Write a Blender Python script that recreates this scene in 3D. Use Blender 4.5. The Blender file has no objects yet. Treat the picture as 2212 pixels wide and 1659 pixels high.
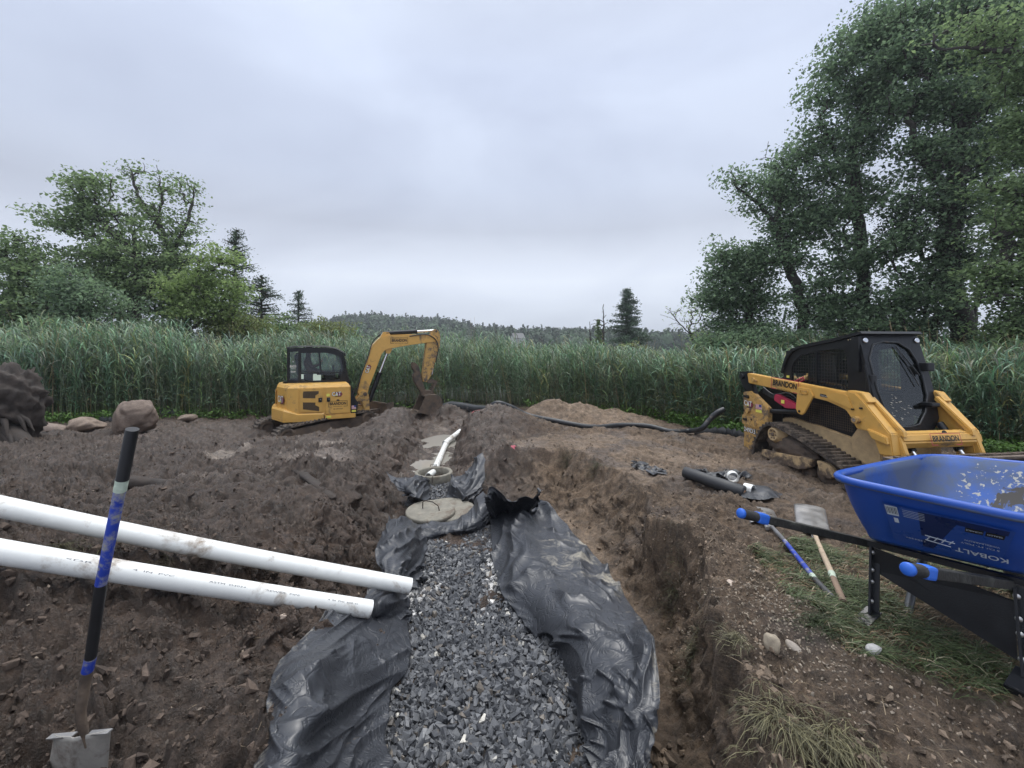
import bpy, bmesh, math, random
import numpy as np
from mathutils import Vector, Matrix
R = math.radians
random.seed(7); RNG = np.random.default_rng(7)
SC = bpy.context.scene; COL = SC.collection

# ------------------------------------------------------------ camera, sky, sun, exposure
cd = bpy.data.cameras.new('camera'); cam = bpy.data.objects.new('camera', cd); COL.objects.link(cam)
cam.location = (0, 0, 1.55); cam.rotation_euler = (R(90), 0, 0)
cd.sensor_width = 36; cd.lens = 36*900/2212; cd.shift_y = -(829.5-755)/2212
cd.clip_start = .05; cd.clip_end = 3000
SC.camera = cam
SC.view_settings.view_transform = 'Standard'; SC.view_settings.look = 'None'
SC.view_settings.exposure = 0; SC.view_settings.gamma = 1
SUN_EL, SUN_AZ = R(62), R(20)
W = bpy.data.worlds.new('World'); SC.world = W; W.use_nodes = True
nt = W.node_tree; nt.nodes.clear()
def wn(t, **k):
    n = nt.nodes.new(t)
    for a, b in k.items(): setattr(n, a, b)
    return n
WL = nt.links.new
out = wn('ShaderNodeOutputWorld'); bg = wn('ShaderNodeBackground'); bg.inputs[1].default_value = .12
sky = wn('ShaderNodeTexSky', sky_type='NISHITA'); sky.sun_disc = False; sky.sun_elevation = SUN_EL; sky.sun_rotation = SUN_AZ
tc = wn('ShaderNodeTexCoord')
mp = wn('ShaderNodeMapping'); mp.inputs['Scale'].default_value = (1.0, 1.0, 2.3); WL(tc.outputs['Generated'], mp.inputs[0])
no = wn('ShaderNodeTexNoise'); no.inputs['Scale'].default_value = 1.5; no.inputs['Detail'].default_value = 4; no.inputs['Roughness'].default_value = .48; no.inputs['Distortion'].default_value = .35
WL(mp.outputs[0], no.inputs['Vector'])
# elevation profile of the overcast: brightest low down, a darker bank above it, even lilac grey overhead
sx = wn('ShaderNodeSeparateXYZ'); WL(tc.outputs['Generated'], sx.inputs[0])
el = wn('ShaderNodeValToRGB'); WL(sx.outputs['Z'], el.inputs[0]); e = el.color_ramp.elements
e[0].position = 0; e[0].color = (.44, .48, .58, 1)
e[1].position = 1; e[1].color = (3.0, 3.05, 3.1, 1)
for p, c in ((.06, (.50, .545, .635)), (.16, (.62, .665, .765)), (.27, (.43, .465, .555)), (.36, (.46, .51, .63)), (.55, (.52, .58, .725)), (.66, (.58, .64, .77))):
    n_ = el.color_ramp.elements.new(p); n_.color = c+(1,)
cr = wn('ShaderNodeValToRGB'); WL(no.outputs[0], cr.inputs[0]); e = cr.color_ramp.elements
e[0].position = .33; e[0].color = (.82, .825, .85, 1); e[1].position = .66; e[1].color = (1.14, 1.14, 1.12, 1)
mu = wn('ShaderNodeMix', data_type='RGBA', blend_type='MULTIPLY'); mu.inputs[0].default_value = 1
WL(el.outputs[0], mu.inputs[6]); WL(cr.outputs[0], mu.inputs[7])
sc_ = wn('ShaderNodeVectorMath', operation='SCALE'); sc_.inputs['Scale'].default_value = 10.9; WL(mu.outputs[2], sc_.inputs[0])
mx = wn('ShaderNodeMix', data_type='RGBA'); mx.inputs[0].default_value = .06
WL(sc_.outputs[0], mx.inputs[6]); WL(sky.outputs[0], mx.inputs[7])
WL(mx.outputs[2], bg.inputs[0]); WL(bg.outputs[0], out.inputs[0])
sl = bpy.data.lights.new('sun', 'SUN'); sl.energy = 1.2; sl.angle = R(14); sl.color = (1, .97, .93)
so = bpy.data.objects.new('sun', sl); COL.objects.link(so)
# the sun stands high behind the cloud, ahead of the camera and to its right
sd = Vector((math.cos(SUN_EL)*math.sin(SUN_AZ), math.cos(SUN_EL)*math.cos(SUN_AZ), math.sin(SUN_EL)))
so.rotation_euler = sd.to_track_quat('Z', 'Y').to_euler()

# ------------------------------------------------------------ helpers: survey of the photo
def G(px, py, z=0.):                       # ground point seen at a pixel (2212 wide scale), at height z
    Y = 900*(1.55-z)/(py-755); return ((px-1106)/900*Y, Y, z)
def A(px, py, Y):                          # point seen at a pixel, at distance Y
    return ((px-1106)/900*Y, Y, 1.55-(py-755)/900*Y)

# ------------------------------------------------------------ helpers: meshes
def link(o, parent=None):
    COL.objects.link(o)
    if parent is not None: o.parent = parent
    return o
def tag(o, label=None, cat=None, group=None, kind=None):
    if label: o['label'] = label
    if cat: o['category'] = cat
    if group: o['group'] = group
    if kind: o['kind'] = kind
    return o
def empty(name, loc=(0,0,0), rz=0, label=None, cat=None, group=None):
    o = bpy.data.objects.new(name, None); COL.objects.link(o); o.location = loc; o.rotation_euler = (0,0,rz)
    return tag(o, label, cat, group)
def mesh_np(name, V, F, mat, parent=None, smooth=False, col=None, attr='tint'):
    """V (n,3); F (m,k) uniform polygons"""
    V = np.asarray(V, np.float32); F = np.asarray(F, np.int32); m = bpy.data.meshes.new(name)
    m.vertices.add(len(V)); m.vertices.foreach_set('co', V.ravel())
    k = F.shape[1]; m.loops.add(F.size); m.loops.foreach_set('vertex_index', F.ravel())
    m.polygons.add(len(F)); m.polygons.foreach_set('loop_start', np.arange(0, F.size, k, dtype=np.int32))
    m.polygons.foreach_set('loop_total', np.full(len(F), k, np.int32))
    m.polygons.foreach_set('use_smooth', np.full(len(F), bool(smooth)))
    m.update(calc_edges=True)
    if col is not None:
        a = m.attributes.new(attr, 'FLOAT_COLOR', 'POINT'); c = np.ones((len(V), 4), np.float32); c[:, :3] = col
        a.data.foreach_set('color', c.ravel())
    m.materials.append(mat)
    return link(bpy.data.objects.new(name, m), parent)

class MB:
    def __init__(s): s.v = []; s.f = []; s.sm = []
    def add(s, V, F, smooth=False):
        b = len(s.v); s.v += [tuple(p) for p in V]; s.f += [tuple(i+b for i in f) for f in F]; s.sm += [smooth]*len(F); return s
    def box(s, c, d, rot=None, bev=0.):
        x, y, z = d[0]/2, d[1]/2, d[2]/2
        if bev <= 0:
            P = [Vector((a*x, b*y, e*z)) for a in (-1,1) for b in (-1,1) for e in (-1,1)]
            F = [(0,1,3,2),(4,6,7,5),(0,4,5,1),(2,3,7,6),(0,2,6,4),(1,5,7,3)]
        else:
            bm = bmesh.new(); bmesh.ops.create_cube(bm, size=1)
            for v in bm.verts: v.co = Vector((v.co.x*d[0], v.co.y*d[1], v.co.z*d[2]))
            bmesh.ops.bevel(bm, geom=list(bm.edges), offset=bev, segments=2, affect='EDGES', profile=.6)
            bm.verts.index_update(); P = [v.co.copy() for v in bm.verts]; F = [tuple(v.index for v in f.verts) for f in bm.faces]; bm.free()
        if rot is not None: P = [rot @ p for p in P]
        return s.add([p+Vector(c) for p in P], F)
    def bar(s, a, b, w, h, up=(0,0,1), bev=0.):       # box beam from a to b
        a = Vector(a); b = Vector(b); d = (b-a); L = d.length; X = d.normalized(); Y = Vector(up).cross(X).normalized(); Z = X.cross(Y)
        return s.box((a+b)/2, (L, w, h), Matrix((X, Y, Z)).transposed(), bev)
    def prism(s, poly, ax, a, b, bev=0.):             # poly in the two other axes (in order), between a and b on ax
        n = len(poly)
        def mk(p, t): q = list(p); q.insert(ax, t); return Vector(q)
        bm = bmesh.new(); A_ = [bm.verts.new(mk(p, a)) for p in poly]; B_ = [bm.verts.new(mk(p, b)) for p in poly]
        bm.faces.new(A_); bm.faces.new(B_[::-1])
        for i in range(n): bm.faces.new((A_[i], B_[i], B_[(i+1) % n], A_[(i+1) % n]))
        bmesh.ops.recalc_face_normals(bm, faces=bm.faces)
        if bev > 0: bmesh.ops.bevel(bm, geom=list(bm.edges), offset=bev, segments=2, affect='EDGES', clamp_overlap=True)
        bmesh.ops.triangulate(bm, faces=[f for f in bm.faces if len(f.verts) > 4])
        bm.verts.index_update(); V = [v.co.copy() for v in bm.verts]; F = [tuple(v.index for v in f.verts) for f in bm.faces]; bm.free()
        return s.add(V, F)
    def tube(s, pts, r, n=10, cap=True, smooth=True):
        pts = [Vector(p) for p in pts]; k = len(pts); rr = r if hasattr(r, '__len__') else [r]*k
        V = []; F = []; T = (pts[1]-pts[0]).normalized(); N = T.orthogonal().normalized()
        for i, p in enumerate(pts):
            T2 = (pts[min(i+1, k-1)]-pts[max(i-1, 0)]).normalized()
            N = (N - T2*N.dot(T2)).normalized(); B = T2.cross(N)
            for j in range(n):
                a = 2*math.pi*j/n; V.append(p+(N*math.cos(a)+B*math.sin(a))*rr[i])
        for i in range(k-1):
            for j in range(n): F.append((i*n+j, i*n+(j+1) % n, (i+1)*n+(j+1) % n, (i+1)*n+j))
        s.add(V, F, smooth)
        if cap: s.add(V[:n], [tuple(range(n))[::-1]]); s.add(V[-n:], [tuple(range(n))])
        return s
    def cyl(s, a, b, r, n=16, r2=None): return s.tube([a, b], [r, r if r2 is None else r2], n)
    def rings(s, c, axis, prof, n=24, smooth=True, closed=True):   # lathe: prof = [(radius, offset along axis)]
        c = Vector(c); T = Vector(axis).normalized(); N = T.orthogonal().normalized(); B = T.cross(N); V = []; F = []
        for (r, t) in prof:
            for j in range(n):
                a = 2*math.pi*j/n; V.append(c+T*t+(N*math.cos(a)+B*math.sin(a))*r)
        k = len(prof)
        for i in range(k if closed else k-1):
            i2 = (i+1) % k
            for j in range(n): F.append((i*n+j, i*n+(j+1) % n, i2*n+(j+1) % n, i2*n+j))
        return s.add(V, F, smooth)
    def build(s, name, mat, parent=None, label=None):
        m = bpy.data.meshes.new(name); m.from_pydata([tuple(p) for p in s.v], [], s.f)
        m.polygons.foreach_set('use_smooth', s.sm); m.materials.append(mat); m.update()
        bm = bmesh.new(); bm.from_mesh(m); bmesh.ops.recalc_face_normals(bm, faces=bm.faces); bm.to_mesh(m); bm.free()
        o = link(bpy.data.objects.new(name, m), parent)
        if label: o['label'] = label
        return o

def text_part(s, name, mat, parent, org, u, v, h, thick=.003, width=None, bold=0., align='CENTER'):
    """real lettering: a font outline turned to mesh, laid on the plane (u,v) at org, h = cap height"""
    cu = bpy.data.curves.new('t', 'FONT'); cu.body = s; cu.size = 1; cu.offset = bold; cu.align_x = align; cu.resolution_u = 3
    o = bpy.data.objects.new('t', cu); COL.objects.link(o); dg = bpy.context.evaluated_depsgraph_get(); dg.update()
    me = bpy.data.meshes.new_from_object(o.evaluated_get(dg)); bpy.data.objects.remove(o)
    P = np.array([p.co[:] for p in me.vertices]); F = [tuple(p.vertices) for p in me.polygons]; bpy.data.meshes.remove(me)
    sc = h/(P[:, 1].max()-P[:, 1].min()); mn = P[:, 1].min()
    sxx = sc if width is None else width/(P[:, 0].max()-P[:, 0].min())
    cx = (P[:, 0].max()+P[:, 0].min())/2 if align == 'CENTER' else 0
    u = Vector(u).normalized(); v = Vector(v).normalized(); w = u.cross(v); org = Vector(org)
    V = [org+u*((p[0]-cx)*sxx)+v*((p[1]-mn)*sc)+w*thick for p in P]
    m = bpy.data.meshes.new(name); m.from_pydata(V, [], F); m.materials.append(mat)
    return link(bpy.data.objects.new(name, m), parent)

# ------------------------------------------------------------ helpers: noise
def _hash(ix, iy, seed):
    h = (ix.astype(np.uint32)*np.uint32(374761393)+iy.astype(np.uint32)*np.uint32(668265263)+np.uint32(seed*2246822519 & 0xffffffff))
    h = (h ^ (h >> np.uint32(13)))*np.uint32(1274126177); return h ^ (h >> np.uint32(16))
def pn(x, y, seed=0):                       # gradient noise, about -1..1
    x = np.asarray(x, np.float64); y = np.asarray(y, np.float64)
    x0 = np.floor(x).astype(np.int64); y0 = np.floor(y).astype(np.int64); fx = x-x0; fy = y-y0
    u = fx*fx*fx*(fx*(fx*6-15)+10); v = fy*fy*fy*(fy*(fy*6-15)+10)
    def g(i, j):
        a = _hash(x0+i, y0+j, seed).astype(np.float64)*(2*np.pi/4294967296.0)
        return np.cos(a)*(fx-i)+np.sin(a)*(fy-j)
    a = g(0,0); b = g(1,0); c = g(0,1); d = g(1,1)
    return ((a+(b-a)*u)*(1-v)+(c+(d-c)*u)*v)*1.5
def worley(x, y, seed=0):                   # distance to the nearest feature point and that point's random value
    x0 = np.floor(x).astype(np.int64); y0 = np.floor(y).astype(np.int64); d = np.full(x.shape, 9., np.float32); r = np.zeros(x.shape, np.float32)
    for i in (-1, 0, 1):
        for j in (-1, 0, 1):
            h = _hash(x0+i, y0+j, seed); px = x0+i+(h & np.uint32(1023)).astype(np.float32)/1023; py = y0+j+((h >> np.uint32(10)) & np.uint32(1023)).astype(np.float32)/1023
            q = (x-px)**2+(y-py)**2; k = q < d; d = np.where(k, q, d); r = np.where(k, (h >> np.uint32(20)).astype(np.float32)/4096, r)
    return np.sqrt(d), r
def sstep(a, b, x): t = np.clip((x-a)/(b-a), 0, 1); return t*t*(3-2*t)

# ------------------------------------------------------------ helpers: materials
def new_mat(name):
    m = bpy.data.materials.new(name); m.use_nodes = True; n = m.node_tree; n.nodes.clear()
    o = n.nodes.new('ShaderNodeOutputMaterial'); return m, n, o
def node(n, t, ins=None, **k):
    x = n.nodes.new(t)
    for a, b in k.items(): setattr(x, a, b)
    for a, b in (ins or {}).items(): x.inputs[a].default_value = b
    return x
def mat(name, c, rough=.6, metal=0., var=.12, scale=8., bump=.0, bscale=60., dirt=None, dirt_amt=.5, dirt_scale=3., coat=0., spec=.5, low=None):
    """painted/plain surface: colour varied by noise, optional dried mud patches, fine bump"""
    m, n, o = new_mat(name); L = n.links.new
    b = node(n, 'ShaderNodeBsdfPrincipled', {'Roughness': rough, 'Metallic': metal, 'Coat Weight': coat, 'Specular IOR Level': spec}); L(b.outputs[0], o.inputs[0])
    tc = node(n, 'ShaderNodeTexCoord')
    nz = node(n, 'ShaderNodeTexNoise', {'Scale': scale, 'Detail': 6., 'Roughness': .6}); L(tc.outputs['Object'], nz.inputs['Vector'])
    hi = tuple(min(1, x*(1+var)) for x in c)+(1,); lo = tuple(x*(1-var) for x in c)+(1,)
    r = node(n, 'ShaderNodeValToRGB'); r.color_ramp.elements[0].position = .3; r.color_ramp.elements[1].position = .7
    r.color_ramp.elements[0].color = lo; r.color_ramp.elements[1].color = hi; L(nz.outputs[0], r.inputs[0]); last = r.outputs[0]
    rr = node(n, 'ShaderNodeMapRange', {'From Min': .3, 'From Max': .7, 'To Min': rough*.8, 'To Max': min(1, rough*1.25)}); L(nz.outputs[0], rr.inputs[0]); rl = rr.outputs[0]
    if dirt:
        d = node(n, 'ShaderNodeTexNoise', {'Scale': dirt_scale, 'Detail': 9., 'Roughness': .68, 'Distortion': .3}); L(tc.outputs['Object'], d.inputs['Vector'])
        src = d.outputs[0]
        if low:                              # more mud below height low[0], none above low[1] (object space)
            s = node(n, 'ShaderNodeSeparateXYZ'); L(tc.outputs['Object'], s.inputs[0])
            mr = node(n, 'ShaderNodeMapRange', {'From Min': low[0], 'From Max': low[1], 'To Min': .28, 'To Max': -.12}); L(s.outputs['Z'], mr.inputs[0])
            ad = node(n, 'ShaderNodeMath', operation='ADD'); L(src, ad.inputs[0]); L(mr.outputs[0], ad.inputs[1]); src = ad.outputs[0]
        k = node(n, 'ShaderNodeMapRange', {'From Min': 1-dirt_amt-.04, 'From Max': 1-dirt_amt+.10}); L(src, k.inputs[0])
        mxx = node(n, 'ShaderNodeMix', data_type='RGBA'); mxx.inputs[7].default_value = tuple(dirt)+(1,); L(k.outputs[0], mxx.inputs[0]); L(last, mxx.inputs[6]); last = mxx.outputs[2]
        m2 = node(n, 'ShaderNodeMix', data_type='FLOAT'); m2.inputs[3].default_value = .9; L(k.outputs[0], m2.inputs[0]); L(rl, m2.inputs[2]); rl = m2.outputs[0]
    L(last, b.inputs['Base Color']); L(rl, b.inputs['Roughness'])
    if bump:
        nb = node(n, 'ShaderNodeTexNoise', {'Scale': bscale, 'Detail': 5.}); L(tc.outputs['Object'], nb.inputs['Vector'])
        bp = node(n, 'ShaderNodeBump', {'Strength': bump, 'Distance': .01}); L(nb.outputs[0], bp.inputs['Height']); L(bp.outputs[0], b.inputs['Normal'])
    return m
def glass_mat(name, tint, gloss=.12, rough=.03, alpha=.85):
    m, n, o = new_mat(name); L = n.links.new
    t = node(n, 'ShaderNodeBsdfTransparent'); t.inputs[0].default_value = tuple(tint)+(1,)
    g = node(n, 'ShaderNodeBsdfPrincipled', {'Base Color': (.03, .035, .035, 1), 'Roughness': rough, 'Specular IOR Level': .6})
    gl = node(n, 'ShaderNodeBsdfGlossy', {'Roughness': rough}); gl.inputs[0].default_value = (.8,.85,.88,1); g2 = node(n, 'ShaderNodeMixShader', {0: .5}); L(g.outputs[0], g2.inputs[1]); L(gl.outputs[0], g2.inputs[2])
    fr = node(n, 'ShaderNodeFresnel', {'IOR': 1.5}); ad = node(n, 'ShaderNodeMath', operation='ADD'); ad.inputs[1].default_value = 1-alpha-.04; ad.use_clamp = True; L(fr.outputs[0], ad.inputs[0])
    x = node(n, 'ShaderNodeMixShader'); L(ad.outputs[0], x.inputs[0]); L(t.outputs[0], x.inputs[1]); L(g2.outputs[0], x.inputs[2]); L(x.outputs[0], o.inputs[0])
    return m
def leaf_mat(name, c, var=.35, trans=.3, rough=.55, hue=.03, use_attr=False):
    m, n, o = new_mat(name); L = n.links.new
    ge = node(n, 'ShaderNodeNewGeometry')
    r = node(n, 'ShaderNodeValToRGB'); e = r.color_ramp.elements
    e[0].position = 0; e[0].color = tuple(x*(1-var) for x in c)+(1,); e[1].position = 1; e[1].color = (c[0]*(1+var*1.3), c[1]*(1+var), c[2]*(1+var*.6), 1)
    L(ge.outputs['Random Per Island'], r.inputs[0]); last = r.outputs[0]
    if use_attr:
        at = node(n, 'ShaderNodeAttribute', attribute_name='tint')
        mm = node(n, 'ShaderNodeMix', data_type='RGBA', blend_type='MULTIPLY'); mm.inputs[0].default_value = 1
        e[0].color = (1-var,)*3+(1,); e[1].color = (1+var,)*3+(1,)
        L(last, mm.inputs[6]); L(at.outputs['Color'], mm.inputs[7]); last = mm.outputs[2]
    b = node(n, 'ShaderNodeBsdfPrincipled', {'Roughness': rough, 'Specular IOR Level': .45}); L(last, b.inputs['Base Color'])
    t = node(n, 'ShaderNodeBsdfTranslucent'); L(last, t.inputs[0])
    x = node(n, 'ShaderNodeMixShader', {0: trans}); L(b.outputs[0], x.inputs[1]); L(t.outputs[0], x.inputs[2]); L(x.outputs[0], o.inputs[0])
    return m
# ------------------------------------------------------------ terrain
RLIP = [(.80,-.6),(.86,.3),(.915,1.54),(1.03,1.87),(1.16,2.34),(1.22,2.6),(1.34,3.0),(1.37,3.3),(1.26,3.7),(1.32,4.04),(1.46,4.7),(1.31,5.34),(1.12,5.9),(.887,6.5),(.55,6.6),(.31,6.5),(-.05,6.6),(-.38,6.75),(-.62,7.3),(-.80,8.0),(-.92,9.0),(-1.15,10.2),(-1.35,11.4),(-1.7,12.6)]
LLIP = [(-2.5,12.6),(-2.65,11.6),(-2.55,10.4),(-2.35,9.0),(-2.15,8.0),(-2.25,7.2),(-2.35,6.6),(-2.25,5.9),(-2.1,5.2),(-2.0,4.4),(-2.15,3.7),(-2.1,3.1),(-1.95,2.6),(-1.42,2.15),(-1.08,1.74),(-1.04,1.5),(-1.0,.3),(-.98,-.6)]
RFL = [(.66,-.6),(.68,.3),(.76,1.6),(.95,2.36),(1.08,2.94),(1.14,3.45),(1.06,4.0),(.80,4.6),(.55,5.2),(.2,5.75),(-.43,6.1),(-.93,6.7),(-1.13,7.75),(-1.25,9.3),(-1.55,10.9),(-1.95,12.2)]
LFL = [(-2.2,12.2),(-2.2,11.2),(-1.95,9.5),(-1.82,8.1),(-1.8,6.9),(-1.76,6.2),(-1.5,5.35),(-1.34,4.47),(-1.05,3.55),(-.86,2.94),(-.72,2.3),(-.66,1.9),(-.6,.3),(-.58,-.6)]
PIPES = [(A(886,1266,3.22), A(0,1090,2.42)), (A(800,1316,2.88), A(0,1184,2.12))]
OUTP = np.array(RLIP+LLIP); INP = np.array(RFL+LFL)
def poly_sd(P, x, y):                      # signed distance (+ inside)
    n = len(P); d2 = np.full(x.shape, 1e9); ins = np.zeros(x.shape, bool)
    for i in range(n):
        a = P[i]; b = P[(i+1) % n]; e = b-a; wx = x-a[0]; wy = y-a[1]
        t = np.clip((wx*e[0]+wy*e[1])/(e@e+1e-12), 0, 1); dx = wx-e[0]*t; dy = wy-e[1]*t
        d2 = np.minimum(d2, dx*dx+dy*dy)
        c = (a[1] > y) != (b[1] > y)
        with np.errstate(divide='ignore', invalid='ignore'):
            xi = (b[0]-a[0])*(y-a[1])/(b[1]-a[1])+a[0]
        ins ^= c & (x < xi)
    d = np.sqrt(d2); return np.where(ins, d, -d)
BK = np.array([(1.2,1.2,0),(2,1,0),(2,2.3,0),(3,2,.02),(1.6,3.2,.0),(2.5,4,-.04),(4.5,3.5,-.05),(1.6,5,-.06),(3,6,-.22),(5,5.5,-.42),(4,7,-.42),(5.5,6.3,-.50),(6,7,-.52),(8,7,-.5),(1,7.5,-.1),(2.5,8.5,-.22),(0,8,-.1),
   (4.5,9.5,-.42),(8,10,-.45),(3,12,-.45),(0,13,-.45),(6,14,-.5),(14,10,-.5),(0,20,-.5),(10,22,-.5),(-10,22,-.5),(-22,14,-.5),(20,16,-.5),
   (-1.3,1,-.08),(-1.5,1.6,-.08),(-2,1,-.02),(-3.5,1.2,.1),(-1.9,2.4,-.06),(-2,3.2,-.1),(-3,3.8,-.05),(-5,3.5,.05),(-2.6,5.3,-.04),(-2.9,6.3,-.08),(-3.4,4.6,-.1),(-5,6,-.25),(-8,5,-.1),(-3,7.5,-.28),(-5,9,-.55),(-8,8.5,-.38),(-11,8,-.3),
   (-5.5,11.7,-.82),(-4,11.2,-.72),(-7,11,-.76),(-6.4,12.9,-.72),(-9,11.5,-.5),(-13,11,-.45),(-5,14,-.5),(-2,13,-.5),(-3,9.5,-.4)], float)
MOUNDS = [(-1.25,6.42,.12,.34,.2),(-3.0,2.3,.40,.75,.8),(1.3,11.1,.42,.6,.5),(.75,11.0,.30,.5,.4),(1.9,11.0,.16,.3,.3),(2.75,11.3,.34,.6,.5),(-.35,9.2,.36,.55,.7),(-.7,8.6,.12,.2,.3),(-.05,8.3,.18,.5,.5),(-2.75,9.9,.58,.45,.6),(-3.3,11.0,.42,.35,.5),(-2.1,12.9,.3,.6,.4),(-4.6,9.1,.08,.8,.4),
   (1.55,2.3,.05,.25,.3),(1.55,3.35,.07,.2,.25),(1.5,1.65,.05,.3,.25),(-.75,13.1,.12,.8,.3),(-1.62,1.48,-.17,.32,.22),(-1.65,2.35,-.10,.28,.28),(-4.6,10.1,.12,.7,.4)]
def wsm(x, y):                              # broad bank height: kernel regression of surveyed points
    qx = x/(y+2.2); qy = np.log(y+2.2); num = np.zeros_like(x); den = np.zeros_like(x)
    for a, b, z in BK:
        w = np.exp(-((qx-a/(b+2.2))**2*1.0+(qy-math.log(b+2.2))**2*1.6)/(2*.085**2))+1e-9/(1+(x-a)**2+(y-b)**2); num += w*z; den += w
    return num/den
def bil(x, y, s): return 1-np.abs(pn(x, y, s))*1.6
def H(x, y, detail=True, masks=False):
    x = np.asarray(x, float); y = np.asarray(y, float); yy = np.maximum(y, -.4)
    B = wsm(x, yy)
    for a, b, h, sx_, sy_ in MOUNDS: B = B+h*np.exp(-((x-a)/sx_)**2/2-((y-b)/sy_)**2/2)
    F = -.585-.03*sstep(6.6, 8, y)*(1-sstep(10, 12, y))+.02*pn(x*1.3, y*1.3, 3)
    wx = .10*pn(x*1.7, y*1.7, 11)+.045*pn(x*6, y*6, 12)+.02*pn(x*17, y*17, 13)
    wy = .10*pn(x*1.7+9, y*1.7, 14)+.045*pn(x*6+7, y*6, 15)
    near = (y < 14) & (np.abs(x) < 4.5)
    so_ = np.full(x.shape, -9.); si_ = np.full(x.shape, -9.)
    if near.any():
        so_[near] = poly_sd(OUTP, (x+wx)[near], (y+wy)[near]); si_[near] = poly_sd(INP, (x+wx*.5)[near], (y+wy*.5)[near])
    t = np.where(so_ <= 0, 0, np.where(si_ >= 0, 1, so_/(so_-si_+1e-9)))
    kx = sstep(-.7, .7, x); tt = kx*(1-(1-t)**1.7)+(1-kx)*(sstep(0, 1, t)*.5+t*.5); F = F-.09*sstep(.5, .95, x)*sstep(4.6, 3.6, y)
    # crumbling lip overhang suggestion: lip a little raised before the drop
    lip = np.exp(-(so_/.10)**2)*np.where(so_ < 0, 1, .3)*sstep(7.5, 6.5, y)*sstep(-.2, .4, x)
    z = B*(1-tt)+F*tt+lip*.05
    wall = np.clip(4*t*(1-t), 0, 1)
    smooth = np.zeros_like(z)
    for (pts, k) in SMOOTHED:
        smooth = np.maximum(smooth, sstep(-.12, .25, poly_sd(pts, x+wx, y+wy))*k)
    grassy = sstep(-.1, .2, poly_sd(LAWN, x+wx, y+wy))
    if detail:
        far = sstep(14, 20, y)
        amp = (1-.82*smooth)*(1-.6*np.clip(si_*8, 0, 1))*(1-.65*grassy)*(1-far)
        left = sstep(.5, -.8, x)
        f0 = .07*pn(x*.9, y*.9, 21)+.08*pn(x*2.1, y*2.1, 22)*sstep(1.5, 3., y)+.04*pn(x*2.1, y*2.1, 22)
        wx2 = x+.10*pn(x*3, y*3, 31)+.03*pn(x*9, y*9, 33); wy2 = y+.10*pn(x*3+4, y*3, 32)+.03*pn(x*9+4, y*9, 34)
        f1 = .052*bil(wx2*3.0, wy2*4.2, 23)+.036*bil(wx2*7, wy2*10, 24)
        nr = y < 9
        for (ax_, ay_, bx_, by_, w_) in RUTS:                # track prints of the machines
            L_ = math.hypot(bx_-ax_, by_-ay_); ux, uy = (bx_-ax_)/L_, (by_-ay_)/L_; s_ = (x-ax_)*ux+(y-ay_)*uy; d_ = -(x-ax_)*uy+(y-ay_)*ux+.10*pn(s_*.8, s_*0+ax_, 55); m_r = sstep(w_*.5+.06, w_*.5-.03, np.abs(d_))*sstep(-.2, .3, s_)*sstep(L_+.2, L_-.3, s_)
            z = z-m_r*(.055-.04*sstep(-.3, .5, np.sin(s_*2*np.pi/.105+.6*pn(s_*2, d_*3, 56)))*(y < 9))+.03*sstep(.10, 0., np.abs(np.abs(d_)-w_*.5-.05))*sstep(0, .3, s_)*sstep(L_, L_-.3, s_)
        def crumb(fx, fy, sd):
            o_ = np.zeros(x.shape); m = nr; d_, r_ = worley((wx2*fx)[m], (wy2*fy)[m], sd); o_[m] = np.clip(1-d_*d_*1.7, 0, 1)*(.15+.85*r_*r_); return o_
        dens = np.clip(.55+1.1*pn(x*1.6, y*1.6, 35), .12, 1.25)
        f2 = .085*crumb(8, 10, 36)*dens+.055*crumb(19, 22, 37)*np.clip(dens*1.2, .3, 1.3)+.026*crumb(44, 48, 38)+.0035*bil(x*95, y*95, 27)*(y < 5)+.012*bil(wx2*19, wy2*22, 25)*(y >= 6)
        pk = pn(wx2*7, wy2*8, 28); f3 = .05*np.clip(pk-.2, 0, 1)   # torn-up lumps
        z = z+amp*(f0*(.55+.45*left)+(f1-.05)*(.85+.5*left)+f2*(.75+.45*left)+f3*(1+.6*left))+wall*amp*(.05*(bil(wx2*6, wy2*3, 29)-.5)+.03*(bil(wx2*14, wy2*9, 39)-.5))
    for (p0_, p1_) in PIPES:
        dx, dy = p1_[0]-p0_[0], p1_[1]-p0_[1]; L2 = dx*dx+dy*dy; tp_ = np.clip(((x-p0_[0])*dx+(y-p0_[1])*dy)/L2, 0, 1); ds = np.hypot(x-p0_[0]-tp_*dx, y-p0_[1]-tp_*dy); zc_ = p0_[2]+(p1_[2]-p0_[2])*tp_-.035
        z = np.where(ds < .16, np.minimum(z, zc_+np.clip(ds-.06, 0, 1)*1.2), z)
    if masks: return z, t, so_, si_, smooth, grassy
    return z
RUTS = [(1.7,6.7,4.5,5.5,.34),(2.4,8.1,5.2,7.0,.34),(3.2,5.0,4.9,4.4,.34),(-3.5,9.0,-3.1,4.6,.36),(-4.9,9.4,-4.5,4.8,.36)]
def PW(pts, z=0.): return np.array([G(px, py, z)[:2] for px, py in pts])
LAWN = PW([(1600,1215),(1700,1170),(1850,1160),(2300,1230),(2500,1500),(2212,1500),(2130,1530),(1960,1500),(1820,1430),(1760,1370),(1690,1310),(1640,1270)])
PALE1 = PW([(370,1010),(480,985),(650,962),(745,958),(740,975),(600,990),(470,1012)], -.35)
PALE2 = PW([(590,1010),(700,990),(770,1000),(745,1025),(640,1030)], -.25)
PALE3 = PW([(180,1055),(330,1040),(560,1050),(560,1062),(330,1060)], -.2)
SLICK = PW([(420,1420),(560,1400),(600,1440),(560,1560),(460,1590),(330,1580),(300,1520)], -.08)
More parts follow.
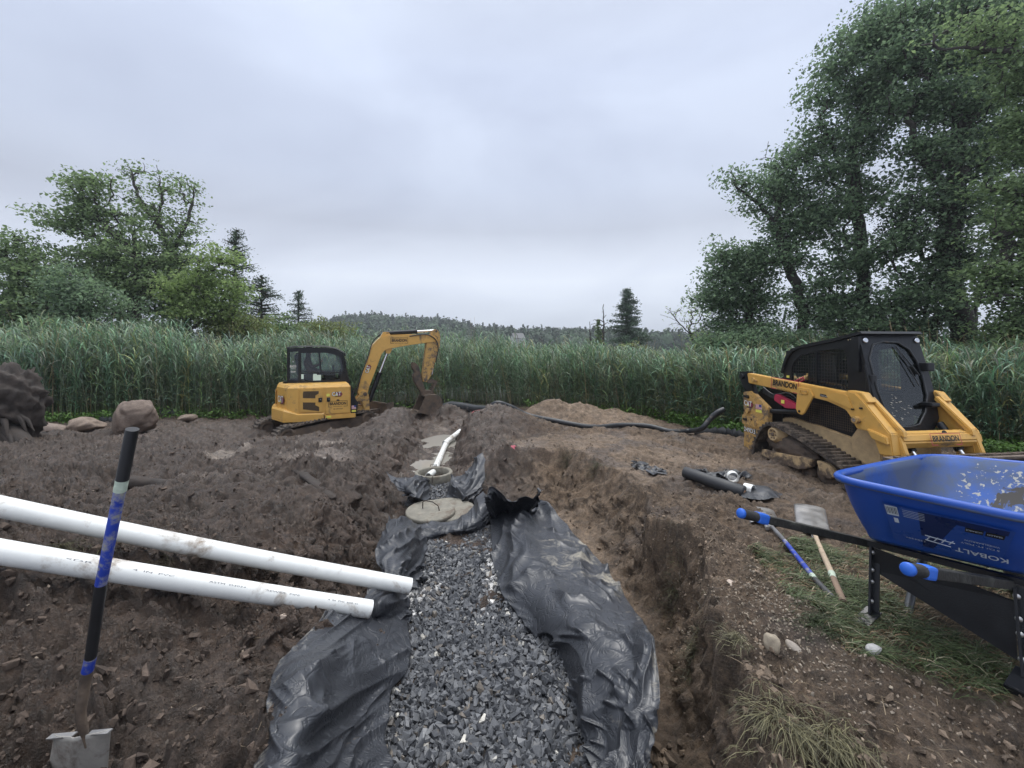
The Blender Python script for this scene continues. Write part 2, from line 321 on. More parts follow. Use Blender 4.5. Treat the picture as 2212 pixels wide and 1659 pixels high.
SHELF = PW([(1180,1100),(1260,1110),(1330,1190),(1400,1290),(1380,1330),(1330,1260),(1230,1170)], -.5)
SLAB = PW([(1620,1330),(1760,1340),(1860,1420),(1800,1440),(1690,1400)], 0)
TOPR = PW([(1080,965),(1330,930),(1620,960),(1650,1010),(1450,1060),(1380,1090),(1290,1000),(1180,985)], -.15)
SMOOTHED = [(PALE1, .9), (PALE2, .8), (PALE3, .7), (SLICK, .7), (SHELF, .85), (SLAB, .95), (TOPR, .45)]
SAND = np.array([(-.6,10.3),(.2,9.9),(1.5,9.9),(3,10.2),(4.2,10.8),(3.8,12.6),(.5,12.6),(-.4,11.4)])

m_, n, o = new_mat('soil'); L = n.links.new
at = node(n, 'ShaderNodeAttribute', attribute_name='tint'); tc = node(n, 'ShaderNodeTexCoord')
n1 = node(n, 'ShaderNodeTexNoise', {'Scale': 9., 'Detail': 8., 'Roughness': .68}); L(tc.outputs['Object'], n1.inputs['Vector'])
r1 = node(n, 'ShaderNodeValToRGB'); r1.color_ramp.elements[0].position = .32; r1.color_ramp.elements[0].color = (.40,.38,.37,1); r1.color_ramp.elements[1].position = .72; r1.color_ramp.elements[1].color = (1.45,1.38,1.32,1); L(n1.outputs[0], r1.inputs[0])
mm = node(n, 'ShaderNodeMix', data_type='RGBA', blend_type='MULTIPLY'); mm.inputs[0].default_value = 1; L(at.outputs['Color'], mm.inputs[6]); L(r1.outputs[0], mm.inputs[7])
n2 = node(n, 'ShaderNodeTexNoise', {'Scale': 130., 'Detail': 3., 'Roughness': .7}); L(tc.outputs['Object'], n2.inputs['Vector'])
r2 = node(n, 'ShaderNodeValToRGB'); r2.color_ramp.elements[0].position = .63; r2.color_ramp.elements[0].color = (0,0,0,1); r2.color_ramp.elements[1].position = .72; r2.color_ramp.elements[1].color = (1,1,1,1); L(n2.outputs[0], r2.inputs[0])
m3 = node(n, 'ShaderNodeMath', operation='MULTIPLY'); m3.inputs[1].default_value = .5; L(r2.outputs[0], m3.inputs[0])
mg = node(n, 'ShaderNodeMix', data_type='RGBA'); L(m3.outputs[0], mg.inputs[0]); L(mm.outputs[2], mg.inputs[6]); mg.inputs[7].default_value = (.27,.235,.20,1)
n4 = node(n, 'ShaderNodeTexNoise', {'Scale': 42., 'Detail': 7., 'Roughness': .75}); L(tc.outputs['Object'], n4.inputs['Vector'])
r4_ = node(n, 'ShaderNodeValToRGB'); r4_.color_ramp.elements[0].position = .34; r4_.color_ramp.elements[0].color = (.50,.49,.48,1); r4_.color_ramp.elements[1].position = .66; r4_.color_ramp.elements[1].color = (1.3,1.27,1.22,1); L(n4.outputs[0], r4_.inputs[0])
m5 = node(n, 'ShaderNodeMix', data_type='RGBA', blend_type='MULTIPLY'); m5.inputs[0].default_value = 1; L(mg.outputs[2], m5.inputs[6]); L(r4_.outputs[0], m5.inputs[7])
bs = node(n, 'ShaderNodeBsdfPrincipled', {'Specular IOR Level': .6}); L(m5.outputs[2], bs.inputs['Base Color']); L(bs.outputs[0], o.inputs[0])
n3 = node(n, 'ShaderNodeTexNoise', {'Scale': 2.2, 'Detail': 6., 'Roughness': .6}); L(tc.outputs['Object'], n3.inputs['Vector'])
wt = node(n, 'ShaderNodeAttribute', attribute_name='wet')
ad = node(n, 'ShaderNodeMath', operation='ADD'); L(n3.outputs[0], ad.inputs[0]); L(wt.outputs['Fac'], ad.inputs[1])
rm = node(n, 'ShaderNodeMapRange', {'From Min': .45, 'From Max': .95, 'To Min': .95, 'To Max': .25}); L(ad.outputs[0], rm.inputs[0]); L(rm.outputs[0], bs.inputs['Roughness'])
nb = node(n, 'ShaderNodeTexNoise', {'Scale': 70., 'Detail': 8., 'Roughness': .72}); L(tc.outputs['Object'], nb.inputs['Vector'])
bp = node(n, 'ShaderNodeBump', {'Strength': 1., 'Distance': .03}); L(nb.outputs[0], bp.inputs['Height']); L(bp.outputs[0], bs.inputs['Normal'])
M_SOIL = m_

NU, NY = 1560, 1200
u = np.linspace(-1.8, 1.8, NU); ty = np.linspace(0, 1, NY)
Yr = -.9+1.1*np.exp(ty*math.log(60/1.1))
YY, UU = np.meshgrid(Yr, u, indexing='ij'); XX = UU*(YY+1.5)
Zt, tW, sO, sI, smo, gra = H(XX, YY, True, True)
wl_ = np.clip(4*tW*(1-tW), 0, 1)*(YY < 13)
sgn_ = sstep(-.9, .1, XX)*2-1              # crumbling faces: the cut walls bulge and recess sideways
WX = wl_*sgn_*(.085*(bil(YY*3.2, Zt*4.5, 101)-.5)+.055*(bil(YY*8, Zt*9, 102)-.5)+.03*(bil(YY*19, Zt*21, 103)-.5)+.014*(bil(YY*41, Zt*45, 104)-.5))
# soil colours (the material's own): dark peat left, brown subsoil in the cut, sandy heaps, pale silt
def mixc(C, c, w): return C*(1-w[..., None])+np.array(c)*w[..., None]
C = np.broadcast_to(np.array((.080,.058,.045)), XX.shape+(3,)).copy()
nn = pn(XX*.8, YY*.8, 41)*.5+.5; n5 = pn(XX*4, YY*4, 42)*.5+.5
right = sstep(-.3, 1.3, XX+.5*pn(XX*.7, YY*.7, 43))*(YY < 40)
C = mixc(C, (.165,.124,.088), right*.8)
C = mixc(C, (.185,.137,.095), np.clip(4*tW*(1-tW), 0, 1)*sstep(-.2, .6, XX)*.85)
C = mixc(C, (.13,.090,.068), np.clip(4*tW*(1-tW), 0, 1)*sstep(.2, -1, XX)*.6*nn)
for P_, c, k in ((SHELF,(.25,.19,.135),.9),(TOPR,(.235,.185,.14),.7),(SAND,(.215,.165,.12),.9),(SLAB,(.105,.082,.068),.9),(PALE1,(.30,.265,.235),.95),(PALE2,(.26,.225,.20),.75),(PALE3,(.19,.16,.14),.6),(SLICK,(.135,.112,.098),.7)):
    C = mixc(C, c, sstep(-.1, .16, poly_sd(P_, XX+.2*pn(XX*3, YY*3, 44), YY+.25*pn(XX*3+5, YY*3, 45)))*k)
C = mixc(C, (.115,.10,.055), gra*.6)
C = mixc(C, (.05,.06,.028), sstep(13.5, 15.5, YY+.5*pn(XX, YY, 46)))
C = mixc(C, (.33,.29,.25), np.clip(sI*6, 0, 1)*(YY > 6.4)*sstep(.25,.8,n5)*.6)
wp = sstep(.1, .55, pn(XX*1.15, YY*1.5, 47)+.5*pn(XX*3.1, YY*3.3, 48))*sstep(.7, 1.4, XX)*(YY > 3.6)*(YY < 10.2)*(1-gra)
C = mixc(C, (.085,.062,.048), wp*.75)
C *= (.82+.36*nn)[..., None]
wet = np.clip(smo*.5*sstep(.8, .2, XX)+.36*sstep(.5, -.6, XX)*(.5+nn)+.3*wp+(tW > .9)*.2, 0, 1)-.3*gra
idx = np.arange(NU*NY).reshape(NY, NU)
Fq = np.stack([idx[:-1, :-1], idx[:-1, 1:], idx[1:, 1:], idx[1:, :-1]], -1).reshape(-1, 4)
ground = mesh_np('ground', np.stack([XX+WX, YY, Zt], -1).reshape(-1, 3), Fq, M_SOIL, smooth=True, col=C.reshape(-1, 3))
a_ = ground.data.attributes.new('wet', 'FLOAT', 'POINT'); a_.data.foreach_set('value', wet.ravel().astype(np.float32))
tag(ground, kind='structure')
# far marsh floor to the horizon, a few centimetres below the near ground
marsh = MB(); marsh.add([(-740,-60,-.62),(-60,-60,-.62),(-60,56,-.62),(60,56,-.62),(60,-60,-.62),(740,-60,-.62),(740,460,-.62),(-740,460,-.62)], [(0,1,2,7),(2,3,6,7),(3,4,5,6)])
marsh.build('marsh_ground', mat('marsh_soil', (.05,.06,.03), .9, scale=.3, var=.3)); tag(bpy.data.objects['marsh_ground'], kind='structure')

# water
M_WATER, n, o = new_mat('muddy_water'); L = n.links.new
b = node(n, 'ShaderNodeBsdfPrincipled', {'Base Color': (.30,.28,.25,1), 'Roughness': .05, 'IOR': 1.33, 'Specular IOR Level': .9}); L(b.outputs[0], o.inputs[0])
tc = node(n, 'ShaderNodeTexCoord'); nz = node(n, 'ShaderNodeTexNoise', {'Scale': 14., 'Detail': 3.}); L(tc.outputs['Object'], nz.inputs['Vector'])
bp = node(n, 'ShaderNodeBump', {'Strength': .06, 'Distance': .01}); L(nz.outputs[0], bp.inputs['Height']); L(bp.outputs[0], b.inputs['Normal'])
def puddle(cx, cy, rx, ry, z, ang=0):
    b = MB(); P = [(0,0,0)]+[(rx*math.cos(t)*(1+.2*math.sin(3*t+cx)), ry*math.sin(t)*(1+.2*math.cos(2*t+cy)), 0) for t in np.linspace(0, 2*math.pi, 25)[:-1]]
    b.add(P, [(0, i+1, (i+1) % 24+1) for i in range(24)]); o = b.build('puddle', M_WATER); o.location = (cx, cy, z); o.rotation_euler = (0, 0, ang); tag(o, kind='structure')
puddle(-1.5, 8.3, 1.0, 1.9, -.578)
def pud(px, py, rx, ry, z0, q=.45, ang=0):
    g = G(px, py, z0); th = np.linspace(0, 6.28, 14); xs = np.concatenate([g[0]+rx*k*np.cos(th) for k in (.3,.6,.9)]); ys = np.concatenate([g[1]+ry*k*np.sin(th) for k in (.3,.6,.9)])
    puddle(g[0], g[1], rx, ry, float(np.quantile(H(xs, ys), q*.62)), ang)
pud(660,985,.9,.22,-.35,.25,.1); pud(700,1010,.45,.16,-.25,.3); pud(470,1250,.08,.05,-.1,.35)
pud(985,960,.5,.8,-.55,.3)
# ------------------------------------------------------------ stones
def rock_templates(k, n, flat=.7, jit=.28, sub=1):
    T = []
    for i in range(k):
        bm = bmesh.new(); bmesh.ops.create_icosphere(bm, subdivisions=sub, radius=1)
        rr = np.random.default_rng(n+i)
        for _ in range(7):                      # shear off random facets: angular crushed rock
            d = Vector(rr.normal(size=3)).normalized(); h = rr.uniform(.45, .85)
            for v in bm.verts:
                e = v.co.dot(d)-h
                if e > 0: v.co -= d*e
        for v in bm.verts: v.co = Vector((v.co.x*rr.uniform(.95,1.05), v.co.y*.78, v.co.z*flat))*(1+rr.uniform(-jit, jit)*.3)
        bm.verts.index_update(); T.append((np.array([v.co[:] for v in bm.verts]), np.array([[v.index for v in f.verts] for f in bm.faces]))); bm.free()
    return T
def hull_templates(k, seed, flat=.72):
    T = []
    for i in range(k):
        rr = np.random.default_rng(seed+i); d = np.array([(a, b_, c) for a in (-1,1) for b_ in (-1,1) for c in (-1,1)], float)*.68+rr.uniform(-.34, .34, (8, 3)); d = d[:rr.integers(6, 9)]; d = np.concatenate([d, rr.normal(size=(2,3))*.75]); d -= d.mean(0); d *= np.array((1.15, rr.uniform(.7,1.0), flat*rr.uniform(.75,1.15)))
        bm = bmesh.new(); vs = [bm.verts.new(q) for q in d]; r = bmesh.ops.convex_hull(bm, input=vs); bmesh.ops.delete(bm, geom=[v for v in bm.verts if not v.link_faces], context='VERTS')
        bmesh.ops.triangulate(bm, faces=bm.faces); bm.verts.index_update(); T.append((np.array([v.co[:] for v in bm.verts]), np.array([[v.index for v in f.verts] for f in bm.faces]))); bm.free()
    return T
def scatter_rocks(name, P, S, mat_, T, col=None, smooth=False, tilt=1.):
    Vs = []; Fs = []; Cs = []; off = 0; rr = np.random.default_rng(5); P = np.asarray(P); S = np.asarray(S)
    which = rr.integers(0, len(T), len(P))
    for t in range(len(T)):
        idx_ = np.nonzero(which == t)[0]
        if not len(idx_): continue
        V, F = T[t]; m = len(idx_)
        q = rr.normal(size=(m, 4)); q[:, 1:3] *= tilt; q /= np.linalg.norm(q, axis=1, keepdims=True); w, x, y, z = q.T
        Rm = np.stack([1-2*(y*y+z*z), 2*(x*y-z*w), 2*(x*z+y*w), 2*(x*y+z*w), 1-2*(x*x+z*z), 2*(y*z-x*w), 2*(x*z-y*w), 2*(y*z+x*w), 1-2*(x*x+y*y)], 1).reshape(m, 3, 3)
        VV = np.einsum('mij,vj->mvi', Rm, V)*S[idx_][:, None, None]+P[idx_][:, None, :]
        Vs.append(VV.reshape(-1, 3)); Fs.append((F[None]+(np.arange(m)*len(V))[:, None, None]).reshape(-1, 3)+off); off += m*len(V)
        if col is not None: Cs.append(np.repeat(col[idx_], len(V), 0))
    return mesh_np(name, np.concatenate(Vs), np.concatenate(Fs), mat_, smooth=smooth, col=None if col is None else np.concatenate(Cs))
def stone_mat(name, base=None, rough=.55, spec=.5, lo=.55, hi=1.6, bscale=90., bump=.4):
    m, n, o = new_mat(name); L = n.links.new
    ge = node(n, 'ShaderNodeNewGeometry'); tc = node(n, 'ShaderNodeTexCoord')
    r = node(n, 'ShaderNodeValToRGB'); e = r.color_ramp.elements; e[0].color = (lo, lo, lo*1.02, 1); e[1].color = (hi, hi*.98, hi*.95, 1); e[0].position = .05
    L(ge.outputs['Random Per Island'], r.inputs[0])
    at = node(n, 'ShaderNodeAttribute', attribute_name='tint')
    mm = node(n, 'ShaderNodeMix', data_type='RGBA', blend_type='MULTIPLY'); mm.inputs[0].default_value = 1; L(r.outputs[0], mm.inputs[6])
    if base: mm.inputs[7].default_value = base+(1,)
    else: L(at.outputs['Color'], mm.inputs[7])
    nz = node(n, 'ShaderNodeTexNoise', {'Scale': bscale, 'Detail': 6., 'Roughness': .65}); L(tc.outputs['Object'], nz.inputs['Vector'])
    r2 = node(n, 'ShaderNodeValToRGB'); r2.color_ramp.elements[0].position = .3; r2.color_ramp.elements[0].color = (.7,.7,.7,1); r2.color_ramp.elements[1].position = .75; r2.color_ramp.elements[1].color = (1.3,1.28,1.25,1); L(nz.outputs[0], r2.inputs[0])
    m2 = node(n, 'ShaderNodeMix', data_type='RGBA', blend_type='MULTIPLY'); m2.inputs[0].default_value = 1; L(mm.outputs[2], m2.inputs[6]); L(r2.outputs[0], m2.inputs[7])
    b = node(n, 'ShaderNodeBsdfPrincipled', {'Roughness': rough, 'Specular IOR Level': spec}); L(m2.outputs[2], b.inputs['Base Color']); L(b.outputs[0], o.inputs[0])
    bp = node(n, 'ShaderNodeBump', {'Strength': bump, 'Distance': .006}); L(nz.outputs[0], bp.inputs['Height']); L(bp.outputs[0], b.inputs['Normal'])
    return m
M_GRAVEL = stone_mat('crushed_stone', rough=.45, bump=.15, lo=.62, hi=1.4)
GR1 = np.array([(-.75,.4),(.8,.4),(.75,1.9),(.62,2.2),(.55,2.6),(.50,2.95),(.40,3.3),(.22,3.7),(.02,4.1),(-.12,4.6),(-.18,5.0),(-1.1,5.0),(-1.12,4.3),(-1.0,3.7),(-.93,3.3),(-.85,2.9),(-.8,2.4),(-.74,2.0)])
GR2 = np.array([(-1.42,5.6),(-.85,5.6),(-.9,6.5),(-1.35,6.6),(-1.5,6.3)])
def gravel():
    rr = np.random.default_rng(9); P = []; S = []; C = []
    for (poly, dens) in ((GR1, 1.), (GR2, .8)):
        lo = poly.min(0); hi = poly.max(0)
        for layer in range(3):
            y = lo[1]
            N = int((hi[0]-lo[0])*(hi[1]-lo[1])*1450*dens); xs = rr.uniform(lo[0], hi[0], N); ys = rr.uniform(lo[1], hi[1], N)
            k = poly_sd(poly, xs, ys) > -.02; xs = xs[k]; ys = ys[k]; k = (ys < 6.6); xs = xs[k]; ys = ys[k]
            s = np.clip(rr.lognormal(math.log(.0172), .32, len(xs)), .008, .033)
            z = -.562+layer*.013+.022*pn(xs*1.6, ys*1.6, 77)+rr.uniform(-.006, .006, len(xs))+np.clip(.06-poly_sd(poly, xs, ys), 0, .1)*-.1
            P.append(np.stack([xs, ys, z], 1)); S.append(s)
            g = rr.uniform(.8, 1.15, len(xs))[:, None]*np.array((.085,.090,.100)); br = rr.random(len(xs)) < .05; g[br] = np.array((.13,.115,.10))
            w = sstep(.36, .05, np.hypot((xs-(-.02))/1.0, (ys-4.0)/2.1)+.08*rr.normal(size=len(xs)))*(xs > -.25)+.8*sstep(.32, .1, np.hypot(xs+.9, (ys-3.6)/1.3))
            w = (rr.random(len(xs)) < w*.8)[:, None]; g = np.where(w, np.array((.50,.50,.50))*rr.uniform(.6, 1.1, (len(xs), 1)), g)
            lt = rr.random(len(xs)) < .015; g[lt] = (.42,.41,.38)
            C.append(g)
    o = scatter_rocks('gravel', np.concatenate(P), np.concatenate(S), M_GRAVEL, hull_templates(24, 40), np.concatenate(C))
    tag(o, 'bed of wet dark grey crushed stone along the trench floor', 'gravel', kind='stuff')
    bed = MB(); lo = GR1
    bed.prism([tuple(p) for p in GR1], 2, -.62, -.566); b = bed.build('gravel_bed', mat('stone_fines', (.05,.05,.052), .8, bump=.5)); tag(b, kind='structure')
gravel()
M_CLOD = stone_mat('soil_clod', rough=.88, spec=.25, lo=.7, hi=1.3, bscale=55., bump=.9)
def clods():
    rr = np.random.default_rng(12); N = 34000
    ys = 1.0+9*rr.random(N)**1.6; xs = (rr.uniform(-1.45, 1.5, N))*ys; 
    k = (poly_sd(INP, xs, ys) < -.02) & (poly_sd(LAWN, xs, ys) < 0) & (poly_sd(SLAB, xs, ys) < 0); xs = xs[k]; ys = ys[k]
    den = .5+.8*pn(xs*1.1, ys*1.1, 51)+.5*(xs < .5); k = rr.random(len(xs)) < den; xs = xs[k]; ys = ys[k]
    s = np.clip(rr.lognormal(math.log(.0062), .62, len(xs)), .004, .04)
    col = np.where((xs > .4)[:, None], np.array((.165,.128,.098)), np.array((.088,.068,.056)))*rr.uniform(.75, 1.2, (len(xs), 1))
    pb = rr.random(len(xs)) < .035; col[pb] = np.array((.27,.225,.18)); s[pb] = rr.uniform(.003, .009, pb.sum())
    # heap of broken clods in the trench bottom right, pebble spill on the right bank
    for cx, cy, sx_, sy_, n_, sm, c in ((.72,2.02,.10,.12,110,.026,(.17,.13,.097)),(.60,1.9,.06,.1,50,.02,(.17,.13,.097)),(1.48,2.4,.2,.28,900,.0045,(.30,.26,.21)),(1.75,1.9,.3,.25,600,.004,(.26,.22,.18)),(1.6,3.0,.18,.35,700,.006,(.22,.175,.135)),(1.45,3.4,.2,.4,400,.007,(.18,.14,.105))):
        a = rr.normal(cx, sx_, n_); b = rr.normal(cy, sy_, n_); xs = np.append(xs, a); ys = np.append(ys, b); s = np.append(s, np.clip(rr.lognormal(math.log(sm), .35, n_), .004, .055))
        col = np.concatenate([col, np.array(c)*rr.uniform(.7, 1.25, (n_, 1))])
    s = np.minimum(s, np.where(xs > .85, .017, .026))
    z = H(xs, ys)+s*.35
    h = np.hypot((xs-.72)/.16, (ys-2.0)/.2); z += .10*np.exp(-h*h)*rr.random(len(xs))
    o = scatter_rocks('soil_clods', np.stack([xs, ys, z], 1), s, M_CLOD, hull_templates(16, 80, .8), col)
    tag(o, 'loose clods of brown earth and pebbles strewn over the banks', 'clods', kind='stuff')
clods()
# single stones one can point at
M_STONE = stone_mat('field_stone', rough=.75, lo=.9, hi=1.1, bscale=30.)
def stone(name, px, py, z, r, c, label, sq=(1,1,.75), seed=0, cat='stone', sub=3, sink=.25, grp=None, group=None, block=False):
    g = G(px, py, z) if z is not None else A(px, py, grp)
    bm = bmesh.new(); bmesh.ops.create_icosphere(bm, subdivisions=sub, radius=1); rr = np.random.default_rng(seed+100)
    for _ in range(6):
        d = Vector(rr.normal(size=3)).normalized(); h = rr.uniform(.62, .92)
        for v in bm.verts:
            e = v.co.dot(d)-h
            if e > 0: v.co -= d*e*.85
    if block:
        for v in bm.verts: v.co = Vector([math.copysign(abs(c_)**.62, c_) for c_ in v.co])*.86; v.co.x *= 1-.16*v.co.z
    V = np.array([v.co[:] for v in bm.verts]); f = pn(V[:, 0]*1.6+seed, V[:, 1]*1.6+V[:, 2]*1.3, seed)*.14+pn(V[:, 0]*4+seed, V[:, 1]*4+V[:, 2]*5, seed+1)*.05+pn(V[:, 0]*11, V[:, 1]*11+V[:, 2]*9, seed+2)*.025
    V = V*(1+f)[:, None]*np.array(sq)*r; F = np.array([[v.index for v in f_.verts] for f_ in bm.faces]); bm.free()
    zg = float(H(np.array([g[0]]), np.array([g[1]]))[0]); col = np.broadcast_to(np.array(c), V.shape)
    o = mesh_np(name, V, F, M_STONE, smooth=True, col=col); o.location = (g[0], g[1], zg+r*sq[2]*(1-2*sink)); o.rotation_euler = (0, 0, seed*1.3)
    return tag(o, label, cat, group)
stone('boulder', 293, 935, -.42, .50, (.15,.115,.095), 'squat brown boulder with a flat top at the reed edge', (.92,.8,.92), 3, 'boulder', 5, .10, block=True)
stone('rock', 185, 925, -.40, .36, (.21,.165,.135), 'low rounded muddy rock left of the flat topped boulder', (1.1,.9,.62), 6, 'rock', 4, .25, group='low rocks by the boulder')
stone('rock', 118, 930, -.38, .26, (.19,.15,.13), 'small muddy rock between the stump and the low rounded rock', (1.15,.8,.62), 7, 'rock', 3, .2, group='low rocks by the boulder')
stone('rock', 405, 905, -.5, .22, (.20,.16,.13), 'small rock at the reed edge right of the flat topped boulder', (1.2,.9,.5), 8, 'rock', 3, .2, group='low rocks by the boulder')
stone('stone', 1418, 1646, -.52, .034, (.33,.26,.19), 'round tan stone in the heap of clods at the bottom of the trench', (1,1,.9), 9, sink=-.3)
stone('stone', 1668, 1438, 0, .045, (.36,.31,.24), 'pale knobbly stone standing on the gravelly right bank', (.7,.9,1.15), 10, sink=.1)
stone('stone', 1718, 1418, 0, .04, (.30,.27,.24), 'long grey stone lying on the gravelly right bank', (1.5,.6,.5), 11)
stone('stone', 1888, 1447, 0, .033, (.42,.42,.42), 'whitish stone at the near edge of the green grass', (1.1,.8,.8), 12, sink=.05)
stone('stone', 1578, 1268, 0, .03, (.45,.38,.33), 'smooth cream stone lying left of the blue shovel handle', (1.4,.9,.6), 13)
stone('stone', 593, 1203, -.12, .028, (.50,.42,.33), 'cream stone resting above the white pipes', (1.1,.9,.8), 14, sink=0)
stone('stone', 612, 1345, -.12, .02, (.38,.31,.26), 'small tan stone on the mud just below the lower white pipe', (1.2,.9,.7), 15)
stone('stone', 330, 1262, -.1, .07, (.16,.13,.11), 'flat dark stone half under the lower white pipe', (1.6,.7,.5), 16)
stone('stone', 1162, 1338, -.5, .035, (.26,.2,.15), 'brown stone tucked against the inner edge of the long black liner', (1.1,.8,.8), 17, sink=-.1)
stone('stone', 1090, 1082, -.48, .05, (.30,.23,.18), 'tan stone at the foot of the bank behind the black liner', (1,1,.8), 18)

# ------------------------------------------------------------ PVC pipes
M_PVC = mat('white_plastic', (.74,.745,.72), .35, var=.05, dirt=(.22,.16,.11), dirt_amt=.44, dirt_scale=3.5, bump=.05)
M_INK = mat('grey_print', (.16,.16,.17), .6)
def hollow(name, pts, r, th=.007, n=28, mat_=None, parent=None):
    b = MB(); pts = [Vector(p) for p in pts]; V = []; T0 = (pts[1]-pts[0]).normalized(); N = T0.orthogonal().normalized()
    ring = []
    for i, p in enumerate(pts):
        T = (pts[min(i+1, len(pts)-1)]-pts[max(0, i-1)]).normalized(); N = (N-T*N.dot(T)).normalized(); B = T.cross(N)
        ring.append([(p+(N*math.cos(a)+B*math.sin(a))*r, p+(N*math.cos(a)+B*math.sin(a))*(r-th)) for a in (2*math.pi*j/n for j in range(n))])
    V = [q[0] for R_ in ring for q in R_]+[q[1] for R_ in ring for q in R_]; k = len(pts); F = []
    for i in range(k-1):
        for j in range(n):
            F.append((i*n+j, i*n+(j+1) % n, (i+1)*n+(j+1) % n, (i+1)*n+j)); o_ = k*n; F.append((o_+i*n+j, o_+(i+1)*n+j, o_+(i+1)*n+(j+1) % n, o_+i*n+(j+1) % n))
    b.add(V, F, True)
    for i in (0, k-1): b.add([q for R_ in [ring[i]] for c in R_ for q in c], [(2*j, 2*((j+1) % n), 2*((j+1) % n)+1, 2*j+1) for j in range(n)])
    return b.build(name, mat_ or M_PVC, parent)
def lerp(a, b, t): return Vector(a)+(Vector(b)-Vector(a))*t
def drain_pipe(pe, Ye, pl, Yl, label, printed=False):
    e = Vector(A(*pe, Ye)); l = Vector(A(*pl, Yl)); d = (l-e).normalized(); l2 = e+d*3.05
    pts = [lerp(e, l2, t)+Vector((0, 0, -.02*math.sin(math.pi*t))) for t in np.linspace(0, 1, 14)]
    root = empty('drain_pipe', e, 0, label, 'pipe', 'long white drain pipes across the trench side')
    pts = [p-e for p in pts]; hollow('pipe_wall', pts, .057, .006, 36, parent=root)
    if printed:
        side = Vector((0,0,1)).cross(d).normalized(); cm = (Vector((0,0,1.55))-e).normalized(); nrm = (cm-d*cm.dot(d)).normalized(); nrm = (nrm+Vector((0,0,.35))).normalized(); nrm = (nrm-d*nrm.dot(d)).normalized()
        up = d.cross(nrm)
        if up.z < 0: up = -up
        rr = np.random.default_rng(3)
        for k, (s0, s) in enumerate(((.12,'4  IN  PVC  SDR 35'),(.50,'SEWER  PIPE'),(.82,'ASTM  D3034'),(1.20,'4  IN  PVC'),(1.50,'SDR 35'))):
            t = text_part(s, 'printed_marking', M_INK, root, d*(s0+.09)+nrm*.0555+Vector((0,0,-.02*math.sin(math.pi*s0/3.05))), -d, up, .009, .0015, .2, 0)
    return root
P_FAR = drain_pipe((886,1266), 3.22, (0,1090), 2.42, 'upper of the two long white pipes, its cut end over the gravel')
P_NEAR = drain_pipe((800,1316), 2.88, (0,1184), 2.12, 'lower of the two long white pipes, grey print along it and mud on its underside', True)
# ditch pipes
pt = empty('ditch_pipe', G(940,1012,-.52), 0, 'white pipe running from the concrete riser to the bend in the water', 'pipe')
o0 = Vector(G(940,1012,-.52)); j = Vector(G(964,957,-.52)); e2 = Vector(G(1003,926,-.42))
hollow('pipe_wall', [Vector((0,0,0)), (j-o0)*.5, (j-o0)], .057, parent=pt)
bb = MB(); d_ = (j-o0).normalized(); bb.cyl((j-o0)-d_*.13, (j-o0)+d_*.0, .064, 20); bb.build('coupling', M_PVC, pt)
p2 = empty('ditch_pipe', j, 0, 'white pipe climbing right from the bend toward the dark spoil mound', 'pipe')
d2 = (e2-j).normalized(); hollow('pipe_wall', [d2*-.10+Vector((0,0,.02)), d2*.6+Vector((0,0,.02)), (e2-j)+d2*.3+Vector((0,0,.02))], .057, parent=p2)

# ------------------------------------------------------------ concrete riser and lid
M_CONC = mat('wet_concrete', (.21,.195,.16), .8, var=.25, scale=14, bump=.6, bscale=90, dirt=(.13,.10,.075), dirt_amt=.42, dirt_scale=6)
M_REBAR = mat('rusty_steel', (.05,.035,.028), .7, var=.4, bump=.3)
rc = Vector(G(937,1019,-.41)); riser = empty('manhole_riser', (rc.x, rc.y, -.69), R(10), 'open round concrete riser standing in the wet ditch', 'concrete ring')
b = MB(); b.rings((0,0,0), (0,0,1), [(.30,0),(.30,.27),(.293,.285),(.255,.285),(.245,.27),(.235,0)], 48); b.build('ring_wall', M_CONC, riser)
for a in (1.6, 4.5):
    b = MB(); q = Vector((math.cos(a)*.31, math.sin(a)*.31, .20)); tn = Vector((-math.sin(a), math.cos(a), 0)); b.tube([q-tn*.05, q-tn*.05+Vector((0,0,.11)), q+tn*.05+Vector((0,0,.11)), q+tn*.05], .006, 6); b.build('lifting_loop', M_REBAR, riser)
st = empty('pipe_stub', (rc.x-.03, rc.y-.10, -.40), 0, 'short white pipe end poking up inside the open concrete riser', 'pipe end')
hollow('pipe_wall', [(0,.2,-.02),(0,.05,.005),(-.02,-.1,.01)], .05, parent=st)
st.location.z = -.43
lc = Vector(G(930,1104,-.44)); lid = empty('access_cover', (lc.x, lc.y, -.475), 0, 'round concrete lid with a wire handle between two gravel beds', 'concrete lid')
b = MB(); b.rings((0,0,0), (.02,-.05,1), [(.001,0),(.285,0),(.30,.012),(.30,.045),(.29,.055),(.001,.058)], 56, closed=False); b.build('lid_disc', M_CONC, lid)
b = MB(); b.tube([(-.10,.02,.05),(-.10,.02,.14),(-.06,.0,.165),(.03,-.02,.155),(.10,-.03,.11),(.115,-.03,.05)], .007, 8); b.build('wire_handle', M_REBAR, lid)
sl_ = empty('tank_cover', (lc.x+.17, lc.y+.16, -.53), 0, 'pale concrete collar half hidden behind the round lid', 'concrete collar')
b = MB(); b.rings((0,0,0), (0,-.03,1), [(.001,0),(.35,0),(.36,.01),(.36,.055),(.345,.065),(.001,.065)], 48, closed=False); b.build('collar_disc', M_CONC, sl_)

